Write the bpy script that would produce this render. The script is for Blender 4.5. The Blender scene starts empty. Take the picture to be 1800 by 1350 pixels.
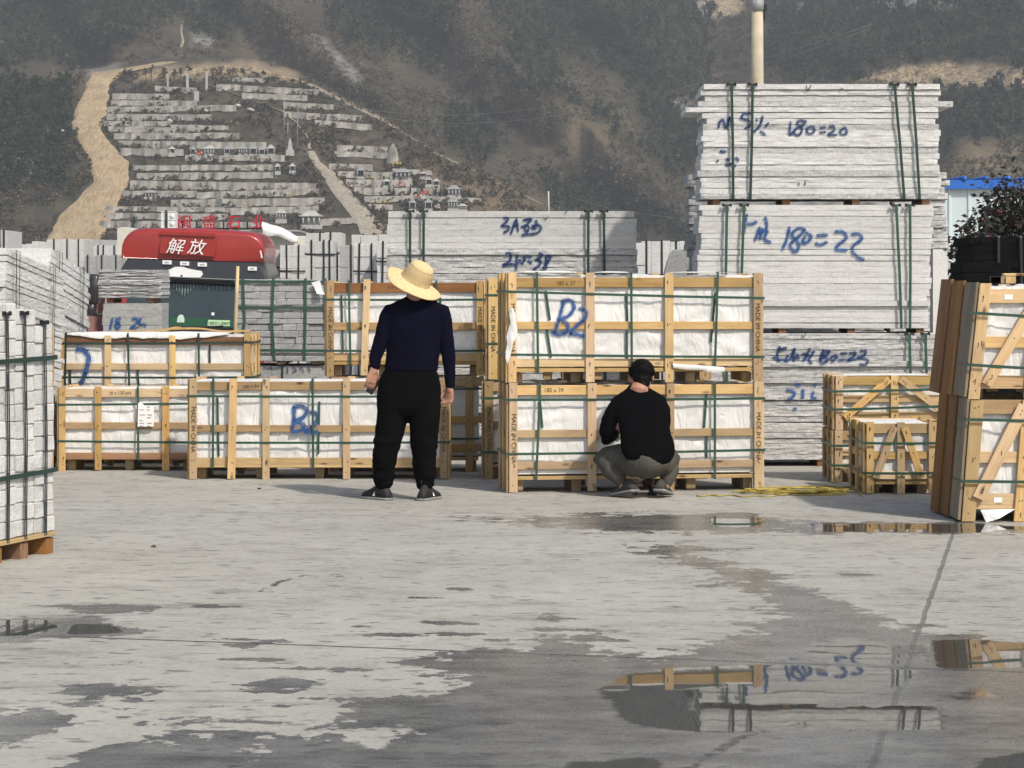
import bpy, math, random
import numpy as np
from mathutils import Vector, Matrix, Quaternion
from mathutils.bvhtree import BVHTree
R = random.Random(7)
SC = bpy.context.scene
COL = SC.collection
rad = math.radians

# ---------------- camera, light, exposure ----------------
F = 3850.0      # focal length in photo pixels (photo is 1800 wide)
CH = 1.55       # camera height
HZ = 505.0      # horizon row
cam_d = bpy.data.cameras.new('camera')
cam = bpy.data.objects.new('camera', cam_d); COL.objects.link(cam)
cam.location = (0, 0, CH); cam.rotation_euler = (rad(90), 0, 0)
cam_d.sensor_width = 36.0; cam_d.lens = F / 1800 * 36.0
cam_d.shift_y = -(675 - HZ) / 1800.0
cam_d.clip_start = 0.1; cam_d.clip_end = 5000
SC.camera = cam

SUN_AZ, SUN_EL = 142.0, 47.0           # azimuth clockwise from +Y
w = bpy.data.worlds.new('World'); SC.world = w; w.use_nodes = True
nt = w.node_tree; bg = nt.nodes['Background']
sky = nt.nodes.new('ShaderNodeTexSky'); sky.sky_type = 'NISHITA'; sky.sun_disc = False
sky.sun_elevation = rad(SUN_EL); sky.sun_rotation = rad(SUN_AZ)
sky.air_density = 1.2; sky.dust_density = 3.0; sky.ozone_density = 1.0
nt.links.new(sky.outputs[0], bg.inputs[0]); bg.inputs[1].default_value = 0.115
sd = bpy.data.lights.new('sun', 'SUN'); sd.energy = 3.1; sd.angle = rad(2.0); sd.color = (1.0, 0.935, 0.845)
sun = bpy.data.objects.new('sun', sd); COL.objects.link(sun)
to_sun = Vector((math.sin(rad(SUN_AZ)) * math.cos(rad(SUN_EL)), math.cos(rad(SUN_AZ)) * math.cos(rad(SUN_EL)), math.sin(rad(SUN_EL))))
sun.rotation_euler = to_sun.to_track_quat('Z', 'Y').to_euler(); sun.location = (20, -20, 40)
SC.view_settings.view_transform = 'Standard'; SC.view_settings.look = 'None'
SC.view_settings.exposure = 0.20; SC.view_settings.gamma = 1.0
SC.cycles.max_bounces = 6; SC.cycles.diffuse_bounces = 3; SC.cycles.glossy_bounces = 3
SC.cycles.transparent_max_bounces = 12; SC.cycles.volume_bounces = 0
SC.cycles.use_denoising = True

# ---------------- coordinates ----------------
def gz(y):
    if y < 9.5: return 0.0
    z = -0.0105 * (min(y, 22.0) - 9.5)
    if y > 22: z -= 0.055 * (min(y, 38.0) - 22)
    return z
def Dg(py):                                  # distance where the ground is seen at photo row py
    lo, hi = 2.0, 120.0
    for _ in range(60):
        m = (lo + hi) / 2
        if HZ + F * (CH - gz(m)) / m > py: lo = m
        else: hi = m
    return lo
def PX(px, D): return (px - 900.0) * D / F
def PZ(py, D): return CH - (py - HZ) * D / F
def W(px, py, D): return Vector((PX(px, D), D, PZ(py, D)))
def G(px, py):
    D = Dg(py); return Vector((PX(px, D), D, gz(D)))

# ---------------- numpy value noise ----------------
def _h(ix, iy, seed):
    n = (ix.astype(np.int64) * 374761393 + iy.astype(np.int64) * 668265263 + seed * 974711) & 0xffffffff
    n = ((n ^ (n >> 13)) * 1274126177) & 0xffffffff
    return ((n ^ (n >> 16)) & 0xffff) / 65535.0
def vnoise(x, y, seed=0):
    x = np.asarray(x, float); y = np.asarray(y, float)
    ix = np.floor(x); iy = np.floor(y); fx = x - ix; fy = y - iy
    fx = fx * fx * (3 - 2 * fx); fy = fy * fy * (3 - 2 * fy)
    a = _h(ix, iy, seed); b = _h(ix + 1, iy, seed); c = _h(ix, iy + 1, seed); d = _h(ix + 1, iy + 1, seed)
    return (a * (1 - fx) + b * fx) * (1 - fy) + (c * (1 - fx) + d * fx) * fy
def fbm(x, y, seed=0, o=4):
    s = 0; a = 0.5
    for k in range(o):
        s = s + a * (vnoise(np.asarray(x) * 2 ** k, np.asarray(y) * 2 ** k, seed + k * 17) - 0.5); a *= 0.5
    return s
def n1(x, y=0.0, seed=0): return float(vnoise(x, y, seed)) - 0.5
def sdf_poly(px, py, poly):                  # signed distance, negative inside; arrays
    px = np.asarray(px, float); py = np.asarray(py, float)
    d = np.full(px.shape, 1e18); ins = np.zeros(px.shape, bool)
    n = len(poly)
    for i in range(n):
        x0, y0 = poly[i]; x1, y1 = poly[(i + 1) % n]
        ex, ey = x1 - x0, y1 - y0
        t = np.clip(((px - x0) * ex + (py - y0) * ey) / (ex * ex + ey * ey + 1e-12), 0, 1)
        d = np.minimum(d, (px - x0 - t * ex) ** 2 + (py - y0 - t * ey) ** 2)
        c = ((y0 > py) != (y1 > py))
        with np.errstate(divide='ignore', invalid='ignore'):
            xi = x0 + (py - y0) * ex / (ey if ey else 1e-12)
        ins ^= c & (px < xi)
    d = np.sqrt(d)
    return np.where(ins, -d, d)

# ---------------- mesh building ----------------
class MB:
    def __init__(s): s.v = []; s.f = []; s.m = []; s.uv = []; s.sm = []
    def add(s, verts, faces, mat=0, uvs=None, smooth=False):
        b = len(s.v); s.v.extend([tuple(p) for p in verts])
        for i, f in enumerate(faces):
            s.f.append(tuple(b + k for k in f)); s.m.append(mat); s.sm.append(smooth)
            s.uv.append(uvs[i] if uvs else None)
        return s
    def board(s, p0, p1, width, thick, wdir, mat=0, ch=0.0025):
        """a plank along p0->p1; width along wdir, thickness across; chamfered, with UVs in metres (u along)."""
        p0 = Vector(p0); p1 = Vector(p1); L = (p1 - p0).length; ax = (p1 - p0) / L
        wd = Vector(wdir); wd = (wd - ax * wd.dot(ax)).normalized(); td = ax.cross(wd).normalized()
        hw, ht = width / 2, thick / 2; ch = min(ch, hw * .4, ht * .4)
        prof = [(-hw + ch, -ht), (hw - ch, -ht), (hw, -ht + ch), (hw, ht - ch), (hw - ch, ht), (-hw + ch, ht), (-hw, ht - ch), (-hw, -ht + ch)]
        per = [0]
        for i in range(8):
            a = prof[i]; b = prof[(i + 1) % 8]; per.append(per[-1] + math.hypot(a[0] - b[0], a[1] - b[1]))
        uo = R.random() * 20; vo = R.random() * 20
        V = [p0 + wd * a + td * b for a, b in prof] + [p1 + wd * a + td * b for a, b in prof]
        Fs = []; U = []
        for i in range(8):
            j = (i + 1) % 8
            Fs.append((i, i + 8, j + 8, j) if False else (i, j, j + 8, i + 8))
            U.append([(uo, vo + per[i]), (uo, vo + per[i + 1]), (uo + L, vo + per[i + 1]), (uo + L, vo + per[i])])
        Fs.append(tuple(range(7, -1, -1))); U.append([(uo + .013 * k, vo + prof[k][0]) for k in range(7, -1, -1)])
        Fs.append(tuple(range(8, 16))); U.append([(uo + .013 * k, vo + prof[k][0]) for k in range(8)])
        return s.add(V, Fs, mat, U)
    def box(s, lo, hi, mat=0):
        x0, y0, z0 = lo; x1, y1, z1 = hi
        V = [(x0, y0, z0), (x1, y0, z0), (x1, y1, z0), (x0, y1, z0), (x0, y0, z1), (x1, y0, z1), (x1, y1, z1), (x0, y1, z1)]
        return s.add(V, [(0, 3, 2, 1), (4, 5, 6, 7), (0, 1, 5, 4), (1, 2, 6, 5), (2, 3, 7, 6), (3, 0, 4, 7)], mat)
    def tube(s, pts, rads, n=8, mat=0, smooth=True, cap=True):
        pts = [Vector(p) for p in pts]
        if not hasattr(rads, '__len__'): rads = [rads] * len(pts)
        V = []; Fs = []; ref = None
        for i, p in enumerate(pts):
            t = (pts[min(i + 1, len(pts) - 1)] - pts[max(i - 1, 0)]).normalized()
            if ref is None or abs(t.dot(ref)) > .98: ref = Vector((0, 0, 1)) if abs(t.z) < .9 else Vector((1, 0, 0))
            u = t.cross(ref).normalized(); ref = u.cross(t).normalized()
            for k in range(n):
                a = 2 * math.pi * k / n
                V.append(p + (u * math.cos(a) + ref * math.sin(a)) * rads[i])
        for i in range(len(pts) - 1):
            for k in range(n):
                k2 = (k + 1) % n
                Fs.append((i * n + k, i * n + k2, (i + 1) * n + k2, (i + 1) * n + k))
        if cap:
            Fs.append(tuple(range(n - 1, -1, -1))); Fs.append(tuple((len(pts) - 1) * n + k for k in range(n)))
        return s.add(V, Fs, mat, None, smooth)
    def rings(s, rings, mat=0, smooth=True, cap=True, closed=True):
        n = len(rings[0]); V = [p for r in rings for p in r]; Fs = []
        for i in range(len(rings) - 1):
            for k in range(n if closed else n - 1):
                k2 = (k + 1) % n
                Fs.append((i * n + k, i * n + k2, (i + 1) * n + k2, (i + 1) * n + k))
        if cap:
            Fs.append(tuple(range(n - 1, -1, -1))); Fs.append(tuple((len(rings) - 1) * n + k for k in range(n)))
        return s.add(V, Fs, mat, None, smooth)
    def ell(s, c, r, n=14, m=9, mat=0, rot=None):
        rs = []
        for i in range(m):
            a = -math.pi / 2 + math.pi * (i + .04) / (m - 1 + .08)
            ring = []
            for k in range(n):
                b = 2 * math.pi * k / n
                p = Vector((r[0] * math.cos(a) * math.cos(b), r[1] * math.cos(a) * math.sin(b), r[2] * math.sin(a)))
                if rot: p = rot @ p
                ring.append(Vector(c) + p)
            rs.append(ring)
        return s.rings(rs, mat)
    def ribbon(s, pts, nrm, width, t=0.0012, mat=0):
        """flat strap following pts; nrm = outward normal at each point."""
        pts = [Vector(p) for p in pts]; V = []; Fs = []
        for i, p in enumerate(pts):
            d = (pts[min(i + 1, len(pts) - 1)] - pts[max(i - 1, 0)]).normalized()
            n = Vector(nrm[i]).normalized(); sd_ = d.cross(n).normalized() * width / 2
            V += [p - sd_, p + sd_, p + sd_ + n * t, p - sd_ + n * t]
        for i in range(len(pts) - 1):
            a, b = i * 4, i * 4 + 4
            for k in range(4):
                k2 = (k + 1) % 4; Fs.append((a + k, a + k2, b + k2, b + k))
        e = (len(pts) - 1) * 4
        Fs += [(3, 2, 1, 0), (e, e + 1, e + 2, e + 3)]
        return s.add(V, Fs, mat)
    def build(s, name, mats, parent=None, origin=None):
        me = bpy.data.meshes.new(name)
        o3 = Vector(origin) if origin is not None else Vector((0, 0, 0))
        me.from_pydata([tuple(Vector(p) - o3) for p in s.v] if origin is not None else s.v, [], s.f)
        if not isinstance(mats, (list, tuple)): mats = [mats]
        for m in mats: me.materials.append(m)
        me.polygons.foreach_set('material_index', s.m); me.polygons.foreach_set('use_smooth', s.sm)
        if any(u is not None for u in s.uv):
            ul = me.uv_layers.new(name='UVMap'); fl = []
            for f, u in zip(s.f, s.uv):
                for k in range(len(f)): fl += list(u[k]) if u else [s.v[f[k]][0], s.v[f[k]][2]]
            ul.data.foreach_set('uv', fl)
        me.update()
        ob = bpy.data.objects.new(name, me); COL.objects.link(ob)
        if parent: ob.parent = parent
        if origin is not None: ob.location = o3
        return ob
def fix_normals(ob):
    import bmesh
    bm = bmesh.new(); bm.from_mesh(ob.data); bmesh.ops.recalc_face_normals(bm, faces=bm.faces); bm.to_mesh(ob.data); bm.free()
def thing(name, label, cat, loc, yaw=0.0, group=None, tilt=(0, 0)):
    o = bpy.data.objects.new(name, None); COL.objects.link(o)
    o.location = loc; o.rotation_euler = (tilt[0], tilt[1], yaw); o.empty_display_size = .1
    return tag(o, label, cat, group)
def tag(o, label, cat, group=None):
    o['label'] = label; o['category'] = cat; o['kind'] = 'thing'
    if group: o['group'] = group
    return o
def struct(o): o['kind'] = 'structure'; return o
def stuff(o): o['kind'] = 'stuff'; return o
def np_mesh(name, verts, faces, mats, smooth=True, midx=None):
    me = bpy.data.meshes.new(name); verts = np.asarray(verts, np.float32); faces = np.asarray(faces, np.int32)
    nf, k = faces.shape
    me.vertices.add(len(verts)); me.vertices.foreach_set('co', verts.ravel())
    me.loops.add(nf * k); me.loops.foreach_set('vertex_index', faces.ravel())
    me.polygons.add(nf); me.polygons.foreach_set('loop_start', np.arange(0, nf * k, k, dtype=np.int32))
    me.polygons.foreach_set('use_smooth', np.full(nf, smooth))
    for m in (mats if isinstance(mats, (list, tuple)) else [mats]): me.materials.append(m)
    if midx is not None: me.polygons.foreach_set('material_index', np.asarray(midx, np.int32))
    me.update(calc_edges=True)
    ob = bpy.data.objects.new(name, me); COL.objects.link(ob); return ob
def attr(ob, name, vals):
    a = ob.data.attributes.new(name, 'FLOAT', 'POINT'); a.data.foreach_set('value', np.asarray(vals, np.float32).ravel())

# ---------------- materials ----------------
class NT:
    def __init__(s, name, rough=.8, spec=.3):
        s.m = bpy.data.materials.new(name); s.m.use_nodes = True
        s.t = s.m.node_tree; s.n = s.t.nodes; s.b = s.n['Principled BSDF']
        s.b.inputs['Roughness'].default_value = rough; s.b.inputs['Specular IOR Level'].default_value = spec
        s.tc = s.n.new('ShaderNodeTexCoord')
    def put(s, node, k, v):
        inp = node.inputs[k]
        if hasattr(v, 'is_output') or isinstance(v, bpy.types.NodeSocket): s.t.links.new(v, inp)
        else: inp.default_value = v
    def noise(s, scale, vec=None, detail=4, rough=.55, dist=0.0):
        n = s.n.new('ShaderNodeTexNoise'); s.put(n, 'Vector', vec if vec is not None else s.tc.outputs['Object'])
        s.put(n, 'Scale', scale); s.put(n, 'Detail', detail); s.put(n, 'Roughness', rough); s.put(n, 'Distortion', dist); return n.outputs[0]
    def voro(s, scale, vec=None, out='Distance', rnd=1.0):
        n = s.n.new('ShaderNodeTexVoronoi'); s.put(n, 'Vector', vec if vec is not None else s.tc.outputs['Object']); s.put(n, 'Scale', scale); s.put(n, 'Randomness', rnd)
        return n.outputs[out]
    def map(s, vec, scale=(1, 1, 1), loc=(0, 0, 0), rot=(0, 0, 0)):
        n = s.n.new('ShaderNodeMapping'); s.put(n, 0, vec); s.put(n, 'Scale', scale); s.put(n, 'Location', loc); s.put(n, 'Rotation', rot); return n.outputs[0]
    def ramp(s, fac, stops, interp='LINEAR'):
        n = s.n.new('ShaderNodeValToRGB'); s.put(n, 0, fac); n.color_ramp.interpolation = interp; e = n.color_ramp.elements
        while len(e) < len(stops): e.new(.5)
        for k, (p, c) in enumerate(stops):
            e[k].position = p; c = (c, c, c) if not hasattr(c, '__len__') else c; e[k].color = (c[0], c[1], c[2], 1)
        return n.outputs[0]
    def mix(s, fac, a, b, mode='MIX'):
        n = s.n.new('ShaderNodeMix'); n.data_type = 'RGBA'; n.blend_type = mode
        def c(v): return v if not isinstance(v, (tuple, list)) else (v[0], v[1], v[2], 1)
        s.put(n, 0, fac); s.put(n, 6, c(a)); s.put(n, 7, c(b)); return n.outputs[2]
    def math(s, op, a, b=0.0, c=None, clamp=False):
        n = s.n.new('ShaderNodeMath'); n.operation = op; n.use_clamp = clamp; s.put(n, 0, a); s.put(n, 1, b)
        if c is not None: s.put(n, 2, c)
        return n.outputs[0]
    def rng(s, v, a, b, c=0.0, d=1.0):
        n = s.n.new('ShaderNodeMapRange'); s.put(n, 0, v); s.put(n, 1, a); s.put(n, 2, b); s.put(n, 3, c); s.put(n, 4, d); return n.outputs[0]
    def attr(s, name):
        n = s.n.new('ShaderNodeAttribute'); n.attribute_name = name; return n.outputs['Fac']
    def rand(s): return s.n.new('ShaderNodeObjectInfo').outputs['Random']
    def bump(s, h, strength=.3, dist=.01, normal=None):
        n = s.n.new('ShaderNodeBump'); s.put(n, 'Height', h); s.put(n, 'Strength', strength); s.put(n, 'Distance', dist)
        if normal is not None: s.put(n, 'Normal', normal)
        return n.outputs[0]
    def col(s, c): s.put(s.b, 'Base Color', c if not isinstance(c, (tuple, list)) else (c[0], c[1], c[2], 1)); return s
    def nrm(s, v): s.put(s.b, 'Normal', v); return s
    def rgh(s, v): s.put(s.b, 'Roughness', v); return s
def plain(name, c, rough=.6, spec=.3, var=.15, scale=8, metal=0.0):
    n = NT(name, rough, spec); no = n.noise(scale)
    n.col(n.mix(n.rng(no, .3, .7), tuple(x * (1 - var) for x in c), tuple(min(1, x * (1 + var)) for x in c)))
    n.b.inputs['Metallic'].default_value = metal
    return n.m
def make_wood(name, c0, c1, knot=.35, grime=.25, rgh=.75):
    n = NT(name, rgh, .25)
    uv = n.tc.outputs['UV']
    g1 = n.noise(1.0, n.map(uv, (3.0, 55, 1)), 5, .6, 1.2)
    g2 = n.noise(1.0, n.map(uv, (.9, 9, 1)), 3, .5, .8)
    c = n.mix(n.rng(g1, .28, .66), c1, c0)
    c = n.mix(n.math('MULTIPLY', n.rng(g2, .35, .75), .5), c, tuple(x * .78 for x in c0))
    kd = n.voro(1.0, n.map(uv, (4.2, 11.0, 1)))
    kn = n.rng(kd, .06, .20, 1, 0)
    c = n.mix(n.math('MULTIPLY', kn, knot * 2.0, clamp=True), c, (.11, .055, .028))
    lt = n.noise(1.0, n.map(uv, (.7, 3, 1), (5, 2, 0)), 3)
    c = n.mix(n.math('MULTIPLY', n.rng(lt, .45, .75), .55), c, tuple(min(1, x * 1.22) for x in c1))
    st = n.noise(2.2, n.map(uv, (1.2, 2.5, 1)), 3)
    c = n.mix(n.math('MULTIPLY', n.rng(st, .55, .8), grime), c, (.16, .12, .09))
    hs = n.n.new('ShaderNodeHueSaturation'); r = n.rand()
    n.put(hs, 'Value', n.rng(r, 0, 1, .64, 1.16)); n.put(hs, 'Saturation', n.rng(n.math('FRACT', n.math('MULTIPLY', r, 7.3)), 0, 1, .84, 1.18))
    n.put(hs, 'Hue', n.rng(n.math('FRACT', n.math('MULTIPLY', r, 3.7)), 0, 1, .496, .509))
    n.put(hs, 'Color', c); n.col(hs.outputs[0])
    n.nrm(n.bump(g1, .35, .002)); return n.m
M = {}
M['wood'] = make_wood('crate_wood', (.50, .325, .155), (.68, .49, .27), .5, .35)
M['oldwood'] = make_wood('weathered_wood', (.33, .23, .125), (.47, .345, .205), .45, .5)
M['redwood'] = make_wood('reddish_wood', (.22, .105, .052), (.36, .19, .095), .45, .6)
M['graywood'] = make_wood('grey_wood', (.20, .155, .105), (.32, .26, .18), .6, .7)
def film():
    n = NT('white_wrap_film', .42, .45)
    v = n.tc.outputs['Object']
    a = n.noise(4.2, n.map(v, (1.3, 1, .7), (0, 0, 0), (0, rad(50), 0)), 4, .5, 1.8); b = n.noise(22, v, 3)
    cr = n.math('ABSOLUTE', n.math('SUBTRACT', n.noise(5, n.map(v, (1.6, 1, .6), (3, 1, 2), (0, rad(-40), 0)), 3, .5, 1.0), .5))
    h = n.math('ADD', n.math('ADD', a, n.math('MULTIPLY', b, .10)), n.math('MULTIPLY', n.rng(cr, 0, .12), .55))
    d = n.noise(2.2, v, 4)
    n.col(n.mix(n.rng(d, .42, .78), (.77, .77, .755), (.66, .655, .63)))
    n.nrm(n.bump(h, .45, .016)); return n.m
M['film'] = film()
def granite(name, lo, hi, sp=.5, bump=.5, stain=.25):
    n = NT(name, .85, .25); v = n.tc.outputs['Object']
    a = n.noise(75, v, 3, .75); b = n.noise(20, n.map(v, (.8, 1, 1.4)), 4, .7); c = n.noise(3.5, n.map(v, (1, 1, 2.5)), 4)
    col = n.mix(n.rng(a, .32, .68), lo, hi)
    col = n.mix(n.math('MULTIPLY', n.rng(b, .52, .72), sp), col, tuple(x * .62 for x in lo))
    r = n.rand()
    col = n.mix(n.math('MULTIPLY', n.rng(c, .5, .8), stain), col, (.30, .27, .22))
    hs = n.n.new('ShaderNodeHueSaturation'); n.put(hs, 'Value', n.rng(r, 0, 1, .9, 1.08)); n.put(hs, 'Color', col)
    n.col(hs.outputs[0]); n.nrm(n.bump(n.math('ADD', b, n.math('MULTIPLY', a, .5)), bump, .006)); return n.m
M['granite'] = granite('light_granite', (.50, .50, .49), (.68, .68, .665), .35, .4)
M['granite_rough'] = granite('split_granite', (.36, .36, .355), (.62, .62, .61), .8, 1.0)
M['granite_grey'] = granite('grey_granite', (.27, .275, .275), (.46, .465, .46), .6, .7)
M['granite_white'] = granite('pale_granite', (.45, .45, .44), (.66, .66, .645), .4, .5)
M['granite_black'] = granite('black_granite', (.004, .004, .005), (.009, .009, .010), .2, .3, 0)
M['strap'] = plain('green_strap', (.030, .078, .056), .38, .5, .18, 6)
M['strap_dark'] = plain('dark_green_strap', (.018, .042, .034), .4, .5, .25, 6)
M['strap_black'] = plain('black_strap', (.02, .024, .026), .45, .4, .2, 6)
M['black'] = plain('black_plastic', (.012, .012, .013), .5, .4)
M['ink'] = plain('stencil_ink', (.10, .075, .05), .8, .1, .3, 40)
M['paper'] = plain('white_paper', (.82, .82, .82), .7, .2, .03)
M['ink_grey'] = plain('print_grey', (.33, .34, .36), .8, .1, .2, 60)
M['granite_black'].node_tree.nodes['Principled BSDF'].inputs['Specular IOR Level'].default_value = .04
def spray(name, c, alpha, soft):
    n = NT(name, .6, .3); n.col(c)
    tr = n.n.new('ShaderNodeBsdfTransparent'); mx = n.n.new('ShaderNodeMixShader')
    no = n.noise(45, None, 4, .7)
    a = n.rng(no, .5 - soft, .5 + soft, alpha * .55, alpha)
    n.put(mx, 0, a); n.t.links.new(tr.outputs[0], mx.inputs[1]); n.t.links.new(n.b.outputs[0], mx.inputs[2])
    n.t.links.new(mx.outputs[0], n.n['Material Output'].inputs[0]); return n.m
M['spray'] = spray('blue_spray_paint', (.022, .085, .26), 1.0, .2)
M['spray_dark'] = spray('dark_blue_spray_paint', (.012, .032, .11), 1.0, .2)
M['mist'] = spray('blue_overspray', (.10, .25, .52), .20, .2)

def ttext(body, size, parent, mat, mtx, name='lettering', sx=1.0, align='CENTER', ext=.0006):
    cu = bpy.data.curves.new(name, 'FONT'); cu.body = body; cu.size = size; cu.align_x = align; cu.align_y = 'CENTER'; cu.extrude = ext
    to = bpy.data.objects.new(name, cu); COL.objects.link(to)
    dg = bpy.context.evaluated_depsgraph_get(); me = bpy.data.meshes.new_from_object(to.evaluated_get(dg))
    bpy.data.objects.remove(to); me.name = name
    me.transform(mtx @ Matrix.Diagonal((sx, 1, 1, 1)))
    me.materials.clear(); me.materials.append(mat)
    o = bpy.data.objects.new(name, me); COL.objects.link(o); o.parent = parent; return o
FRONT = Matrix.Rotation(rad(90), 4, 'X')          # text facing -y
def front_mtx(x, y, z, roll=0): return Matrix.Translation((x, y, z)) @ FRONT @ Matrix.Rotation(rad(roll), 4, 'Z')
def kids(o):
    return [c for c in bpy.data.objects if c.parent == o]
PAINT = []                                        # painted last, when everything stands
def paint(root, name, strokes, wpx, mat='spray', mist=True, label=None):
    PAINT.append((root, name, strokes, wpx, mat, mist))
def catmull(pts, n=6):
    if len(pts) < 3: 
        return [tuple(np.array(pts[0]) + (np.array(pts[-1]) - np.array(pts[0])) * k / n) for k in range(n + 1)]
    P = [np.array(p, float) for p in pts]; P = [2 * P[0] - P[1]] + P + [2 * P[-1] - P[-2]]; out = []
    for i in range(1, len(P) - 2):
        for k in range(n):
            t = k / n
            out.append(tuple(.5 * (2 * P[i] + (P[i + 1] - P[i - 1]) * t + (2 * P[i - 1] - 5 * P[i] + 4 * P[i + 1] - P[i + 2]) * t * t + (3 * P[i] - P[i - 1] - 3 * P[i + 1] + P[i + 2]) * t ** 3)))
    out.append(tuple(P[-2])); return out
def do_paint():
    bpy.context.view_layer.update()
    cache = {}
    def meshes(o):
        r = []
        for c in o.children:
            if c.type == 'MESH' and not c.name.startswith(('strap', 'spray')): r.append(c)
            r += meshes(c)
        return r
    C = Vector((0, 0, CH))
    for root, name, strokes, wpx, mat, mist in PAINT:
        if root.name not in cache:
            V = []; Fs = []
            for c in meshes(root):
                b = len(V); mw = c.matrix_world; V += [mw @ v.co for v in c.data.vertices]
                Fs += [tuple(b + i for i in p.vertices) for p in c.data.polygons]
            cache[root.name] = BVHTree.FromPolygons(V, Fs)
        bv = cache[root.name]; mb = MB(); inv = root.matrix_world.inverted()
        def hit(px, py, off):
            d = Vector(((px - 900) / F, 1, -(py - HZ) / F)).normalized()
            h = bv.ray_cast(C, d)
            if h[0] is None: return None
            return (h[0] - C).length
        for st in strokes:
            pts = catmull(st, 6)
            for pas in ((1, 2.3, .007), (0, 1.12, .012)) if mist else ((0, 1.1, .012),):
                mi, k, off = pas; prev = None
                for i, (x, y) in enumerate(pts):
                    a = pts[max(i - 1, 0)]; b = pts[min(i + 1, len(pts) - 1)]
                    tx, ty = b[0] - a[0], b[1] - a[1]; L = math.hypot(tx, ty) or 1
                    ww = wpx * k / 2 * (.8 + .4 * n1(i * .35, 3, len(st) + int(x)) + .25)
                    if i in (0, len(pts) - 1): ww *= .55
                    nx, ny = -ty / L * ww, tx / L * ww
                    cur = ((x + nx, y + ny), (x - nx, y - ny))
                    if prev:
                        cs = (prev[0], prev[1], cur[1], cur[0]); q = [hit(*p, off) for p in cs]; g_ = [k_ for k_ in q if k_ is not None]
                        if len(g_) > 1:
                            dm = min(g_); q = [k_ if k_ is not None and k_ < dm + .018 else dm for k_ in q]
                            mb.add([inv @ (C + Vector(((p[0] - 900) / F, 1, -(p[1] - HZ) / F)).normalized() * (k_ - off)) for p, k_ in zip(cs, q)], [(0, 1, 2, 3)], mi)
                    prev = cur
        if mb.f: mb.build(name, [M[mat], M['mist']], root)
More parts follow.
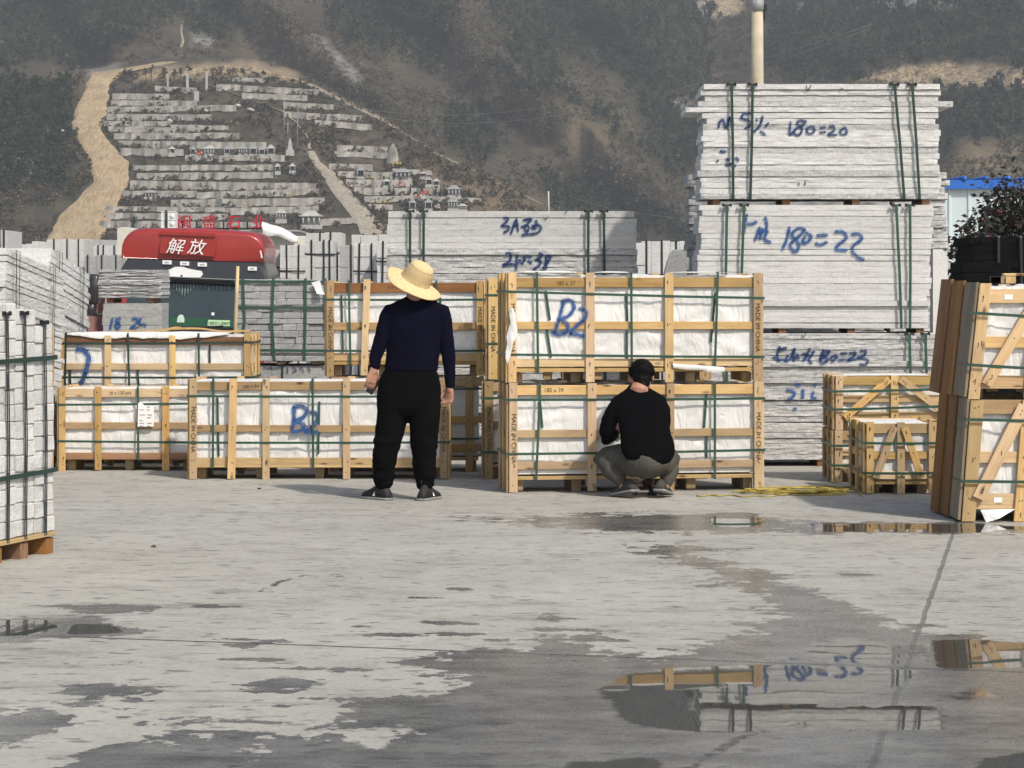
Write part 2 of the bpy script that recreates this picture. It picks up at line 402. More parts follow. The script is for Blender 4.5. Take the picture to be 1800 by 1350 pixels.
# ================= YARD GROUND =================
def yard_material():
    n = NT('yard_concrete', .85, .3); v = n.tc.outputs['Object']
    wet0 = n.attr('wet'); pud0 = n.attr('puddle')
    big = n.noise(.7, v, 5, .6); mid = n.noise(4.5, v, 5, .62); fine = n.noise(38, v, 4, .65); grit = n.noise(220, v, 2, .6)
    base = n.mix(n.rng(big, .32, .68), (.308, .298, .262), (.400, .388, .344))
    base = n.mix(n.math('MULTIPLY', n.rng(mid, .50, .70), .6), base, (.25, .235, .20))
    base = n.mix(n.math('MULTIPLY', n.rng(fine, .38, .66), .42), base, (.50, .49, .455))
    base = n.mix(n.math('MULTIPLY', n.rng(grit, .62, .75), .35), base, (.2, .19, .17))
    # pale cement scuffs and tyre sweeps
    sc = n.noise(1.0, n.map(v, (.9, .35, 1), (3, 5, 0), (0, 0, rad(38))), 5, .6, .8)
    base = n.mix(n.math('MULTIPLY', n.rng(sc, .58, .75), .35), base, (.53, .525, .50))
    # brown dirt stains
    ds = n.noise(1.3, n.map(v, (1, 1, 1), (11, 2, 0)), 6, .68)
    base = n.mix(n.math('MULTIPLY', n.rng(ds, .60, .74), .5), base, (.19, .165, .13))
    # damp streaks, old splashes
    dk = n.noise(1.0, n.map(v, (1.5, 4.2, 1), (9, 1, 0)), 6, .68, .6)
    base = n.mix(n.math('MULTIPLY', n.rng(dk, .52, .66), n.rng(wet0, -.5, .15, .25, .75)), base, n.mix(1.0, base, (.55, .55, .55), 'MULTIPLY'))
    sp = n.noise(1.0, n.map(v, (7, 16, 1), (1, 6, 0)), 3, .5)
    base = n.mix(n.math('MULTIPLY', n.rng(sp, .60, .66), .62), base, (.10, .10, .10))
    # joints
    def joint(p, q, wd, wob=.012):
        dx, dy = q[0] - p[0], q[1] - p[1]; L = math.hypot(dx, dy); nx, ny = -dy / L, dx / L
        vm = n.n.new('ShaderNodeVectorMath'); vm.operation = 'DOT_PRODUCT'; n.put(vm, 0, v); n.put(vm, 1, (nx, ny, 0))
        d = n.math('SUBTRACT', vm.outputs['Value'], nx * p[0] + ny * p[1])
        d = n.math('ADD', d, n.math('MULTIPLY', n.math('SUBTRACT', n.noise(3.0, v, 6, .7), .5), wob * 2))
        return n.rng(n.math('ABSOLUTE', d), wd * .5, wd, 1, 0)
    g = lambda x, y: tuple(G(x, y)[:2])
    j1 = joint(g(0, 1115), g(1800, 1182), .016, .012); j2 = joint(g(1672, 945), g(1590, 1180), .016, .02)
    j3 = joint(g(0, 893), g(1700, 927), .012, .03)
    gm = n.n.new('ShaderNodeSeparateXYZ'); n.put(gm, 0, v)
    cr = n.attr('crack')
    jj = n.math('MAXIMUM', n.math('MAXIMUM', j1, n.math('MULTIPLY', j2, .6)), n.math('MULTIPLY', j3, .5))
    cw = n.rng(n.math('ADD', cr, n.math('MULTIPLY', n.math('SUBTRACT', n.noise(9, v, 5, .7), .5), .9)), .80, .95)
    jj = n.math('MAXIMUM', jj, cw)
    base = n.mix(n.math('MULTIPLY', jj, .85), base, (.035, .033, .03))
    # wetness
    e1 = n.noise(2.3, v, 6, .66); e2 = n.noise(9, n.map(v, (1, 1, 1), (7, 3, 0)), 4, .6)
    e3 = n.noise(26, n.map(v, (1, 1, 1), (2, 8, 0)), 3, .6)
    wn = n.math('ADD', n.math('ADD', n.math('MULTIPLY', n.math('SUBTRACT', e1, .5), 2.2), n.math('MULTIPLY', n.math('SUBTRACT', e2, .5), 1.75)), n.math('MULTIPLY', n.math('SUBTRACT', e3, .5), .55))
    wsum = n.math('ADD', wet0, wn)
    wet = n.rng(wsum, .47, .56)
    ps = n.math('ADD', pud0, n.math('MULTIPLY', wn, .30))
    pud = n.rng(ps, .46, .60)
    wv = n.noise(3.2, n.map(v, (.8, 1.3, 1), (4, 4, 0)), 5, .65)
    wetc = n.mix(1.0, base, n.mix(n.rng(wv, .38, .66), (.25, .25, .265), (.50, .50, .51)), 'MULTIPLY')
    c = n.mix(wet, base, wetc)
    c = n.mix(pud, c, (.060, .058, .052))
    n.col(c)
    rough = n.rng(wet, 0, 1, .88, .25)
    rough = n.math('MULTIPLY_ADD', n.math('SUBTRACT', fine, .5), .35, rough)
    n.rgh(n.rng(pud, 0, 1, rough, .012)); 
    n.put(n.b, 'Specular IOR Level', n.rng(wet, 0, 1, .25, .55)); n.b.inputs['IOR'].default_value = 1.4
    h = n.math('ADD', n.math('MULTIPLY', fine, .6), n.math('ADD', mid, n.math('MULTIPLY', grit, .2)))
    h = n.math('SUBTRACT', h, n.math('MULTIPLY', jj, 1.2))
    bm = n.n.new('ShaderNodeBump'); n.put(bm, 'Height', h); n.put(bm, 'Distance', .006); n.put(bm, 'Strength', n.rng(wet, 0, 1, .8, .09))
    # still water lies level: its normal is straight up with a faint ripple
    cx = n.n.new('ShaderNodeCombineXYZ')
    r1 = n.noise(5.0, v, 3, .5); r2 = n.noise(5.0, n.map(v, (1, 1, 1), (20, 9, 0)), 3, .5)
    n.put(cx, 0, n.math('MULTIPLY', n.math('SUBTRACT', r1, .5), .006)); n.put(cx, 1, n.math('MULTIPLY', n.math('SUBTRACT', r2, .5), .0035)); n.put(cx, 2, 1.0)
    mv = n.n.new('ShaderNodeMix'); mv.data_type = 'VECTOR'; n.put(mv, 0, n.rng(pud, .5, .9)); n.put(mv, 4, bm.outputs[0]); n.put(mv, 5, cx.outputs[0])
    n.nrm(mv.outputs[1]); return n.m
def axis(dense_lo, dense_hi, step, lo, hi):
    a = list(np.arange(dense_lo, dense_hi + 1e-6, step)); s = step; x = a[-1]; up = []
    while x < hi: s *= 1.25; x += s; up.append(min(x, hi))
    s = step; x = a[0]; dn = []
    while x > lo: s *= 1.25; x -= s; dn.append(max(x, lo))
    return np.array(dn[::-1] + a + up)
def build_ground():
    xs = axis(-3.9, 4.3, .05, -160, 160); ys = axis(6.6, 19.5, .05, -30, 160)
    X, Y = np.meshgrid(xs, ys); Z = np.vectorize(gz)(Y) 
    nx = len(xs); ny = len(ys)
    V = np.stack([X.ravel(), Y.ravel(), Z.ravel()], 1)
    i = np.arange(nx * ny).reshape(ny, nx)
    Fc = np.stack([i[:-1, :-1].ravel(), i[:-1, 1:].ravel(), i[1:, 1:].ravel(), i[1:, :-1].ravel()], 1)
    ob = np_mesh('ground', V, Fc, yard_material()); struct(ob)
    x = X.ravel(); y = Y.ravel()
    def P(poly): return [tuple(G(px, py)[:2]) for px, py in poly]
    def field(poly, soft, amp=1.0):
        d = sdf_poly(x, y, P(poly)); return amp * np.clip(.5 - d / soft, -.4, 1.25)
    wet = np.full(x.shape, -.36)
    near = np.clip((13.5 - y) / 5.5, 0, 1); wet += near * .46 + np.clip((x + .5) / 3, 0, 1) * near * .10
    wets = [
        ([(380, 1350), (470, 1310), (600, 1290), (700, 1232), (800, 1180), (760, 1162), (850, 1150), (1000, 1146), (1110, 1160), (1190, 1150), (1330, 1112), (1385, 1078), (1350, 1045), (1240, 1000), (1175, 972), (1240, 985), (1340, 1010), (1430, 1046), (1530, 1085), (1600, 1115), (1700, 1138), (1900, 1150), (1900, 1400), (380, 1400)], .5, 1.25),
        ([(-80, 1240), (120, 1243), (250, 1262), (335, 1258), (150, 1287), (60, 1300), (-80, 1330)], .35, .9),
        ([(80, 1400), (110, 1330), (190, 1300), (400, 1288), (520, 1320), (600, 1400)], .35, .95),
        ([(-60, 1086), (150, 1086), (205, 1096), (245, 1109), (180, 1118), (-60, 1121)], .25, 1.2),
        ([(112, 1070), (150, 1062), (230, 1062), (267, 1069), (200, 1077), (140, 1076)], .16, 1.15),
        ([(-60, 1122), (50, 1122), (60, 1130), (-60, 1136)], .18, 1.0),
        ([(945, 1082), (985, 1082), (1000, 1120), (985, 1158), (945, 1156), (962, 1120)], .3, .9),
        ([(1010, 1105), (1065, 1100), (1060, 1130), (1000, 1130)], .25, .8),
        ([(780, 1150), (900, 1135), (960, 1150), (900, 1165)], .3, .85),
        ([(840, 908), (1050, 902), (1250, 905), (1350, 912), (1430, 921), (1900, 924), (1900, 941), (1430, 936), (1200, 940), (1000, 932)], .6, .85),
        ([(1060, 960), (1180, 955), (1330, 968), (1240, 980), (1120, 975)], .5, .72),
        ([(1100, 905), (1330, 903), (1345, 932), (1240, 932)], .3, 1.1), ([(1425, 918), (1720, 918), (1800, 925), (1720, 937), (1430, 936)], .3, 1.2),
        ([(100, 1205), (330, 1200), (240, 1228), (120, 1222)], .25, .75), ([(420, 1190), (560, 1180), (560, 1200), (470, 1208)], .3, .72),
        ([(410, 1128), (505, 1122), (510, 1133), (420, 1140)], .15, .9), ([(1420, 1100), (1500, 1090), (1560, 1120), (1430, 1118)], .3, .9),
        ([(1640, 1118), (1710, 1110), (1740, 1120), (1660, 1128)], .15, 1.0), ([(1700, 1135), (1900, 1110), (1900, 1200)], .3, .9)]
    for p, s, a in wets: wet = np.maximum(wet, field(p, s, a))
    rw = np.random.RandomState(17)
    for i in range(115):
        cx = rw.uniform(-20, 1820); cy = 985 + 360 * rw.rand() ** .75; k_ = (cy - 900) / 450; w_ = rw.uniform(18, 95) * (.4 + k_); h_ = rw.uniform(1.6, 6.5) * (.4 + k_)
        if cx > 900 and cy > 1150: continue
        pl = [(cx + w_ * math.cos(a) * rw.uniform(.6, 1.15) + h_ * 3 * math.sin(a), cy + h_ * math.sin(a) * rw.uniform(.6, 1.15)) for a in [j * math.pi / 5 for j in range(10)]]
        d_ = sdf_poly(x, y, P(pl)); wet = np.maximum(wet, rw.uniform(.75, 1.1) * np.clip(.5 - d_ / .10, -.4, 1.25))
    dry = [([(60, 1330), (120, 1300), (130, 1250), (190, 1275), (150, 1310)], .2), ([(640, 1290), (700, 1280), (690, 1340), (620, 1345)], .2)]
    for p, s in dry: wet = wet - np.clip(field(p, s), 0, .8)
    pud = np.full(x.shape, -.6)
    puds = [([(1050, 1215), (1095, 1186), (1180, 1172), (1330, 1170), (1480, 1172), (1610, 1178), (1600, 1200), (1500, 1224), (1440, 1243), (1650, 1238), (1655, 1283), (1400, 1285), (1230, 1290), (1105, 1273), (1070, 1240)], .28),
            ([(1330, 1135), (1480, 1112), (1610, 1128), (1640, 1140), (1640, 1178), (1350, 1168)], .42), ([(1625, 1128), (1720, 1124), (1800, 1130), (1800, 1172), (1650, 1176)], .25),
            ([(1620, 1205), (1800, 1195), (1800, 1240), (1660, 1240)], .42),
            ([(-60, 1091), (85, 1089), (108, 1103), (60, 1116), (-60, 1119)], .12),
            ([(120, 1096), (200, 1098), (215, 1112), (120, 1116)], .12),
            ([(1240, 908), (1345, 908), (1335, 926), (1260, 926)], .3), ([(1428, 921), (1700, 921), (1810, 926), (1720, 936), (1430, 935)], .25),
            ([(1720, 1335), (1900, 1310), (1900, 1400), (1700, 1400)], .2), ([(1010, 1340), (1160, 1332), (1180, 1400), (980, 1400)], .2)]
    for p, s in puds: pud = np.maximum(pud, field(p, s, .66 if s == .42 else 1.1))
    attr(ob, 'wet', wet); attr(ob, 'puddle', pud)
    cr = np.zeros(x.shape)
    for pl in ([(1330, 1283), (1300, 1300), (1270, 1315), (1235, 1335), (1205, 1352)], [(1365, 1278), (1310, 1292)], [(1590, 1180), (1585, 1215)], [(540, 1010), (500, 1020), (455, 1040)]):
        pp = P(pl)
        for a, b in zip(pp, pp[1:]):
            ex, ey = b[0] - a[0], b[1] - a[1]; t = np.clip(((x - a[0]) * ex + (y - a[1]) * ey) / (ex * ex + ey * ey), 0, 1)
            d = np.hypot(x - a[0] - t * ex, y - a[1] - t * ey); cr = np.maximum(cr, np.clip(1.0 - d / .13, 0, 1))
    attr(ob, 'crack', cr)
    return ob
build_ground()

# ================= HILLS =================
def smooth(a, b, x): 
    t = np.clip((np.asarray(x, float) - a) / (b - a), 0, 1); return t * t * (3 - 2 * t)
RIDGE = [(-900, 60), (-400, 90), (0, 128), (90, 132), (150, 128), (230, 113), (330, 108), (440, 106), (520, 130), (560, 152), (620, 185), (682, 214), (765, 268), (850, 308), (905, 335), (965, 362), (1060, 430), (1200, 520)]
_rx = np.array([p[0] for p in RIDGE]); _ry = np.array([p[1] for p in RIDGE])
def Dt(u, v):
    """distance of the hillside along the sight line through photo point (u, v)"""
    u = np.asarray(u, float); v = np.asarray(v, float)
    s = (HZ - v) / F
    # cemetery spur
    t = .52; Dc = (11.3 - 392 * t - CH) / (s - t)
    Dc = Dc + 7 * ((u - 430) / 400) ** 2 + 2.2 * fbm(u / 90, v / 45, 3, 3) 
    # main mountain
    d0 = 470 + 40 * smooth(700, 1250, u) - 50 * smooth(1250, 1900, u) - 10 * smooth(400, -200, u)
    tm = .50; z0 = 14.0
    Dm = (z0 - d0 * tm - CH) / (np.minimum(s, .30) - tm)
    p = v - .85 * u; left = smooth(1300, 1120, u)
    q = v + .62 * u
    rid = left * (np.cos(2 * np.pi * (p + 655 + 30 * fbm(u / 160, v / 160, 5, 2)) / 262)) + (1 - left) * .8 * np.cos(2 * np.pi * (q - 1330 + 60 * fbm(u / 130, v / 130, 8, 2)) / 300)
    Dm = Dm - 15 * rid * smooth(480, 330, v)
    Dm = Dm + 16 * np.exp(-((u - 1205 - (410 - v) * .12) / 60.) ** 2)
    n = 20 * fbm(u / 120, v / 70, 21, 4) + 4.0 * fbm(u / 26, v / 15, 31, 4)
    Dm = Dm + n
    yr = np.interp(u, _rx, _ry); k = smooth(7, -9, yr - v + 5 * fbm(u / 30, v / 30, 41, 3))   # 1 below the crest = on the spur
    k = k * smooth(1100, 950, u)
    Dc2 = Dc + 1.2 * fbm(u / 22, v / 12, 51, 3)
    return k * Dc2 + (1 - k) * np.maximum(Dm, Dc + 6)
def TW(u, v, near=0.0):
    D = float(Dt(u, v)) - near; return W(u, v, D)
ROAD = [(300, 108, 12, 14), (250, 118, 20, 18), (205, 128, 45, 14), (178, 145, 26, 17), (170, 170, 25, 20), (165, 200, 34, 21), (160, 225, 35, 15), (175, 255, 36, 22), (190, 285, 30, 36), (195, 320, 30, 32), (180, 350, 46, 32), (150, 385, 50, 45), (128, 415, 42, 55), (115, 440, 40, 60), (100, 470, 45, 60)]
FOREST = [[(-600, -500), (320, -500), (330, 20), (260, 60), (130, 128), (60, 110), (-600, 140)], [(-600, 120), (30, 140), (120, 150), (128, 250), (150, 262), (110, 330), (-600, 440)],
          [(40, 0), (110, 20), (105, 110), (40, 115)], [(330, 10), (420, 0), (400, 75), (330, 70)],
          [(640, -500), (860, -500), (800, 100), (760, 130), (690, 95), (610, 80), (580, 30)], [(830, -500), (1260, -500), (1250, 60), (1240, 170), (1120, 150), (1010, 95), (960, 160), (900, 110), (860, 30)],
          [(850, 115), (960, 145), (1060, 190), (1120, 260), (1000, 180), (900, 150)], [(1080, 100), (1240, 160), (1230, 300), (1180, 330), (1130, 220)],
          [(1340, -500), (2500, -500), (2500, 110), (1790, 120), (1700, 100), (1560, 120), (1500, 138), (1400, 140), (1330, 120)], [(1640, 150), (2400, 130), (2400, 260), (1800, 235), (1700, 250), (1650, 300), (1640, 200)],
          [(790, 190), (850, 200), (900, 260), (830, 290), (780, 230)], [(950, 300), (1100, 330), (1210, 420), (1000, 420)]]
ROCK = [[(545, 60), (575, 70), (640, 140), (625, 150), (590, 110)], [(1225, -10), (1310, -20), (1300, 20), (1250, 35), (1215, 15)], [(1500, -20), (1640, -20), (1650, 12), (1560, 20)], [(1640, 0), (1710, 5), (1640, 18)], [(30, 280), (70, 270), (60, 320), (0, 325), (0, 300)], [(150, 120), (200, 112), (215, 122), (160, 140)], [(1370, 5), (1415, 8), (1410, 16), (1375, 14)], [(340, 60), (380, 65), (370, 82), (340, 78)], [(1180, 175), (1220, 170), (1230, 190), (1190, 195)]]
SAND = [[(1500, 142), (1560, 122), (1640, 112), (1800, 118), (1900, 130), (1900, 150), (1700, 155)], [(360, 112), (440, 106), (525, 128), (520, 140), (440, 132), (380, 135), (330, 138), (240, 142), (250, 118)], [(1240, -5), (1310, 2), (1310, 22), (1265, 30), (1240, 15)]]
STRAW = [[(420, 80), (500, 60), (540, 120), (460, 105)], [(830, 290), (900, 330), (960, 370), (1000, 400), (800, 380), (740, 300)], [(930, 140), (1010, 155), (1110, 230), (1010, 260), (960, 200)], [(100, 100), (220, 100), (180, 125), (90, 160)], [(1330, 200), (1230, 330), (1190, 300)], [(690, 30), (730, 40), (700, 100)], [(1700, 240), (1800, 250), (1800, 330), (1680, 320)]]
def hill_material():
    n = NT('hillside_earth', .95, .1); v = n.tc.outputs['Object']
    a = n.noise(.05, v, 6, .65); b = n.noise(.35, v, 5, .65); c = n.noise(1.7, v, 4, .7)
    col = n.mix(n.rng(a, .35, .65), (.062, .054, .040), (.124, .100, .073))
    col = n.mix(n.math('MULTIPLY', n.rng(b, .42, .62), .85), col, (.036, .038, .028))
    col = n.mix(n.math('MULTIPLY', n.rng(c, .5, .72), .55), col, (.165, .125, .078))
    col = n.mix(n.math('MULTIPLY', n.attr('straw'), n.rng(b, .25, .55)), col, (.190, .146, .096))
    col = n.mix(n.math('MULTIPLY', n.attr('woods'), .95), col, n.mix(n.rng(b, .35, .65), (.020, .028, .018), (.048, .048, .030)))
    rk = n.math('MULTIPLY', n.attr('rock'), n.rng(n.noise(.5, n.map(v, (1, 1, 1.6), (0, 0, 0), (0, rad(40), 0)), 5, .7), .40, .52))
    col = n.mix(rk, col, n.mix(n.rng(c, .3, .7), (.17, .165, .155), (.34, .325, .30)))
    sa = n.math('MULTIPLY', n.attr('sand'), n.rng(n.noise(.45, v, 5, .7), .36, .50))
    ro = n.voro(.9, n.map(v, (1, 1, 1.3)))
    col = n.mix(sa, col, n.mix(n.rng(n.math('ADD', n.math('MULTIPLY', ro, .6), n.math('MULTIPLY', c, .6)), .25, .75), (.15, .115, .075), (.44, .345, .225)))
    n.col(col); n.nrm(n.bump(n.math('ADD', n.math('MULTIPLY', b, 2.0), c), 1.0, .6)); return n.m
def build_hill():
    us = np.concatenate([np.arange(-900, -60, 12), np.arange(-60, 1861, 4.0), np.arange(1872, 2750, 12)])
    vs = np.concatenate([np.arange(-640, -20, 10), np.arange(-20, 505, 3.0)])[::-1]
    U, Vv = np.meshgrid(us, vs); D = Dt(U, Vv)
    for i in range(1, D.shape[0]): D[i] = np.maximum(D[i], D[i - 1] + .12)
    # the foot of the hill runs out flat under the yard
    X = (U - 900) * D / F; Z = CH - (Vv - HZ) * D / F
    V = np.stack([X, D, Z], 2)
    foot = V[0].copy(); foot2 = foot.copy(); foot[:, 1] -= 60; foot[:, 0] *= foot[:, 1] / foot2[:, 1]; foot[:, 2] = -1.6
    foot3 = foot.copy(); foot3[:, 1] = 150; foot3[:, 0] *= .45; foot3[:, 2] = -1.6
    V = np.concatenate([foot3[None], foot[None], V], 0)
    ny, nx = V.shape[:2]; i = np.arange(nx * ny).reshape(ny, nx)
    Fc = np.stack([i[:-1, :-1].ravel(), i[:-1, 1:].ravel(), i[1:, 1:].ravel(), i[1:, :-1].ravel()], 1)
    ob = np_mesh('hillside', V.reshape(-1, 3), Fc, hill_material()); struct(ob)
    def msk(polys, soft):
        r = np.zeros(U.shape)
        for p in polys: r = np.maximum(r, np.clip(.5 - (sdf_poly(U, Vv, p) + soft * 1.2 * fbm(U / (soft * 1.6), Vv / (soft * 1.2), 77, 3)) / soft, 0, 1))
        return np.concatenate([np.zeros((2, nx)), r], 0)
    attr(ob, 'woods', msk(FOREST, 40)); attr(ob, 'rock', msk(ROCK, 14)); attr(ob, 'sand', msk(SAND, 12)); attr(ob, 'straw', msk(STRAW, 60))
    return ob
build_hill()
def drape(name, rows, mat, near, nx=10, rag=3.0, seed=1):
    """sheet lying on the slope: rows of (centre u, v, left half-width, right half-width) in photo points"""
    us = np.array(rows, float); vv = []; 
    k = len(us); tt = np.linspace(0, k - 1, (k - 1) * 10 + 1)
    cu = np.interp(tt, range(k), us[:, 0]); cv = np.interp(tt, range(k), us[:, 1]); wl = np.interp(tt, range(k), us[:, 2]); wr = np.interp(tt, range(k), us[:, 3])
    V = []
    for i in range(len(tt)):
        a = cu[i] - wl[i] + rag * 2 * float(fbm(tt[i] * 2.5, 0, seed, 3)); b = cu[i] + wr[i] + rag * 2 * float(fbm(tt[i] * 2.5, 9, seed, 3))
        for j in range(nx + 1):
            u = a + (b - a) * j / nx; V.append(TW(u, cv[i], near * (1 if 0 < j < nx else .3)))
    i = np.arange(len(V)).reshape(len(tt), nx + 1)
    Fc = np.stack([i[:-1, :-1].ravel(), i[1:, :-1].ravel(), i[1:, 1:].ravel(), i[:-1, 1:].ravel()], 1)
    return struct(np_mesh(name, [tuple(p) for p in V], Fc, mat))
def sand_mat():
    n = NT('dirt_road_earth', .95, .1); v = n.tc.outputs['Object']
    a = n.noise(.3, v, 5, .6); b = n.noise(1.6, v, 5, .7); c = n.noise(.8, n.map(v, (3, .6, .6)), 4, .6)
    col = n.mix(n.rng(a, .35, .65), (.37, .275, .165), (.50, .385, .245))
    col = n.mix(n.math('MULTIPLY', n.rng(c, .46, .66), .7), col, (.25, .19, .12))
    col = n.mix(n.math('MULTIPLY', n.rng(b, .56, .70), .6), col, (.17, .13, .085))
    n.col(col); n.nrm(n.bump(b, .8, .5)); return n.m
M['sand'] = sand_mat()
M['path'] = plain('worn_path', (.30, .25, .19), .95, .1, .3, 1.2)
# rows run bottom to top so faces look outward
drape('dirt_road', [(r[0], r[1], r[2], r[3]) for r in ROAD[::-1]], M['sand'], .9, 12, 5, 3)
drape('ridge_track', [(960, 362, 1, 1), (900, 333, 2, 2), (850, 308, 1.5, 1.5), (800, 285, 2, 2), (765, 268, 3, 3), (720, 238, 5, 4), (682, 214, 9, 6), (650, 198, 9, 8), (600, 174, 9, 9), (560, 155, 8, 6), (520, 138, 5, 4)], M['path'], .9, 4, 2, 5)
drape('stair_path', [(668, 425, 30, 26), (650, 395, 22, 22), (625, 365, 19, 19), (604, 340, 19, 16), (590, 320, 17, 15), (572, 300, 11, 13), (556, 285, 8, 8), (545, 265, 7, 7)], plain('stair_concrete', (.30, .265, .21), .9, .15, .25, 1.5), .8, 4, 1.5, 7)
drape('foot_trail', [(545, 262, 4, 4), (540, 240, 2, 3), (520, 215, 2, 2), (495, 195, 2, 2), (440, 175, 1.5, 1.5), (400, 160, 1.5, 1.5), (365, 148, 2, 2)], M['path'], .8, 3, 1.5, 9)
drape('gully_trail', [(318, 85, 3, 3), (322, 70, 2, 2), (318, 52, 1.5, 1.5), (322, 38, 2, 2)], M['path'], .8, 3, 1.5, 9)

# ---- vegetation on the hills ----
def inside(u, v, polys, rag=30):
    r = np.zeros(np.shape(u), bool)
    for p in polys: r |= (sdf_poly(u, v, p) + rag * 1.6 * fbm(np.asarray(u) / 40, np.asarray(v) / 30, 91, 3)) < 0
    return r
def clumps(name, pts, hs, ws, nleaf, mats, leaf, seed, cone=.5, midx=None, flat=1.0):
    rs = np.random.RandomState(seed); n = len(pts)
    c = np.repeat(pts, nleaf, 0); H = np.repeat(hs, nleaf); Wd = np.repeat(ws, nleaf); m = len(c)
    t = rs.rand(m) ** .8; rr = np.sqrt(rs.rand(m)) * (1 - cone * t) * Wd * (.55 + .45 * np.sin(np.pi * np.clip(t * 1.1 + .12, 0, 1)))
    a = rs.rand(m) * 2 * np.pi
    ctr = c + np.stack([rr * np.cos(a), rr * np.sin(a), H * (.12 + .86 * t)], 1)
    s = leaf * (.55 + .9 * rs.rand(m)) * np.repeat(.7 + .5 * rs.rand(n), nleaf)
    q = rs.randn(m, 3); q /= np.linalg.norm(q, axis=1)[:, None]; r2 = rs.randn(m, 3); u = np.cross(q, r2); u /= np.linalg.norm(u, axis=1)[:, None]; w_ = np.cross(q, u)
    s3 = s[:, None]
    V = np.stack([ctr - u * s3, ctr + w_ * s3 * .55 * flat, ctr + u * s3, ctr - w_ * s3 * .55 * flat], 1).reshape(-1, 3)
    Fc = np.arange(m * 4).reshape(m, 4)
    mi = np.repeat(midx, nleaf) if midx is not None else None
    return stuff(np_mesh(name, V, Fc, mats, False, mi))
def leaf_mat(name, c, var=.35, sc=.25):
    n = NT(name, .8, .15); v = n.tc.outputs['Object']
    a = n.noise(sc, v, 4, .7); b = n.noise(2.5, v, 2)
    col = n.mix(n.rng(a, .3, .7), tuple(x * (1 - var) for x in c), tuple(x * (1 + var) for x in c))
    col = n.mix(n.math('MULTIPLY', n.rng(b, .45, .7), .5), col, tuple(x * .5 for x in c)); n.col(col); return n.m
M['pine'] = leaf_mat('pine_needles', (.026, .040, .024)); M['pine2'] = leaf_mat('olive_needles', (.036, .044, .026))
M['scrub'] = leaf_mat('dry_scrub', (.088, .064, .040)); M['scrub2'] = leaf_mat('dark_scrub', (.050, .049, .036)); M['straw'] = leaf_mat('dry_grass', (.175, .138, .088), .25)
M['bark'] = plain('bark', (.09, .07, .05), .9, .1, .3, 3)
rs = np.random.RandomState(5)
def scatter(n, u0, u1, v0, v1): return rs.uniform(u0, u1, n), rs.uniform(v0, v1, n)
ROADPOLY = [(r[0] - r[2], r[1]) for r in ROAD] + [(r[0] + r[3], r[1]) for r in ROAD[::-1]]
CEM = [(185, 150), (330, 125), (520, 130), (640, 200), (700, 245), (770, 290), (850, 340), (850, 420), (180, 420), (230, 300), (215, 260), (185, 215)]
def onhill(u, v, near=0): 
    D = Dt(u, v) - near; return np.stack([(u - 900) * D / F, D, CH - (v - HZ) * D / F], 1)
u, v = scatter(30000, -500, 2300, -330, 440); k = inside(u, v, FOREST, 34) & (sdf_poly(u, v, ROADPOLY) > 6); u, v = u[k], v[k]
h = rs.uniform(1.3, 3.4, len(u)); clumps('hillside_woodland', onhill(u, v), h, h * rs.uniform(.36, .6, len(u)), 34, [M['pine'], M['pine2']], .40, 11, .62, (rs.rand(len(u)) > .72).astype(int))
u, v = scatter(60000, -300, 2100, -200, 450); bad = (sdf_poly(u, v, ROADPOLY) < 2) | (sdf_poly(u, v, CEM) < 0) | inside(u, v, ROCK + SAND, 5); dens = fbm(u / 60, v / 30, 61, 4) > -.10; k = ~bad & dens; u, v = u[k], v[k]
h = rs.uniform(.4, 1.5, len(u)); clumps('hillside_scrub', onhill(u, v), h, h * rs.uniform(.6, 1.2, len(u)), 10, [M['scrub'], M['scrub2'], M['straw']], .27, 12, .3, rs.choice(3, len(u), p=[.44, .40, .16]))
u, v = scatter(6000, 180, 860, 120, 425); k = (sdf_poly(u, v, CEM) < 4) & (sdf_poly(u, v, ROADPOLY) > 2) & ~inside(u, v, [[(540, 262), (556, 262), (600, 320), (680, 425), (610, 425), (570, 320)]], 1) & (fbm(u / 35, v / 12, 71, 3) > -.04); u, v = u[k], v[k]
h = rs.uniform(.25, .95, len(u)); clumps('terrace_scrub', onhill(u, v, .4), h, h * rs.uniform(.8, 1.7, len(u)), 14, [M['scrub'], M['scrub2'], M['straw']], .26, 13, .3, rs.choice(3, len(u), p=[.58, .27, .15]))
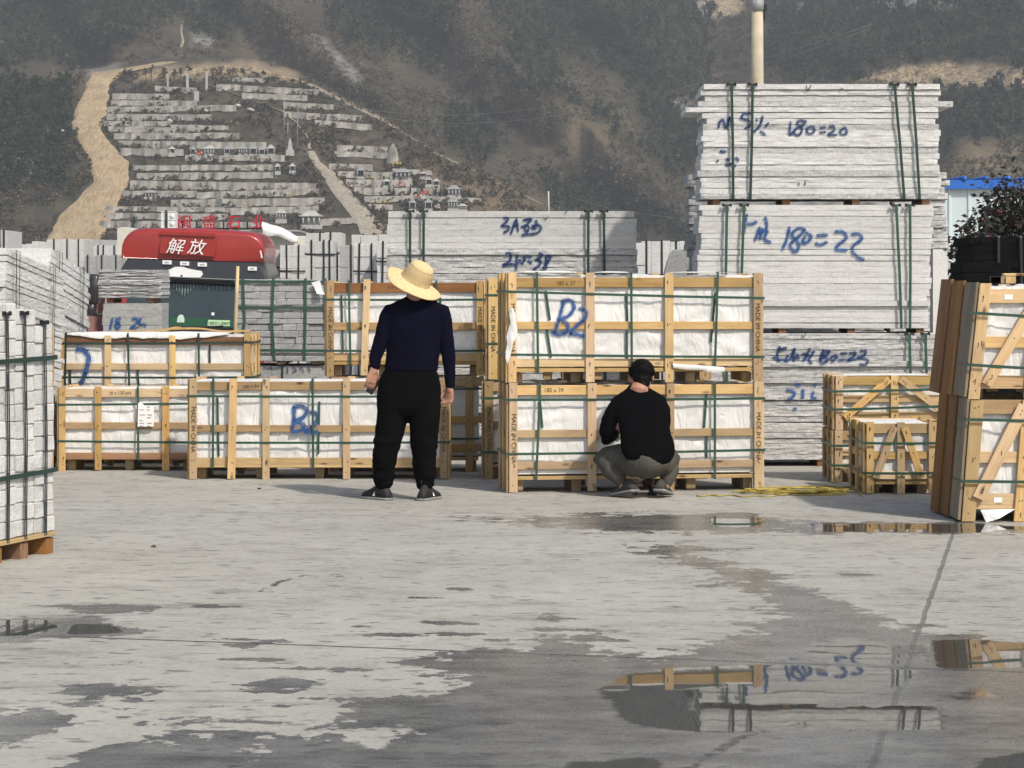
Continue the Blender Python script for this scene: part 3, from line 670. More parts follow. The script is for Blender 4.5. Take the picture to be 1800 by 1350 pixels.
# ================= CRATES =================
def film_block(W_, T_, z0, z1, seed, amp=.014, x0=0.0, name_=None):
    """wrapped load: box of grids with folds; front at y=.046"""
    mb = MB(); yf = .046; rs_ = random.Random(seed)
    folds = [(rs_.uniform(0, W_), rs_.uniform(z0, z1), rs_.uniform(-1.2, 1.2), rs_.uniform(.010, .03), rs_.uniform(.10, .30), rs_.choice((-1, 1))) for _ in range(int(26 * W_ / 1.9) + 8)]
    def dsp(a, b, sd_):
        d = amp * 1.6 * fbm(a * 3.1, b * 3.1, seed + sd_, 3) + amp * .8 * fbm(a * 11, b * 7, seed + 5 + sd_, 2)
        for fx, fz, an, wd, ln, sg in folds:
            ca, sa = math.cos(an), math.sin(an); p = (a - fx) * ca + (b - fz) * sa; q = -(a - fx) * sa + (b - fz) * ca
            d = d + sg * .009 * np.exp(-(q / wd) ** 2) * np.exp(-(p / ln) ** 2)
        return d
    def grid(o, du, dv, nn, lu, lv, sd_):
        nu = max(4, int(lu / .028)); nv = max(4, int(lv / .028))
        a, b = np.meshgrid(np.linspace(0, lu, nu + 1), np.linspace(0, lv, nv + 1))
        d = dsp(a, b + z0, sd_) * np.minimum(1, np.minimum(np.minimum(a, lu - a), np.minimum(b, lv - b)) / .05)
        V = [tuple(Vector(o) + Vector(du) * float(x) + Vector(dv) * float(y) + Vector(nn) * float(k)) for x, y, k in zip(a.ravel(), b.ravel(), d.ravel())]
        n = nu + 1; Fs = [(j * n + i, j * n + i + 1, (j + 1) * n + i + 1, (j + 1) * n + i) for j in range(nv) for i in range(nu)]
        mb.add(V, Fs, 0, None, True)
    xa, xb, ya, yb = x0 + .03, x0 + W_ - .03, yf, T_ - yf
    grid((xa, ya, z0), (1, 0, 0), (0, 0, 1), (0, -1, 0), xb - xa, z1 - z0, 0)
    grid((xa, yb, z0), (0, -1, 0), (0, 0, 1), (-1, 0, 0), yb - ya, z1 - z0, 11)
    grid((xb, ya, z0), (0, 1, 0), (0, 0, 1), (1, 0, 0), yb - ya, z1 - z0, 23)
    grid((xa, ya, z1), (1, 0, 0), (0, 1, 0), (0, 0, 1), xb - xa, yb - ya, 37)
    grid((xb, yb, z0), (-1, 0, 0), (0, 0, 1), (0, 1, 0), xb - xa, z1 - z0, 51)
    return mb
def nails(mb, pts, r=.0045, mat=1):
    for x, y, z in pts:
        V = [(x + r * math.cos(a), y, z + r * 1.3 * math.sin(a)) for a in [k * math.pi / 3 for k in range(6)]]
        mb.add(V, [tuple(range(6))], mat)
        if R.random() < .35: mb.add([(x - .002, y, z), (x - .003, y, z - .022 - R.random() * .02), (x + .003, y, z - .02), (x + .002, y, z)], [(0, 1, 2, 3)], mat)
def crate(label, group, x, y, z, yaw, Wd, T, H, posts, rails, straps_h=(), straps_v=(), inner_v=(), braces=(), post_w=.064, wood='wood', rail_w=.062, stencil=(), notes=(), sides='posts', foot=True, top_film=None, rail_mats=(), seed=1, base=.10, text_c='ink', post_tilt=None, strapmat='strap', sag=0.0, zk=1.0, rack=0.0):
    """slatted export crate. origin = front left bottom corner; x right, y back."""
    H *= zk; rails = [q * zk for q in rails]; straps_h = [(a * zk, b * zk) for a, b in straps_h]; inner_v = [(a, b, c * zk, d * zk) for a, b, c, d in inner_v]; braces = [(a, b * zk, c, d * zk) for a, b, c, d in braces]; notes = [(a, b, c * zk, d) for a, b, c, d in notes]
    t = thing('wooden_crate', label, 'crate', (x, y, z), yaw, group)
    wm = M[wood]; pt = .019
    load = film_block(Wd, T, base + .045, H - .02, seed).build('wrapped_load', M['film'], t)
    # rails (front, back)
    bays = sorted([p for p in posts if not isinstance(p, tuple)])
    for k, zr in enumerate(rails):
        m_ = M[rail_mats[k]] if k < len(rail_mats) and rail_mats[k] else wm
        mb = MB(); e = .004 * (R.random() - .5); w_ = rail_w * (1.25 if k == len(rails) - 1 else 1.0)
        mb.board((.004, pt + .0105, zr + e), (Wd - .004, pt + .0105, zr - e * 2 - sag), w_, .02, (0, 0, 1))
        nails(mb, [(p + R.uniform(-.012, .012), pt + .0, zr + R.uniform(-.01, .01)) for p in bays])
        mb.build('rail', [m_, M['black']], t)
        MB().board((.004, T - pt - .0105, zr), (Wd - .004, T - pt - .0105, zr), w_, .02, (0, 0, 1)).build('rail', wm, t)
        for xs_ in (.0105, Wd - .0105):          # side rails sit between front and back rails
            MB().board((xs_, pt + .023, zr - .004), (xs_, T - pt - .023, zr - .004), w_, .02, (0, 0, 1)).build('side_rail', wm, t)
    # posts
    for k, p in enumerate(posts):
        tl = post_tilt.get(k, 0) if post_tilt else 0
        mb = MB(); zt = H + R.uniform(-.004, .008) + (abs(tl) * .5); zb = R.uniform(.0, .012) + (.0 if foot else .0)
        wv = post_w * R.uniform(.93, 1.07); off = .022 if tl else 0
        mb.board((p + tl, pt / 2 - off, zt), (p - tl * .4, pt / 2 - off, zb), wv, pt, (1, 0, 0))
        nails(mb, [(p + R.uniform(-.016, .016), -.0015 - off, zr + R.uniform(-.014, .014)) for zr in rails for _ in (0, 1)] + [(p + R.uniform(-.01, .01), -.0015 - off, .06)])
        po = mb.build('post', [wm, M['black']], t)
        if k in stencil or (k - len(posts)) in stencil:
            ttext('MADE IN CHINA', .052, po, M[text_c], front_mtx(p + .002, -.0025 - off, H * .50, -90), 'stencil_lettering', 1.02)
        MB().board((p, T - pt / 2, H), (p, T - pt / 2, 0), wv, pt, (1, 0, 0)).build('post', wm, t)
    # side posts or planks
    if sides == 'posts':
        for xs_ in (-.0098, Wd + .0098):
            for yy in (.02 + post_w / 2, T / 2, T - .02 - post_w / 2):
                MB().board((xs_, yy, H - .003), (xs_, yy, .004), post_w, .019, (0, 1, 0)).build('side_post', wm, t)
    elif sides == 'planks':
        n_ = 3; wp = (T - .012) / n_
        for k in range(n_):
            yy = .006 + wp * (k + .5); m_ = M[('graywood', 'redwood', 'redwood')[k]]
            mb = MB(); xo_ = -.0108 - .011 * k; mb.board((xo_, yy, H + .012 + .012 * k), (xo_ - .004, yy, .004 + .006 * (2 - k)), wp - .014, .021, (0, 1, 0))
            for zz in (.10, .16, H * .3, H - .2):
                for q in (-.05, .06):
                    V = [(xo_ - .0155, yy + q + .008 * math.cos(a), zz + .008 * math.sin(a)) for a in [j * math.pi / 4 for j in range(8)]]
                    mb.add(V, [tuple(range(7, -1, -1))], 1)
            mb.build('side_plank', [m_, M['black']], t)
    # skid base
    nb = max(3, int(Wd / .45) + 1)
    for k in range(nb):
        xx = .09 + (Wd - .18) * k / (nb - 1)
        MB().board((xx, .13, base * .45), (xx, T - .045, base * .45), .075, base * .9 - .002, (1, 0, 0)).build('skid', M['oldwood'], t)
    MB().board((.03, .030, base + .016), (Wd - .03, .030, base + .016), .018, .03, (0, 1, 0)).build('deck_board', wm, t)
    for yy in (T * .35, T * .65, T - .07): MB().board((.03, yy, base + .01), (Wd - .03, yy, base + .01), .09, .02, (0, 1, 0)).build('deck_board', wm, t)
    # braces
    for (xa, za, xb, zb) in braces:
        mb = MB(); mb.board((xa, -.0115, za), (xb, -.0115, zb), post_w * .98, .018, (zb - za, 0, xa - xb))
        nails(mb, [(xa + (xb - xa) * q, -.0215, za + (zb - za) * q) for q in (.06, .1, .5, .9, .94)])
        mb.build('brace', [wm, M['black']], t)
    # straps
    e = .014
    for z0, z1 in straps_h:
        yo = -.0225 if braces else -.0015
        MB().ribbon([(-.024, T + e, z0), (-.024, yo, z0), (Wd * .3, yo - .001, z0 + (z1 - z0) * .3 - .003), (Wd * .7, yo - .001, z0 + (z1 - z0) * .7 - .004), (Wd + .024, yo, z1), (Wd + .024, T + e, z1)], [(-1, 0, 0), (-1, -1, 0), (0, -1, 0), (0, -1, 0), (1, -1, 0), (1, 0, 0)], .020).build('strap', M[strapmat], t)
    for xa, xb in straps_v:
        MB().ribbon([(xb, T * .6, base - .002), (xb, -.002, base - .002), (xb, -.0032, base + .01), ((xa + xb) / 2, -.0042, H * .5), (xa, -.0032, H - .01), (xa, -.002, H + .006), (xa, T * .6, H + .006)], [(0, 0, -1), (0, -1, -1), (0, -1, 0), (0, -1, 0), (0, -1, 0), (0, -1, 1), (0, 0, 1)], .020).build('strap', M[strapmat], t)
    for xa, xb, za, zb in inner_v:
        MB().ribbon([(xa, .034, za), ((xa + xb) / 2, .032, (za + zb) / 2), (xb, .034, zb)], [(0, -1, 0)] * 3, .019).build('strap', M[strapmat], t)
    for body, xx, zz, sz in notes:
        ttext(body, sz, t, M['ink'], front_mtx(xx, pt - .001, zz, R.uniform(-2, 2)) , 'pencil_marking', 1.0)
    if top_film:
        for xa, xb, hh in top_film:
            n_ = max(6, int((xb - xa) / .05)); rows = []
            for i in range(n_ + 1):
                xx = xa + (xb - xa) * i / n_; k = math.sin(math.pi * i / n_) ** .5 * hh * (.7 + .6 * (n1(i * .6, seed) + .5))
                kk = abs(k) * (.25 if hh < 0 else .6); rows.append([(xx, .004 if hh < 0 else .02, H - .002 + min(0, k)), (xx, .012 if hh > 0 else -.004, H + max(kk, .003) * .6), (xx, .08, H + kk), (xx, .25, H + kk * .8 + .004)])
            MB().rings(rows, cap=False, closed=False).build('film_flap', M['film'], t)
    if rack:
        sh_ = Matrix(((1, 0, rack, 0), (0, 1, 0, 0), (0, 0, 1, 0), (0, 0, 0, 1)))
        for c in kids(t): c.data.transform(sh_)
    return t
def onG(px, py): return G(px, py)

GR = 'slatted export crates stacked in the yard'
# --- B2 pair in the middle, right end a little farther away
pl = onG(895, 867); pr = onG(1340, 862.5)
yawB = math.atan2(pr.y - pl.y, pr.x - pl.x); WB = (pr - pl).length; HB = .826 * 1.05
sB = F / pl.y
postsB = [.034, .665, 1.300, WB - .034]
low = crate('lower crate of the middle pair behind the crouching man, clean pale slats', GR, pl.x, pl.y, pl.z, yawB, WB, .60, .826, postsB, [.205, .445, .775], straps_h=[(.705, .705), (.295, .31)], straps_v=[(.245, .215), (1.66, 1.66)], inner_v=[(.27, .25, .49, .70), (1.58, 1.60, .48, .74), (1.60, 1.60, .25, .42)], stencil=(0, -1), notes=[('180 x 39', .36, .775, .045)], seed=11, post_w=.066, zk=1.05)
up = crate('upper crate of the middle pair with B2 sprayed in blue on its wrap', GR, pl.x - .004, pl.y + .002, pl.z + HB + .004, yawB + .004, WB, .60, .826, [.030, .655, 1.295, WB - .034], [.150, .430, .752], straps_h=[(.685, .635), (.215, .190)], straps_v=[(.225, .235), (.985, .990), (1.69, 1.665)], inner_v=[(.335, .30, .47, .69), (.345, .31, .19, .40), (.96, .95, .46, .67), (.955, .955, .18, .39), (1.64, 1.68, .30, .68)], stencil=(0, -1), notes=[('180 x 37', .46, .745, .045)], seed=12, post_w=.066, top_film=[(.07, .60, .022), (.72, 1.0, .018), (1.33, 1.78, .014)], base=.085, zk=1.062)
paint(up, 'spray_marking', [[(992, 528), (984, 556), (975, 586)], [(986, 530), (1004, 528), (1009, 542), (998, 556), (984, 561), (997, 568), (997, 582), (982, 588), (969, 583)], [(1017, 541), (1030, 548), (1028, 560), (1012, 574), (1003, 586), (1016, 588), (1029, 592)]], 5.0)
# --- stack behind it whose left posts show
pc = onG(850, 842.5); sc_ = F / pc.y
crate('lower crate behind the middle pair, only its left end showing', GR, pc.x, pc.y, pc.z, 0, 1.9, .58, .80, [.045, .68, 1.3, 1.86], [.20, .44, .75], straps_h=[(.66, .66), (.22, .22)], straps_v=[], stencil=(0,), seed=21, wood='oldwood', post_w=.075, zk=1.055)
crate('upper crate behind the middle pair, MADE IN CHINA on its tall left post', GR, PX(857, pc.y), pc.y + .005, pc.z + .848, 0, 1.9, .58, .845, [.045, .68, 1.3, 1.86], [.20, .44, .78], straps_h=[(.70, .71), (.30, .31)], stencil=(0,), seed=22, post_w=.078, zk=1.045)
# --- pair at the man's back
Da = 19.65; za = gz(Da)
crate('lower crate seen past the standing man, grey wrap in shade', GR, PX(582, Da), Da, za, 0, PX(846, Da) - PX(582, Da), .60, .80, [.04, .40, .82, 1.24], [.20, .44, .76], straps_h=[(.70, .70), (.28, .28)], straps_v=[(1.06, 1.05)], seed=31, zk=1.068)
crate('upper crate behind the straw hat, reddish top rail and a loose slanting slat', GR, PX(574, Da), Da, za + .858, 0, PX(850, Da) - PX(574, Da), .60, .80, [.032, .345, PX(850, Da) - PX(574, Da) - .035], [.16, .42, .745], straps_h=[(.645, .645), (.215, .215)], straps_v=[(.20, .215), (.985, .975)], inner_v=[(.145, .13, .20, .68), (1.02, 1.02, .46, .66)], stencil=(0, -1), notes=[('210 x 30', .62, .745, .042)], rail_mats=(None, None, 'redwood'), seed=32, post_tilt={1: .02}, rail_w=.07, zk=1.068)
# --- B2 crate left of the standing man
pe = onG(333, 843); WE = PX(786, pe.y) - PX(333, pe.y)
e_ = crate('long low crate left of the standing man with B2 sprayed in blue', GR, pe.x, pe.y, pe.z, 0, WE, .62, .800, [.030, .365, .655, 1.345, 1.700, WE - .032], [.145, .405, .745], straps_h=[(.665, .665), (.295, .298)], straps_v=[(.335 - .13, .20), (1.055, 1.06)], inner_v=[(.245, .235, .18, .66), (1.10, 1.11, .20, .62)], stencil=(0, -1), notes=[('180 x 34', .52, .74, .04)], seed=41, post_tilt={1: .014}, rail_w=.06, zk=1.075)
paint(e_, 'spray_marking', [[(516, 714), (517, 735), (513, 757)], [(514, 716), (530, 714), (539, 722), (533, 733), (517, 741), (533, 745), (531, 755), (512, 760)], [(544, 724), (557, 728), (557, 740), (546, 752), (536, 758), (550, 760), (560, 758)]], 5.5)
# --- far left pair
pf = onG(103, 828); WF = PX(446, pf.y) - PX(103, pf.y)
f_ = crate('far left lower crate with a white packing sheet taped on its wrap', GR, pf.x, pf.y, pf.z, 0, WF, .62, .715, [.03, .355, .965, WF - .035], [.125, .385, .665], straps_h=[(.565, .585), (.255, .245)], straps_v=[(.715, .72)], inner_v=[], notes=[('18 x 130 pcs', .55, .665, .04)], seed=51, rail_mats=('redwood',), zk=1.058)
pp_ = MB(); pp_.add([(.715, -.010, .40), (.860, -.008, .402), (.862, .002, .62), (.718, -.003, .622), (.715, -.0115, .40), (.860, -.0095, .402), (.862, .0005, .62), (.718, -.0045, .622)], [(0, 1, 2, 3), (7, 6, 5, 4), (0, 4, 5, 1), (1, 5, 6, 2), (2, 6, 7, 3), (3, 7, 4, 0)])
sh = pp_.build('packing_sheet', M['paper'], f_)
mb = MB()
for k in range(8):
    zz = .60 - k * .025 - (.02 if k > 2 else 0); yv = -.0016 - (.62 - zz) * .034 - .004
    for a, b in (((.73, .785) if k not in (1, 2) else (.73, .80)), (.80, .845)):
        if R.random() < .75: mb.box((a, yv - .001, zz), (a + (b - a) * R.uniform(.5, 1), yv, zz + .006))
mb.build('printed_lines', M['ink_grey'], sh)
Df2 = 20.72; zf2 = gz(Df2); HF2 = CH - (586 - HZ) * Df2 / F - zf2
g_ = crate('far left upper crate with loose film hanging over its top rail', GR, PX(101, Df2), Df2, zf2, 0, PX(441, Df2) - PX(101, Df2), .62, HF2, [.035, .475, 1.085, PX(441, Df2) - PX(101, Df2) - .035], [.15, .42, HF2 - .315, HF2 - .07], straps_h=[(HF2 - .095, HF2 - .085), (HF2 - .415, HF2 - .415)], straps_v=[(.08, .06), (.665, .70), (1.335, 1.35)], inner_v=[(1.435, 1.435, HF2 - .3, HF2 - .10), (.12, .11, HF2 - .6, HF2 - .34), (.77, .75, HF2 - .6, HF2 - .34)], rail_mats=(None, None, None, 'redwood'), seed=52, top_film=[(.05, 1.62, -.05)], strapmat='strap_dark')
paint(g_, 'spray_marking', [[(133, 614), (148, 616), (156, 628), (153, 645), (148, 662), (141, 676)]], 7, 'spray')
# --- little crates right of the cord
psb = onG(1522, 869); WSB = PX(1646, psb.y) - PX(1522, psb.y); HS = .522
crate('small braced crate standing alone in front of the slab tower', 'small braced crates right of the yellow cord', psb.x, psb.y, psb.z, 0, WSB, .78, HS, [.035, WSB / 2, WSB - .030], [.135, .28, .475], straps_h=[(.372, .372), (.155, .157)], braces=[(.225, .49, .075, .12), (.305, .48, .435, .12)], seed=61, post_w=.058, base=.075, zk=1.09)
psa = onG(1467, 849); WSA = 1.05; HA = .40
crate('lowest small crate, mostly hidden behind the lone small crate', 'small braced crates right of the yellow cord', psa.x, psa.y, psa.z, 0, WSA, .62, HA, [.035, .5, WSA - .03], [.12, .235, .36], straps_h=[(.285, .29), (.135, .135)], braces=[(.46, .37, .08, .09)], seed=62, post_w=.062, base=.075, zk=1.10)
crate('small crate with roof-shaped braces stacked behind the lone small crate', 'small braced crates right of the yellow cord', psa.x + .005, psa.y - .002, psa.z + HA * 1.1 + .004, 0, WSA, .62, HA + .035, [.035, .5, WSA - .03], [.115, .25, .395], straps_h=[(.31, .335), (.165, .20)], braces=[(.455, .41, .08, .10), (.545, .41, .97, .10)], seed=63, post_w=.062, base=.075, top_film=[(.1, .8, .012)], zk=1.05)
# --- tall pair at the right edge, planked side
pr_ = onG(1690, 918); HR = .812
c1 = crate('lower crate at the right edge with dark planked side and torn film hanging below', 'tall planked crates at the right edge', pr_.x, pr_.y, pr_.z, .012, 1.25, .84, HR, [.048, .40, .83, 1.2], [.150, .430, .765], straps_h=[(.685, .665), (.275, .268)], braces=[(.37, .78, .10, .16)], sides='planks', seed=71, post_w=.088, rail_w=.078, base=.085, zk=1.028, rack=.075)
c2 = crate('upper crate at the right edge with planks rising above it and slack straps', 'tall planked crates at the right edge', pr_.x + .045, pr_.y + .012, pr_.z + HR * 1.028 + .006, .0, 1.25, 1.16, HR - .03, [.042, .42, .86, 1.2], [.120, .385, .70], straps_h=[(.585, .515), (.235, .165)], braces=[(.425, .73, .115, .10)], sides='planks', seed=72, post_w=.078, rail_w=.078, base=.07, zk=1.01, rack=.105)
for c_, xx, zz in ((c1, .24, .150), (c2, .22, .70)):
    MB().box((xx - .028 + .09 * zz, .0165, zz - .018), (xx + .030 + .09 * zz, .0178, zz + .018)).build('paper_label', M['paper'], c_)
mb = MB(); mb.add([(.13, -.004, .085), (.37, .0, .09), (.25, -.035, .028), (.165, -.025, .0), (.13, .004, .085), (.37, .008, .09), (.25, -.030, .028), (.165, -.02, .0)], [(0, 3, 2, 1), (4, 5, 6, 7), (0, 1, 5, 4), (1, 2, 6, 5), (2, 3, 7, 6), (3, 0, 4, 7)])
mb.add([(.47, -.004, .085), (.60, .0, .09), (.53, -.02, .004), (.47, .004, .085), (.60, .008, .09), (.53, -.015, .004)], [(0, 2, 1), (3, 4, 5), (0, 1, 4, 3), (1, 2, 5, 4), (2, 0, 3, 5)]); mb.build('film_flap', M['film'], c1)
mb = MB()
zt = pr_.z + HR * 2 - .02
t = thing('timber_offcuts', 'short timber offcuts lying on top of the right edge crates', 'timber', (pr_.x + .30, pr_.y + .25, pr_.z + HR * 1.028 + .006 + (HR - .03) * 1.01 + .001))
for k, (a, b, c_) in enumerate(((0, .55, 0), (.0, .6, .075), (.03, .5, .15))): MB().board((a + .1, b * .3, .028), (a + .1, b * .3 + .34, .028), .07, .05, (1, 0, 0)).build('offcut', M['oldwood' if k < 2 else 'wood'], t); MB().board((a + .05 + k * .09, .05, .065), (a + .5 + k * .09, .08, .065), .05, .018, (0, 1, 0)).build('offcut', M['wood'], t)
# film scrap drooping at the left of the upper B2 crate
rows = []
for i in range(9):
    q = i / 8; wv = .012 + .036 * math.sin(math.pi * min(1, q * 1.1)) + .012 * math.sin(q * 17); cx = .02 + .02 * math.sin(q * 5) - .01 * q
    rows.append([(cx - wv * .8, -.012 - .012 * math.sin(q * 9), .60 - q * .46), (cx, -.030 - .01 * math.sin(q * 13), .60 - q * .47), (cx + wv * .7, -.010, .60 - q * .45)])
MB().rings(rows, cap=False, closed=False).build('film_flap', M['film'], up)
rows = []
for i in range(15):
    q = i / 14; xx = 1.32 + q * .42; s_ = .006 + .016 * abs(math.sin(q * 6)) * (.3 + q)
    rows.append([(xx, -.008, .150 - q * .03), (xx + .005, -.02, .135 - q * .03 - s_ * .5), (xx, -.012, .125 - q * .03 - s_)])
MB().rings(rows, cap=False, closed=False).build('film_flap', M['film'], up)

# ================= STONE =================
def slab(mb, x0, x1, y0, y1, z0, z1, rough, seed, nx=None, mat=0):
    nx = nx or max(6, int((x1 - x0) / .03)); xs = np.linspace(x0, x1, nx + 1)
    def j(f, s, a): return a * 2 * fbm(xs * f, np.full(xs.shape, s * 3.7), seed, 3)
    h = z1 - z0; ch = min(.0008 + rough * (.35 if rough > .008 else .16), h * .2)
    zt = j(5, 1, .003 + rough * .12); zb = j(5, 2, .002 + rough * .08)
    fl = [y0 + ch + j(9, 3, rough), y0 + j(11, 4, rough), y0 + j(11, 5, rough), y0 + j(11, 6, rough), y0 + ch + j(9, 7, rough)]
    zz = [z0 + zb, z0 + ch + zb, z0 + h * .5 + 0 * xs, z1 - ch + zt, z1 + zt]
    ends = np.zeros(nx + 1); ends[0] = ends[-1] = rough * .6
    rings = []
    for i in range(nx + 1):
        rings.append([(xs[i], fl[k][i] + ends[i], zz[k][i]) for k in range(5)] + [(xs[i], y1, z1), (xs[i], y1, z0)])
    mb.rings(rings, mat, False)
def bow(mb, x, y, z, s=.03):
    for sg in (-1, 1): mb.add([(x, y, z), (x + sg * s, y - .004, z + s * .45), (x + sg * s * 1.1, y - .004, z - s * .35), (x, y + .012, z), (x + sg * s, y + .02, z + s * .45), (x + sg * s * 1.1, y + .02, z - s * .35)], [(0, 1, 2), (5, 4, 3), (0, 3, 4, 1), (1, 4, 5, 2), (2, 5, 3, 0)])
def bundle(label, group, x0, x1, y, T, zlow, zs, mats, rough, straps, jit=.015, lef=.0, bear=.045, seed=1, over=None, strap='strap_dark', bearers=3, protect=True, overhang=None, slant=0, yaw=0, tilt=(0, 0), jy=.008):
    """strapped bundle of slabs; zs = list of layer heights from the bottom"""
    t = thing('slab_bundle', label, 'stone slabs', (x0, y, zlow), yaw, group, tilt)
    Wd = x1 - x0; z = bear; n = len(zs); rr = random.Random(seed); top = bear + sum(zs)
    for k in range(bearers):
        xx = .12 + (Wd - .24) * k / max(1, bearers - 1)
        MB().board((xx, .02, bear * .5), (xx, T - .03, bear * .5), .07, bear - .002, (1, 0, 0)).build('bearer', M['redwood'], t)
    yfr = []
    for k, h in enumerate(zs):
        q = k / max(1, n - 1)
        a = rr.uniform(-jit, jit) + lef * (1 - q); b = Wd + rr.uniform(-jit, jit) + slant * (1 - q)
        if over and k in over: a += over[k][0]; b += over[k][1]
        yj = rr.uniform(-jy, jy) * .55 - (rr.uniform(.012, .026) if rr.random() < .16 else 0)
        r_ = rough[k] if hasattr(rough, '__len__') else rough
        m_ = mats[k % len(mats)] if not callable(mats) else mats(k)
        mb = MB(); slab(mb, a, b, yj, T, z + .0008, z + h - .0004 - (rr.uniform(.003, .007) if rr.random() < .24 else 0), r_, seed * 100 + k)
        mb.build('slab', M[m_], t); z += h; yfr.append(yj)
    yo = min(yfr) - .016
    for xa, xb in straps:
        MB().ribbon([(xb, .3, bear - .006), (xb, yo, bear - .002), (xb, yo - .003, bear + .02), ((xa + xb) / 2 + .004, yo - .003, (bear + top) / 2), (xa, yo - .003, top - .01), (xa, yo + .006, top + .006), (xa, .3, top + .004)], [(0, 0, -1), (0, -1, -1), (0, -1, 0), (0, -1, 0), (0, -1, 0), (0, -1, 1), (0, 0, 1)], .026, .0016).build('strap', M[strap], t)
        if protect:
            mb = MB(); bow(mb, xa, yo - .006, top - .004, .042); fix_normals(mb.build('edge_protector', M['black'], t))
    return t
# --- tower of three bundles at the right
DT = 20.35; zT = gz(DT); rng_ = random.Random(3)
def layers(n, total):
    a = [1 + rng_.uniform(-.06, .06) for _ in range(n)]; s = sum(a); return [x * total / n * n / s for x in a]
def zz(py): return CH - (py - HZ) * DT / F
tb0, tb1 = zz(822), zz(586)
b1 = bundle('bottom bundle of the slab tower, rough grey faces marked 180=23 in dark blue', 'three bundles of the slab tower', PX(1238, DT), PX(1650, DT), DT, .62, zT, layers(23, tb1 - zT - .06), ['granite_rough'], .011, [(PX(1597, DT) - PX(1238, DT), PX(1601, DT) - PX(1238, DT)), (PX(1625, DT) - PX(1238, DT), PX(1630, DT) - PX(1238, DT)), (.2, .2), (.36, .36)], bear=.06, seed=5, strap='strap')
paint(b1, 'spray_marking', [[(1371, 608), (1366, 626), (1371, 634), (1358, 628)], [(1369, 615), (1384, 611)], [(1372, 632), (1383, 633)], [(1386, 624), (1380, 634), (1390, 630), (1397, 612), (1394, 634), (1402, 624), (1404, 632)], [(1408, 624), (1420, 622), (1411, 636)], [(1424, 612), (1418, 626), (1412, 634)], [(1432, 616), (1422, 632), (1428, 639)], [(1448, 614), (1440, 636)], [(1460, 618), (1449, 618), (1447, 626), (1456, 632), (1446, 638), (1443, 631), (1453, 624), (1459, 617)], [(1470, 624), (1461, 628), (1463, 634), (1471, 629), (1469, 623)], [(1477, 622), (1490, 621)], [(1473, 633), (1488, 632)], [(1492, 621), (1504, 620), (1500, 627), (1490, 633), (1508, 631)], [(1511, 617), (1522, 617), (1518, 625), (1508, 629), (1524, 632), (1522, 641), (1510, 640)]], 3.6, 'spray_dark')
paint(b1, 'spray_marking', [[(1382, 684), (1396, 690), (1392, 700), (1384, 701)], [(1412, 683), (1411, 701)], [(1430, 688), (1428, 698), (1436, 700)], [(1397, 716), (1398, 721)], [(1396, 676), (1408, 677)], [(1430, 676), (1436, 678)]], 4, 'spray')
paint(b1, 'pencil_marking', [[(1409, 587), (1412, 592), (1417, 586)]], 1.3, 'black', False)
zb2 = tb1 - .0; mid_h = zz(360) - zb2 - .045
b2 = bundle('middle bundle of the slab tower, smooth pale faces marked 180=22 in blue', 'three bundles of the slab tower', PX(1232, DT), PX(1641, DT), DT, .60, zb2 + .002, layers(22, mid_h - .004), lambda k: 'granite', .0035, [(PX(1277, DT) - PX(1232, DT), PX(1272, DT) - PX(1232, DT)), (PX(1307, DT) - PX(1232, DT), PX(1298, DT) - PX(1232, DT)), (PX(1574, DT) - PX(1232, DT), PX(1583, DT) - PX(1232, DT)), (PX(1598, DT) - PX(1232, DT), PX(1598, DT) - PX(1232, DT))], jit=.02, lef=-.03, seed=6, bear=.045, strap='strap', slant=-.06, bearers=4)
paint(b2, 'spray_marking', [[(1313, 376), (1310, 392), (1307, 412)], [(1313, 394), (1324, 393), (1331, 388)], [(1345, 380), (1348, 400), (1336, 410)], [(1336, 398), (1327, 424)], [(1340, 400), (1336, 422)], [(1350, 404), (1344, 420), (1356, 426)], [(1388, 398), (1384, 418), (1375, 440)], [(1416, 404), (1404, 401), (1392, 412), (1402, 424), (1404, 436), (1397, 442), (1389, 432), (1394, 424), (1408, 412), (1416, 402)], [(1415, 408), (1426, 415), (1420, 425), (1411, 426), (1416, 414)], [(1435, 414), (1456, 413)], [(1433, 427), (1442, 430), (1455, 425)], [(1467, 407), (1482, 408), (1488, 418), (1474, 430), (1470, 438), (1490, 440)], [(1496, 412), (1510, 411), (1515, 420), (1502, 430), (1498, 440), (1508, 452), (1520, 457)]], 4.2)
paint(b2, 'spray_marking', [[(1272, 362), (1271, 378)], [(1270, 400), (1266, 424)], [(1264, 436), (1266, 454)], [(1260, 460), (1266, 478)]], 4.5, 'mist', False)
zb3 = zz(360) + .002; top_h = zz(148) - zb3 - .05
ov = {15: (-.15, .005), 16: (-.045, .115), 14: (-.02, .0), 18: (-.02, 0), 4: (-.035, .02), 3: (-.03, .02), 17: (.0, -.02), 13: (.03, -.02)}
b3 = bundle('top bundle of the slab tower, one slab jutting out left, marked 180=20', 'three bundles of the slab tower', PX(1237, DT), PX(1651, DT), DT, .60, zb3, layers(20, top_h), lambda k: 'granite' if k % 4 else 'granite_rough', [.006 if k % 3 else .010 for k in range(20)], [(PX(1285, DT) - PX(1237, DT), PX(1288, DT) - PX(1237, DT)), (PX(1322, DT) - PX(1237, DT), PX(1318, DT) - PX(1237, DT)), (PX(1571, DT) - PX(1237, DT), PX(1588, DT) - PX(1237, DT)), (PX(1602, DT) - PX(1237, DT), PX(1615, DT) - PX(1237, DT))], jit=.018, lef=-.02, seed=7, bear=.05, over=ov, bearers=4, jy=.014)
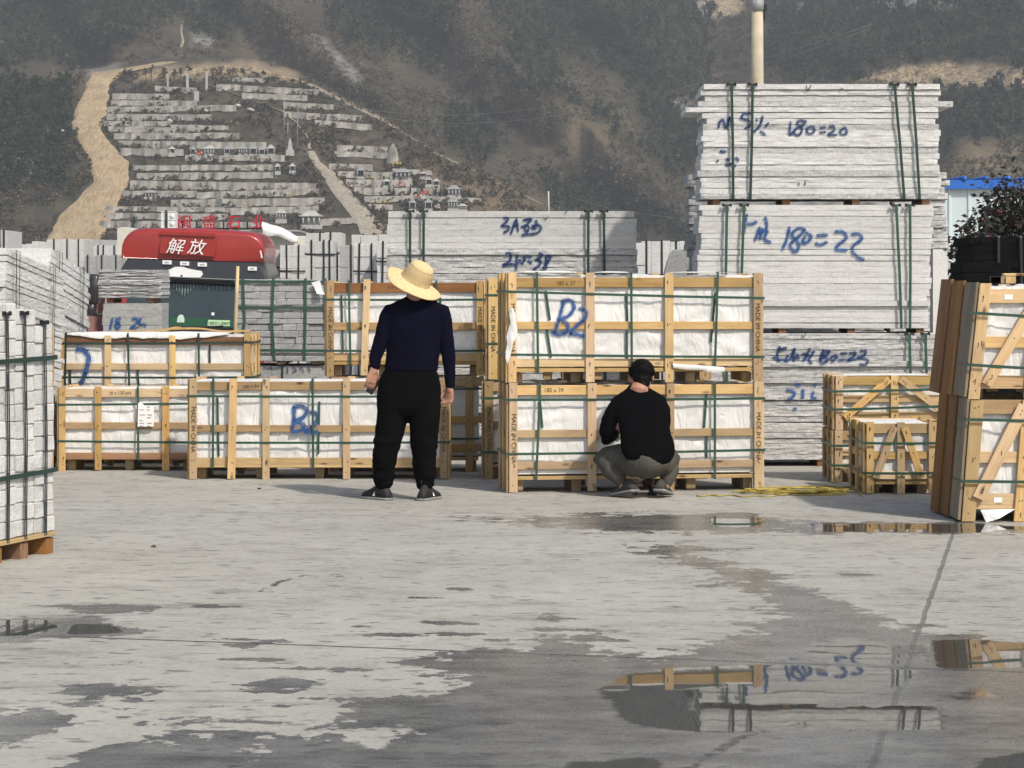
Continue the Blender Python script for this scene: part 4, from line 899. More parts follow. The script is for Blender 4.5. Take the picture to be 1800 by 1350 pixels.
paint(b3, 'spray_marking', [[(1263, 225), (1266, 213), (1272, 212), (1277, 225), (1283, 206), (1289, 224)], [(1305, 200), (1323, 199)], [(1306, 200), (1304, 208), (1316, 212), (1319, 220), (1308, 227)], [(1329, 209), (1332, 213)], [(1341, 203), (1336, 220), (1324, 233)], [(1352, 215), (1345, 223)], [(1336, 230), (1346, 238)], [(1390, 213), (1388, 236), (1395, 231)], [(1417, 213), (1405, 212), (1402, 218), (1410, 226), (1405, 237), (1395, 234), (1400, 226), (1411, 220), (1418, 212)], [(1426, 222), (1418, 227), (1422, 235), (1431, 231), (1430, 223), (1425, 222)], [(1441, 225), (1452, 224)], [(1440, 233), (1452, 232)], [(1457, 223), (1465, 222), (1466, 229), (1456, 237), (1472, 237)], [(1483, 225), (1477, 231), (1481, 237), (1488, 234), (1487, 226), (1482, 225)]], 3.4, 'spray_dark')
paint(b3, 'spray_marking', [[(1265, 266), (1277, 267)], [(1260, 282), (1263, 284)], [(1278, 277), (1280, 284)], [(1293, 276), (1299, 283)], [(1274, 290), (1286, 289), (1294, 293)]], 4.0, 'spray_dark')
paint(b3, 'pencil_marking', [[(1417, 150), (1420, 159), (1426, 149)], [(1475, 159), (1482, 155)], [(1404, 320), (1405, 326)], [(1416, 318), (1415, 326)]], 1.5, 'black', False)
# --- bundles standing behind the tower: their ends stick out at both sides
D2 = 21.9; z2 = gz(D2)
def zzd(py, D): return CH - (py - HZ) * D / F
bundle('grey rough bundle behind the tower, ragged ends showing on its left', 'bundles behind the slab tower', PX(1214, D2), PX(1560, D2), D2, .6, z2, layers(44, zzd(305, D2) - z2 - .05), ['granite_grey'], .016, [], jit=.035, seed=8, bearers=3)
bundle('rough bundle behind the tower, stepped broken ends showing on its right', 'bundles behind the slab tower', PX(1570, D2), PX(1667, D2), D2 + .02, .6, z2, layers(40, zzd(302, D2) - z2 - .05), ['granite_rough'], .02, [], jit=.03, seed=9, bearers=2)
t = tag(MB().rings([[(math.cos(a) * .052 * k + PX(1652, D2 - .35), D2 - .52 + y_, z2 + .0 + (zzd(438, D2) - z2) * (.0 if zz_ == 0 else 1) - (0 if not zz_ else 0)) for a in [i * math.pi / 8 for i in range(16)]] for y_, zz_, k in ((0, 0, 1.1), (0, 1, 1.0))]).build('kerb_stone', M['granite'], None), 'smooth rounded kerb stone standing on end beside the slab tower', 'stone') if False else None
mb = MB(); pts = []
DK = 21.15; zk = gz(DK); x0k, x1k = PX(1640, DK), PX(1666, DK); hk = zzd(438, DK) - zk
prof = [(x0k, 0), (x1k - .01, 0), (x1k, .05), (x1k, hk - .12), (x1k - .015, hk - .05), (x1k - .05, hk), (x0k, hk)]
mb.rings([[(x, DK, zk + z_) for x, z_ in prof], [(x, DK + .15, zk + z_) for x, z_ in prof]], 0, False)
ks = mb.build('kerb_stone', M['granite'], None, (x0k, DK, zk)); fix_normals(ks); tag(ks, 'upright rounded kerb stone beside the slab tower', 'stone')
# --- long bundle marked 3A
D3 = 21.7; z3 = gz(D3); x3 = PX(681, D3)
h3 = zzd(371, D3) - z3 - .08
b4 = bundle('long bundle behind the straw hat marked 3A and 210=38', None, x3, PX(1117, D3), D3, .65, z3, layers(38, h3), lambda k: 'granite_white' if k > 31 else 'granite_rough', [.013 if k < 32 else .0035 for k in range(38)], [(PX(721, D3) - x3, PX(720, D3) - x3), (PX(745, D3) - x3, PX(742, D3) - x3), (PX(1034, D3) - x3, PX(1031, D3) - x3), (PX(1061, D3) - x3, PX(1064, D3) - x3)], jit=.012, lef=-.03, slant=.07, seed=10, bear=.08, jy=.006)
paint(b4, 'spray_marking', [[(884, 383), (893, 384), (888, 392), (882, 397), (894, 398), (893, 404), (885, 409)], [(908, 384), (903, 396), (898, 412)], [(908, 384), (911, 408)], [(902, 397), (911, 396)], [(919, 387), (934, 385), (928, 392), (922, 398), (926, 408), (931, 398)], [(915, 399), (930, 396)], [(942, 386), (943, 394), (936, 401), (944, 402)], [(934, 397), (948, 396), (950, 403), (942, 410), (916, 413)]], 3.4, 'spray_dark')
paint(b4, 'spray_marking', [[(888, 446), (896, 445), (898, 454), (892, 462), (884, 466), (898, 464), (908, 466)], [(909, 447), (908, 466), (907, 474)], [(914, 455), (914, 461), (919, 462), (922, 454), (920, 450)], [(925, 450), (935, 452)], [(927, 459), (935, 462)], [(947, 444), (953, 448), (947, 454), (942, 457), (951, 460), (946, 468), (937, 474)], [(966, 448), (960, 452), (962, 460), (967, 454), (965, 448)], [(961, 460), (954, 474)], [(962, 461), (959, 474)]], 3.6, 'spray_dark')
paint(b4, 'pencil_marking', [[(955, 381), (959, 386), (963, 381)], [(993, 376), (996, 371)]], 1.2, 'black', False)
# --- bundle marked 18 24
D5 = 22.6; z5 = gz(D5); x5 = PX(181, D5)
hh5 = zzd(533, D5) - z5
b5 = bundle('short lower bundle behind the far left crates, marked 18 24 in blue', None, x5, PX(285, D5), D5, .45, z5, layers(20, hh5 - .08), ['granite_grey'], .005, [], jit=.008, seed=14, bearers=2, jy=.004, bear=.08)
paint(b5, 'spray_marking', [[(198, 559), (196, 568), (193, 580)], [(213, 559), (205, 561), (206, 568), (211, 572), (206, 578), (203, 572), (211, 564)], [(232, 561), (241, 560), (240, 568), (230, 577), (242, 576)], [(248, 558), (244, 572), (252, 570), (257, 574)]], 3.4, 'spray')
bundle('short upper bundle of rough slabs before the truck windscreen', None, PX(173, D5), PX(284, D5), D5 - .02, .55, z5 + hh5 + .003, layers(9, zzd(473, D5) - z5 - hh5 - .06), ['granite_grey', 'granite_rough'], .016, [], jit=.006, seed=15, bearers=2, jy=.02, bear=.05)
# --- two long bundles along the left edge, seen nearly end on, sinking toward the back
def left_bundle(label, xw, d0, d1, z0a, z0b, n, hl, seed, top_mat, lift=.3):
    L = math.hypot(d1 - d0, z0b - z0a); tl = math.atan2(z0b - z0a, d1 - d0)
    t = thing('slab_bundle', label, 'stone slabs', (xw, d0, z0a), 0, 'long bundles at the left edge')
    t.rotation_euler = (0, -tl, rad(90))
    z = .06; rr = random.Random(seed)
    for k in range(3): MB().board((.15 + k * (L - .3) / 2, .03, .06 - (lift + .0) / 2), (.15 + k * (L - .3) / 2, .8, .06 - (lift + .0) / 2), .12, lift, (1, 0, 0)).build('bearer', M['redwood'], t)
    for k in range(n):
        h = hl * rr.uniform(.85, 1.15); mb = MB(); slab(mb, rr.uniform(-.05, .05), L + rr.uniform(-.06, .06), -rr.uniform(.0, .022) - .0, .85, z, z + h - .002 - (.006 if rr.random() < .3 else 0), .009, seed * 50 + k, 60)
        mb.build('slab', M[top_mat], t); z += h
    for xa in (.22, .34, L * .72, L * .75):
        MB().ribbon([(xa, .3, .05), (xa, -.045, .055), (xa, -.047, z / 2), (xa, -.045, z), (xa, .3, z + .004)], [(0, 0, -1), (0, -1, 0), (0, -1, 0), (0, -1, 1), (0, 0, 1)], .022).build('strap', M['strap_black'], t)
    return t
DL = 17.9
# the local x axis runs away from the camera, the face (-y local) looks to the right (+x world)
t1_ = left_bundle('nearer long bundle at the left edge, ragged slab ends toward the camera', PX(2, DL), DL, 20.25, zzd(424, DL) - 1.80, zzd(424, DL) - 1.80 - .20, 30, .058, 16, 'granite')
t2_ = left_bundle('farther long bundle at the left edge beside the truck mirror', PX(80, 20.6), 20.6, 22.5, zzd(436, 20.6) - 1.74, zzd(436, 20.6) - 1.74 - .24, 27, .062, 17, 'granite')

# ================= BLOCK PALLETS =================
def block(mb, x0, x1, y0, y1, z0, z1, rr, c=.006, j=.004):
    q = lambda: rr.uniform(-j, j)
    V = []
    for z_, s in ((z0, 0), (z0 + c, 1), (z1 - c, 1), (z1, 0)):
        k = c if not s else 0
        V.append([(x0 + k + q() * .3, y0 + k + q(), z_), (x1 - k + q() * .3, y0 + k + q(), z_), (x1 - k, y1 - k, z_), (x0 + k, y1 - k, z_)])
    mb.rings(V, 0, False)
pa = onG(93, 972); pb = onG(-160, 1022)
vx = pb - pa; yawP = math.atan2(-(vx.y), -(vx.x)); LP = vx.length
tp = thing('block_pallet', 'tall pallet of strapped pale stone cubes at the left edge, nearest the camera', 'stone blocks', (pb.x, pb.y, min(pa.z, pb.z)), yawP)
rr = random.Random(4); nbx = int(LP / .1); cw = LP / nbx; zb = .135; rest = MB(); cnt = 0
for i in range(nbx - 1, -1, -1):
    z = zb; col_h = zzd(559 if nbx - i > 2 else 576, pa.y) - gz(pa.y) + .03
    while z < col_h - .03:
        h = rr.uniform(.088, .104)
        yj = rr.uniform(-.010, .006)
        if cnt < 98 and i >= nbx - 7:
            mb = MB(); block(mb, i * cw + .0015, (i + 1) * cw - .0015, yj, .12, z + .001, z + h - .001, rr); mb.build('block', M['granite_white' if rr.random() < .72 else 'granite'], tp); cnt += 1
        else: block(rest, i * cw + .0015, (i + 1) * cw - .0015, yj, .12, z + .001, z + h - .001, rr)
        z += h
    block(rest, i * cw, (i + 1) * cw, .122, .78, zb, z - .004, rr)
stuff(rest.build('block', M['granite_white'], tp))
pal = MB()
for k in range(6): MB().board((LP * k / 5 * .96 + .02, .0, zb * .36), (LP * k / 5 * .96 + .02, .75, zb * .36), .085, zb * .70, (1, 0, 0)).build('pallet_skid', M['redwood'], tp)
MB().board((-.01, .03, zb - .016), (LP + .012, .03, zb - .016), .09, .026, (0, 1, 0)).build('pallet_board', M['wood'], tp)
for yy in (.25, .5, .72): MB().board((-.01, yy, zb - .016), (LP + .012, yy, zb - .016), .09, .026, (0, 1, 0)).build('pallet_board', M['wood'], tp)
MB().board((LP + .010, .03, .12), (LP + .014, .03, 1.36), .05, .012, (0, 1, 0)).build('edge_batten', M['wood'], tp)
Hp = 1.40
for i in (nbx - 1.1, nbx - 3.2, nbx - 5.0, nbx - 7.2):
    xx = i * cw; hp = zzd(576 if i > nbx - 2.2 else 559, pa.y) - gz(pa.y) + .03
    for dx in (0, .018): MB().ribbon([(xx + dx, .3, zb - .03), (xx + dx, -.014, zb - .02), (xx + dx + .004, -.016, .7), (xx + dx - .01, -.014, hp), (xx + dx - .01, .3, hp + .004)], [(0, 0, -1), (0, -1, 0), (0, -1, 0), (0, -1, 1), (0, 0, 1)], .012).build('strap', M['strap_black'], tp)
    mb = MB(); bow(mb, xx - .0, -.02, hp + .002, .032); fix_normals(mb.build('edge_protector', M['black'], tp))
for z_ in (.50, 1.17): MB().ribbon([(-.05, -.02, z_ - .006), (LP * .5, -.021, z_ - .012), (LP + .018, -.02, z_), (LP + .02, .4, z_)], [(0, -1, 0), (0, -1, 0), (1, -1, 0), (1, 0, 0)], .028).build('strap', M['strap_dark'], tp)
# pack of grey kerb stones behind the far crates
def pack(label, group, x0, x1, y, T, z0, z1, nx, nz, mat, seed, vs=(), hs=(), cat='stone blocks', smat='strap_dark', sw=.02, brick=False, parts=True, name='stone_pack', base=0):
    t = thing(name, label, cat, (x0, y, z0), 0, group); rr = random.Random(seed); Wd = x1 - x0; H = z1 - z0
    if base:
        for k in range(3): MB().board((.1 + (Wd - .2) * k / 2, .02, base * .5), (.1 + (Wd - .2) * k / 2, T - .02, base * .5), .09, base - .004, (1, 0, 0)).build('skid', M['oldwood'], t)
    body = MB(); zc = [base]
    for k in range(nz): zc.append(zc[-1] + rr.uniform(.85, 1.15))
    zc = [base + (q - base) / (zc[-1] - base) * (H - base) for q in zc]
    cells = 0
    for k in range(nz):
        n_ = nx + (rr.randint(-1, 1) if brick and nx > 3 else 0); xo = [0] + sorted([Wd * (i + 1) / n_ + rr.uniform(-.25, .25) * Wd / n_ * (1 if brick else .25) for i in range(n_ - 1)]) + [Wd]
        for a, b in zip(xo, xo[1:]):
            yj = rr.uniform(-.012, .01)
            mb = MB() if parts else body
            block(mb, a + .0012, b - .0012, yj, T, zc[k] + .001, zc[k + 1] - .001 - (rr.uniform(0, .02) if k == nz - 1 else 0), rr, min(.006, (zc[1] - zc[0]) * .2))
            if parts: mb.build('block', M[mat], t)
    if not parts: body.build('block_stack', M[mat], t)
    for x_ in vs: MB().ribbon([(x_ * Wd, .2, H + .004), (x_ * Wd, -.016, H + .003), (x_ * Wd + rr.uniform(-.02, .02), -.018, H * .5), (x_ * Wd + rr.uniform(-.03, .03), -.016, base)], [(0, 0, 1), (0, -1, 1), (0, -1, 0), (0, -1, 0)], sw).build('strap', M[smat], t)
    for z_ in hs: MB().ribbon([(-.012, .3, base + z_ * (H - base)), (-.012, -.018, base + z_ * (H - base)), (Wd / 2, -.02, base + z_ * (H - base) - .006), (Wd + .012, -.018, base + z_ * (H - base) - .008), (Wd + .012, .3, base + z_ * (H - base))], [(-1, 0, 0), (-1, -1, 0), (0, -1, 0), (1, -1, 0), (1, 0, 0)], sw).build('strap', M[smat], t)
    return t
DH = 21.75; zH = gz(DH)
zl = zzd(641, DH)
lp = pack('lower grey stone pack under the strapped one, scrawled with blue marks', None, PX(432, DH), PX(574, DH), DH + .05, .7, zH, zl, 3, 5, 'granite_grey', 31, (.45,), ())
paint(lp, 'spray_marking', [[(514, 645), (521, 650), (514, 655)], [(530, 644), (534, 655)], [(541, 645), (546, 653)], [(462, 646), (480, 647), (497, 645)], [(505, 646), (506, 656)]], 2.0, 'spray_dark', False)
pack('grey stone pack on a pallet, strapped in a grid, beside the truck windscreen', None, PX(414, DH), PX(574, DH), DH, .8, zl + .002, zzd(490, DH), 5, 13, 'granite_grey', 32, (.08, .42, .77, .985), (.14, .66, .97), smat='strap', brick=True, base=.03, sw=.026)
# torn sheet on it
mb = MB(); q = [W(547, 497, DH - .06), W(562, 493, DH - .05), W(569, 508, DH - .07), W(571, 518, DH - .06), W(557, 516, DH - .08), W(553, 506, DH - .05)]
mb.add(q + [p + Vector((0, .004, 0)) for p in q], [(0, 5, 4, 3, 2, 1), (6, 7, 8, 9, 10, 11)] + [(i, (i + 1) % 6, 6 + (i + 1) % 6, 6 + i) for i in range(6)]); ts = mb.build('torn_sheet', M['paper'], None, tuple(q[0])); fix_normals(ts); tag(ts, 'torn white plastic sheet stuck on the gridded stone pack', 'plastic sheet')
mb = MB(); mb.tube([W(418, 468, 21.55), W(416, 520, 21.55), W(413, 600, 21.55), (PX(411, 21.55), 21.55, gz(21.55))], [.016, .018, .02, .021], 8)
bm_ = mb.build('bamboo_pole', plain('bamboo', (.55, .43, .25), .6, .3, .2, 5), None, (PX(411, 21.55), 21.55, gz(21.55))); tag(bm_, 'thin upright bamboo pole in front of the truck windscreen', 'pole')

# springy wood strips lying on the far left upper crate
mb = MB(); y0_ = Df2 + .12
for pts in ([(238, 572), (262, 583), (300, 580), (350, 579), (392, 584), (440, 583)], [(205, 586), (225, 583), (250, 584)], [(282, 584), (310, 577), (330, 580)]):
    q = [W(px, py - 1.0, y0_ + i * .03) for i, (px, py) in enumerate(catmull(pts, 4))]
    mb.ribbon(q, [(0, -.5, 1)] * len(q), .035, .006)
tag(mb.build('wood_strip', M['wood'], None, tuple(W(238, 572, y0_))), 'springy thin wood strips lying along the top of the far left upper crate', 'wood strip')
# ================= FAR YARD =================
GF = 'strapped stone packs in the far yard'
def fp(label, xa, xb, D, py_top, T=.9, nx=2, nz=10, mat='granite_white', vs=(.3, .75), hs=(.2, .85), seed=1, sw=.04, cat='stone blocks'):
    return pack(label, GF, PX(xa, D), PX(xb, D), D, T, gz(D), zzd(py_top, D), nx, nz, mat, seed, vs, hs, cat, 'strap_black', sw * .62, False, False)
fp('far pack just right of the truck roof, two crossed straps, lower than its neighbours', 492, 535, 39, 430, nx=2, nz=16, seed=1, vs=(.28, .78), hs=(.25, .86))
fp('narrow far pack half hidden by the truck cab', 474, 491, 39.5, 438, nx=1, nz=12, seed=2, vs=(.4,), hs=(.9,))
fp('tall white far pack with two straps between two gaps, left of the bare slab tops', 537, 586, 32, 422, nx=3, nz=15, seed=3, vs=(.22, .66, .86), hs=(.25, .93))
fp('white far pack topped by flat pieces behind the tall white pack', 538, 600, 36, 408, nx=2, nz=12, seed=4, vs=(.4, .7), hs=(.9,))
fp('far pack with torn wrap and dark slots beside the 3A bundle', 597, 622, 32.5, 430, nx=2, nz=8, mat='granite_grey', seed=5, vs=(.8,), hs=(.75,))
fp('far pack in a grid of straps just left of the 3A bundle', 622, 662, 31, 428, nx=2, nz=14, seed=6, vs=(.25, .78), hs=(.2, .5, .86))
fp('narrow far pack touching the left edge of the 3A bundle', 663, 684, 30, 424, nx=1, nz=14, seed=7, vs=(.5,), hs=(.25, .55, .9))
fp('wide pale far pack behind the narrow one left of the 3A bundle', 618, 682, 40, 412, nx=4, nz=6, seed=8, vs=(), hs=())
fp('far pack of upright kerbs right of the 3A bundle', 1128, 1212, 30, 423, T=.8, nx=5, nz=3, seed=9, vs=(.1, .42, .72), hs=(.83,))
fp('pale broken pack at the right end of the 3A bundle', 1118, 1134, 27, 427, nx=1, nz=9, mat='granite', seed=10, vs=(), hs=())
fp('lower far pack with a strap along its top, left of the truck', 148, 213, 39.5, 448, nx=3, nz=5, mat='granite_grey', seed=11, vs=(.1, .48, .86), hs=(.82,))
fp('far pack bundled in thin wires above the lower pack left of the truck', 150, 214, 42, 431, nx=6, nz=4, seed=12, vs=(.2, .36, .5, .8), hs=(.3, .8))
fp('pale far pack of upright pieces below the dirt road end', 82, 148, 40, 420, nx=5, nz=2, seed=13, vs=(.2, .55, .85), hs=(.2,))
fp('pair of small pale blocks at the left end of the far row', 56, 82, 44, 424, nx=2, nz=2, seed=14, vs=(), hs=())
fp('low far wall of pale blocks above the left edge bundles', 20, 58, 48, 428, nx=3, nz=2, seed=15, vs=(), hs=())
fp('small white pack strapped upright at the very left edge', -6, 13, 30, 404, nx=2, nz=2, seed=16, vs=(.3, .7), hs=(.6,))
fp('grey concrete block row under the terraces left of the truck', 150, 206, 52, 421, nx=4, nz=2, mat='granite_grey', seed=17, vs=(), hs=())
# pale upright block behind the truck roof
def lump(name, label, cat, pts, D, T, mat, seed=1):
    o = W(pts[0][0], pts[0][1], D); mb = MB()
    n = len(pts); rows = []
    for y_, k in ((0, 1.0), (T * .08, 1.0), (T * .9, 1.0), (T, .96)):
        rows.append([W(px, py, D) * 1 + Vector((n1(i * 1.3, y_ * 9, seed) * .03, y_, n1(i * .9, y_ * 7, seed + 3) * .03)) for i, (px, py) in enumerate(pts)])
    mb.rings(rows, 0, False); ob = mb.build(name, mat, None, o); fix_normals(ob); return tag(ob, label, cat)
M['cream_stone'] = granite('cream_stone', (.55, .53, .46), (.66, .64, .57), .2, .4)
lump('stone_block', 'cream stone block standing behind the left corner of the truck roof', 'stone', [(206, 470), (206, 402), (212, 399), (236, 401), (240, 470)], 40, .8, M['cream_stone'])
lump('stone_slab', 'dark grey slab leaning on edge between the 3A bundle and the slab tower', 'stone', [(1164, 500), (1172, 462), (1178, 446), (1186, 439), (1214, 437), (1226, 440), (1226, 500)], 23.5, .25, M['granite_grey'])
# film draped over a stack right of the truck
D = 40.5; rows = []
for i in range(25):
    q = i / 24; px = 461 + q * 62; top = 391 + 25 * q ** 1.4 + 1.0 * math.sin(q * 7)
    rows.append([W(px, top + h_, D + dy) + Vector((n1(i * .3, j, 4) * .03, 0, n1(i * .3, j, 9) * .02)) for j, (h_, dy) in enumerate(((21 - 8 * q + 1.5 * math.sin(q * 11), -.05), (14 - 5 * q, -.08), (6, -.05), (0, .12), (-1, .6), (4, 1.1)))])
mb = MB(); mb.rings(rows, cap=False, closed=False, smooth=True); ob = mb.build('plastic_sheet', M['film'], None, rows[0][0]); tag(ob, 'bulging white plastic sheet draped over the stack right of the truck roof', 'plastic sheet')
pack('cream stack under the white plastic sheet, right of the truck', GF, PX(461, 40.7), PX(536, 40.7), 40.7, 1.0, gz(40.7), zzd(413, 40.7), 3, 9, 'cream_stone', 41, (), (), 'stone blocks', parts=False)
# --- utility pole and wires
Dp = 46.0; zp = gz(Dp)
t = thing('utility_pole', 'round concrete utility pole rising behind the slab tower', 'pole', (PX(1326, Dp), Dp, zp))
MB().tube([(0, 0, 0), (.06, 0, zzd(148, Dp) - zp), (PX(1331, Dp) - PX(1326, Dp) , 0, zzd(-40, Dp) - zp)], [.155, .135, .120], 16).build('shaft', plain('pole_concrete', (.50, .44, .33), .85, .2, .15, 3), t)
zb_ = zzd(10, Dp) - zp
MB().tube([(.058, 0, zb_ - .12), (.058, 0, zb_ + .14)], .142, 16).build('band', plain('galvanised', (.30, .31, .32), .5, .5, .2, 6), t)
mb = MB(); mb.box((.14, -.06, zb_ - .10), (.26, .04, zb_ + .02)); mb.tube([(.2, 0, zb_ - .05), (.21, -.02, zb_ - .3)], .02); mb.build('clamp', M['strap_black'], t)
def wire(label, p, q, sag, r, name='power_cable'):
    pts = []
    for i in range(33):
        k = i / 32; v_ = p.lerp(q, k); v_.z -= sag * 4 * k * (1 - k); pts.append(v_)
    ob = MB().tube(pts, r, 5).build(name, plain('cable_grey', (.30, .30, .29), .6, .3, .05), None, tuple(p)); return tag(ob, label, 'cable')
wire('upper of the two thin cables crossing the hill above the slab tower', W(1530, 44, 150), W(560, 172, 330), 4.2, .030)
wire('lower of the two thin cables crossing the hill above the slab tower', W(1530, 50, 150), W(560, 174, 330), 5.0, .030)
wire('faint cable sagging over the scrub right of the 3A bundle', W(1000, 345, 260), W(1250, 385, 180), .6, .022)
tag(MB().tube([(PX(965, 250), 250, PZ(395, 250)), (PX(964, 250), 250, PZ(336, 250))], [.09, .07], 8).build('utility_pole', M['cream_stone'], None, (PX(965, 250), 250, PZ(395, 250))), 'short thin far pole on the slope above the 3A bundle', 'pole')
# --- shed
Ds = 52.0; zs = gz(Ds); xs0 = PX(1640, Ds)
t = thing('metal_shed', 'pale blue corrugated metal shed with a bright blue roof edge', 'shed', (xs0, Ds, zs))
top = zzd(329, Ds) - zs; mb = MB(); prof = []
x = 0; Ls = 9.0
while x < Ls:
    prof += [(x, 0), (x + .34, 0), (x + .37, -.035), (x + .41, -.035), (x + .44, 0)]; x += .46
mb.rings([[(a, b, 0) for a, b in prof], [(a, b, top) for a, b in prof]], 0, False, False, False)
mb.box((0, .02, 0), (Ls, 6, top - .02)); mb.build('wall', plain('pale_sheet_metal', (.56, .64, .66), .45, .4, .05, 1), t)
mb = MB(); mb.board((-.1, -.12, top + .06), (Ls, -.12, top + .06), .22, .05, (0, 0, 1)); mb.build('roof_edge', plain('blue_paint', (.02, .13, .50), .4, .5, .08, 2), t)
mb = MB(); x = 0
while x < Ls: mb.tube([(x + .2, -.18, top + .2), (x + .2, 3, top + .24)], .06, 8); x += .52
mb.rings([[(-.1, -.15, top + .18), (Ls, -.15, top + .18)], [(-.1, 3, top + .22), (Ls, 3, top + .22)], [(-.1, 3, top + .15), (Ls, 3, top + .15)], [(-.1, -.1, top + .12), (Ls, -.1, top + .12)]], 0, False, False, False)
mb.build('roof', plain('blue_roof', (.02, .12, .46), .45, .5, .1, 1), t)
# --- shrub with dark red leaves
def bush(label, px, D, py_base, stems, seed, c):
    rs_ = random.Random(seed); base = Vector((PX(px, D), D, gz(D))); t = thing('leafy_shrub', label, 'shrub', tuple(base))
    sm = MB(); lv = MB()
    for (tx, ty, sp) in stems:
        tip = W(tx, ty, D + rs_.uniform(-.3, .3)) - base; st = Vector((rs_.uniform(-.25, .25), rs_.uniform(-.15, .15), 0)); mid = st.lerp(tip, .5) + Vector((rs_.uniform(-.1, .1), 0, 0))
        sm.tube([st, mid, tip], [.022, .014, .004], 5)
        n = int((tip - st).length * 190 * sp)
        for i in range(n):
            k = rs_.uniform(.3, 1.02); p = st.lerp(mid, k * 2) if k < .5 else mid.lerp(tip, k * 2 - 1)
            o = Vector((rs_.gauss(0, 1), rs_.gauss(0, 1), rs_.gauss(0, .5))).normalized() * rs_.uniform(.02, .20 * sp + .06)
            c_ = p + o; d = (o.normalized() + Vector((0, 0, rs_.uniform(-.9, .3)))).normalized(); s_ = d.cross(Vector((rs_.gauss(0, 1), rs_.gauss(0, 1), rs_.gauss(0, 1)))).normalized(); l = rs_.uniform(.05, .10); w_ = l * .30
            up_ = d.cross(s_) * l * .12
            lv.add([c_, c_ + d * l * .5 + s_ * w_ + up_, c_ + d * l, c_ + d * l * .5 - s_ * w_ + up_], [(0, 1, 2, 3)], 1 if rs_.random() < .16 else 0)
    sm.build('stem', M['bark'], t); lv.build('foliage', [c, M['leaf_red']], t); return t
M['leaf_dark'] = leaf_mat('dark_bush_leaf', (.042, .046, .036), .3, 3); M['leaf_red'] = leaf_mat('purple_leaf', (.085, .030, .034), .3, 3)
bush('dark shrub with reddish tips growing behind the black slabs', 1765, 27, 500, [(1748, 336, 1), (1760, 352, 1.4), (1775, 330, 1.5), (1790, 322, 1.5), (1803, 328, 1.5), (1783, 360, 1.6), (1765, 385, 1.5), (1790, 385, 1.6), (1745, 395, 1.1), (1815, 345, 1.5), (1830, 350, 1.5)], 5, M['leaf_dark'])
bush('slim dark shrub left of the reddish one, thin leaves against the pale shed', 1705, 26.5, 500, [(1718, 378, 1.0), (1714, 388, .9), (1720, 400, .9), (1690, 418, .7), (1698, 425, .8), (1710, 420, .8), (1688, 448, .7), (1700, 440, .8)], 8, M['leaf_dark'])
# --- black slabs
Db = 23.6; zb0 = gz(Db)
bundle('stack of black polished slabs behind the right edge crates', 'black slab stacks', PX(1706, Db), PX(1860, Db), Db, .8, zb0, layers(26, zzd(416, Db) - zb0 - .06), ['granite_black'], .012, [(PX(1754, Db) - PX(1706, Db),) * 2, (PX(1793, Db) - PX(1706, Db), PX(1798, Db) - PX(1706, Db))], jit=.05, seed=81, bear=.06, protect=False, strap='strap_black', bearers=2)
bundle('lower step of black slabs between the slab tower and the taller black stack', 'black slab stacks', PX(1664, Db), PX(1745, Db), Db - .9, .7, zb0 + .01, layers(20, zzd(464, Db - .9) - zb0 - .06), ['granite_black'], .010, [], jit=.012, seed=82, bear=.06, bearers=2)
# --- red rooftop letters, white panel tank on a low far office
Dr = 78.0
t = thing('office_building', 'low grey far building carrying red sign letters, mostly hidden behind the truck', 'building', (PX(270, Dr), Dr, -1.1))
mb = MB(); mb.box((0, 0, 0), (PX(520, Dr) - PX(270, Dr), 6, zzd(407, Dr) + 1.1)); mb.box((-.1, -.1, zzd(407, Dr) + 1.1), (PX(520, Dr) - PX(270, Dr) + .1, 6.1, zzd(404, Dr) + 1.1)); mb.build('wall', M['granite_grey'], t)
M['red_sign'] = plain('red_sign_letters', (.42, .012, .03), .5, .4, .1, 2)
tl = thing('sign_lettering', 'row of red Chinese rooftop letters behind the truck roof', 'sign', (PX(320, Dr), Dr - .15, zzd(404, Dr)))
for ch_, px in (('\u95fd', 325), ('\u76db', 369), ('\u77f3', 412), ('\u4e1a', 455)):
    o = ttext(ch_, 25 * Dr / F * 1.05, tl, M['red_sign'], front_mtx(PX(px, Dr) - PX(320, Dr), 0, 11.5 * Dr / F), 'sign_letter', 1.0, ext=.08)
mb = MB()
for px in (320, 345, 392, 434, 462): mb.box((PX(px, Dr) - PX(320, Dr), .08, 0), (PX(px, Dr) - PX(320, Dr) + .05, .13, .3))
mb.box((0, .08, .02), (PX(470, Dr) - PX(320, Dr), .12, .07)); mb.build('sign_frame', M['strap_black'], tl)
Dw = 80.0
t = thing('water_tank', 'white panelled water tank with round bosses behind the truck roof', 'tank', (PX(283, Dw), Dw, zzd(401, Dw)))
ww, hh = PX(308, Dw) - PX(283, Dw), zzd(372, Dw) - zzd(401, Dw); pw = plain('white_tank', (.66, .67, .65), .5, .4, .06, 2)
mb = MB(); mb.box((0, 0, 0), (ww, ww * 1.2, hh)); mb.build('tank_body', pw, t)
mb = MB()
for zc_ in (hh * .25, hh * .72): mb.ell((ww * .78, -.005, zc_), (ww * .17, .05, hh * .15), 12, 7)
for zc_ in (0, hh * .49, hh * .97): mb.box((-.01, -.02, zc_), (ww + .01, 0, zc_ + .025))
mb.box((ww * .49, -.02, 0), (ww * .51, -.001, hh)); mb.build('panel_boss', pw, t)
mb = MB(); mb.tube([(ww * .33, -.04, .0), (ww * .33, -.04, hh * 1.1)], .02, 5); mb.tube([(ww * .42, -.04, .0), (ww * .42, -.04, hh * 1.1)], .02, 5); mb.build('ladder', M['strap_black'], t)

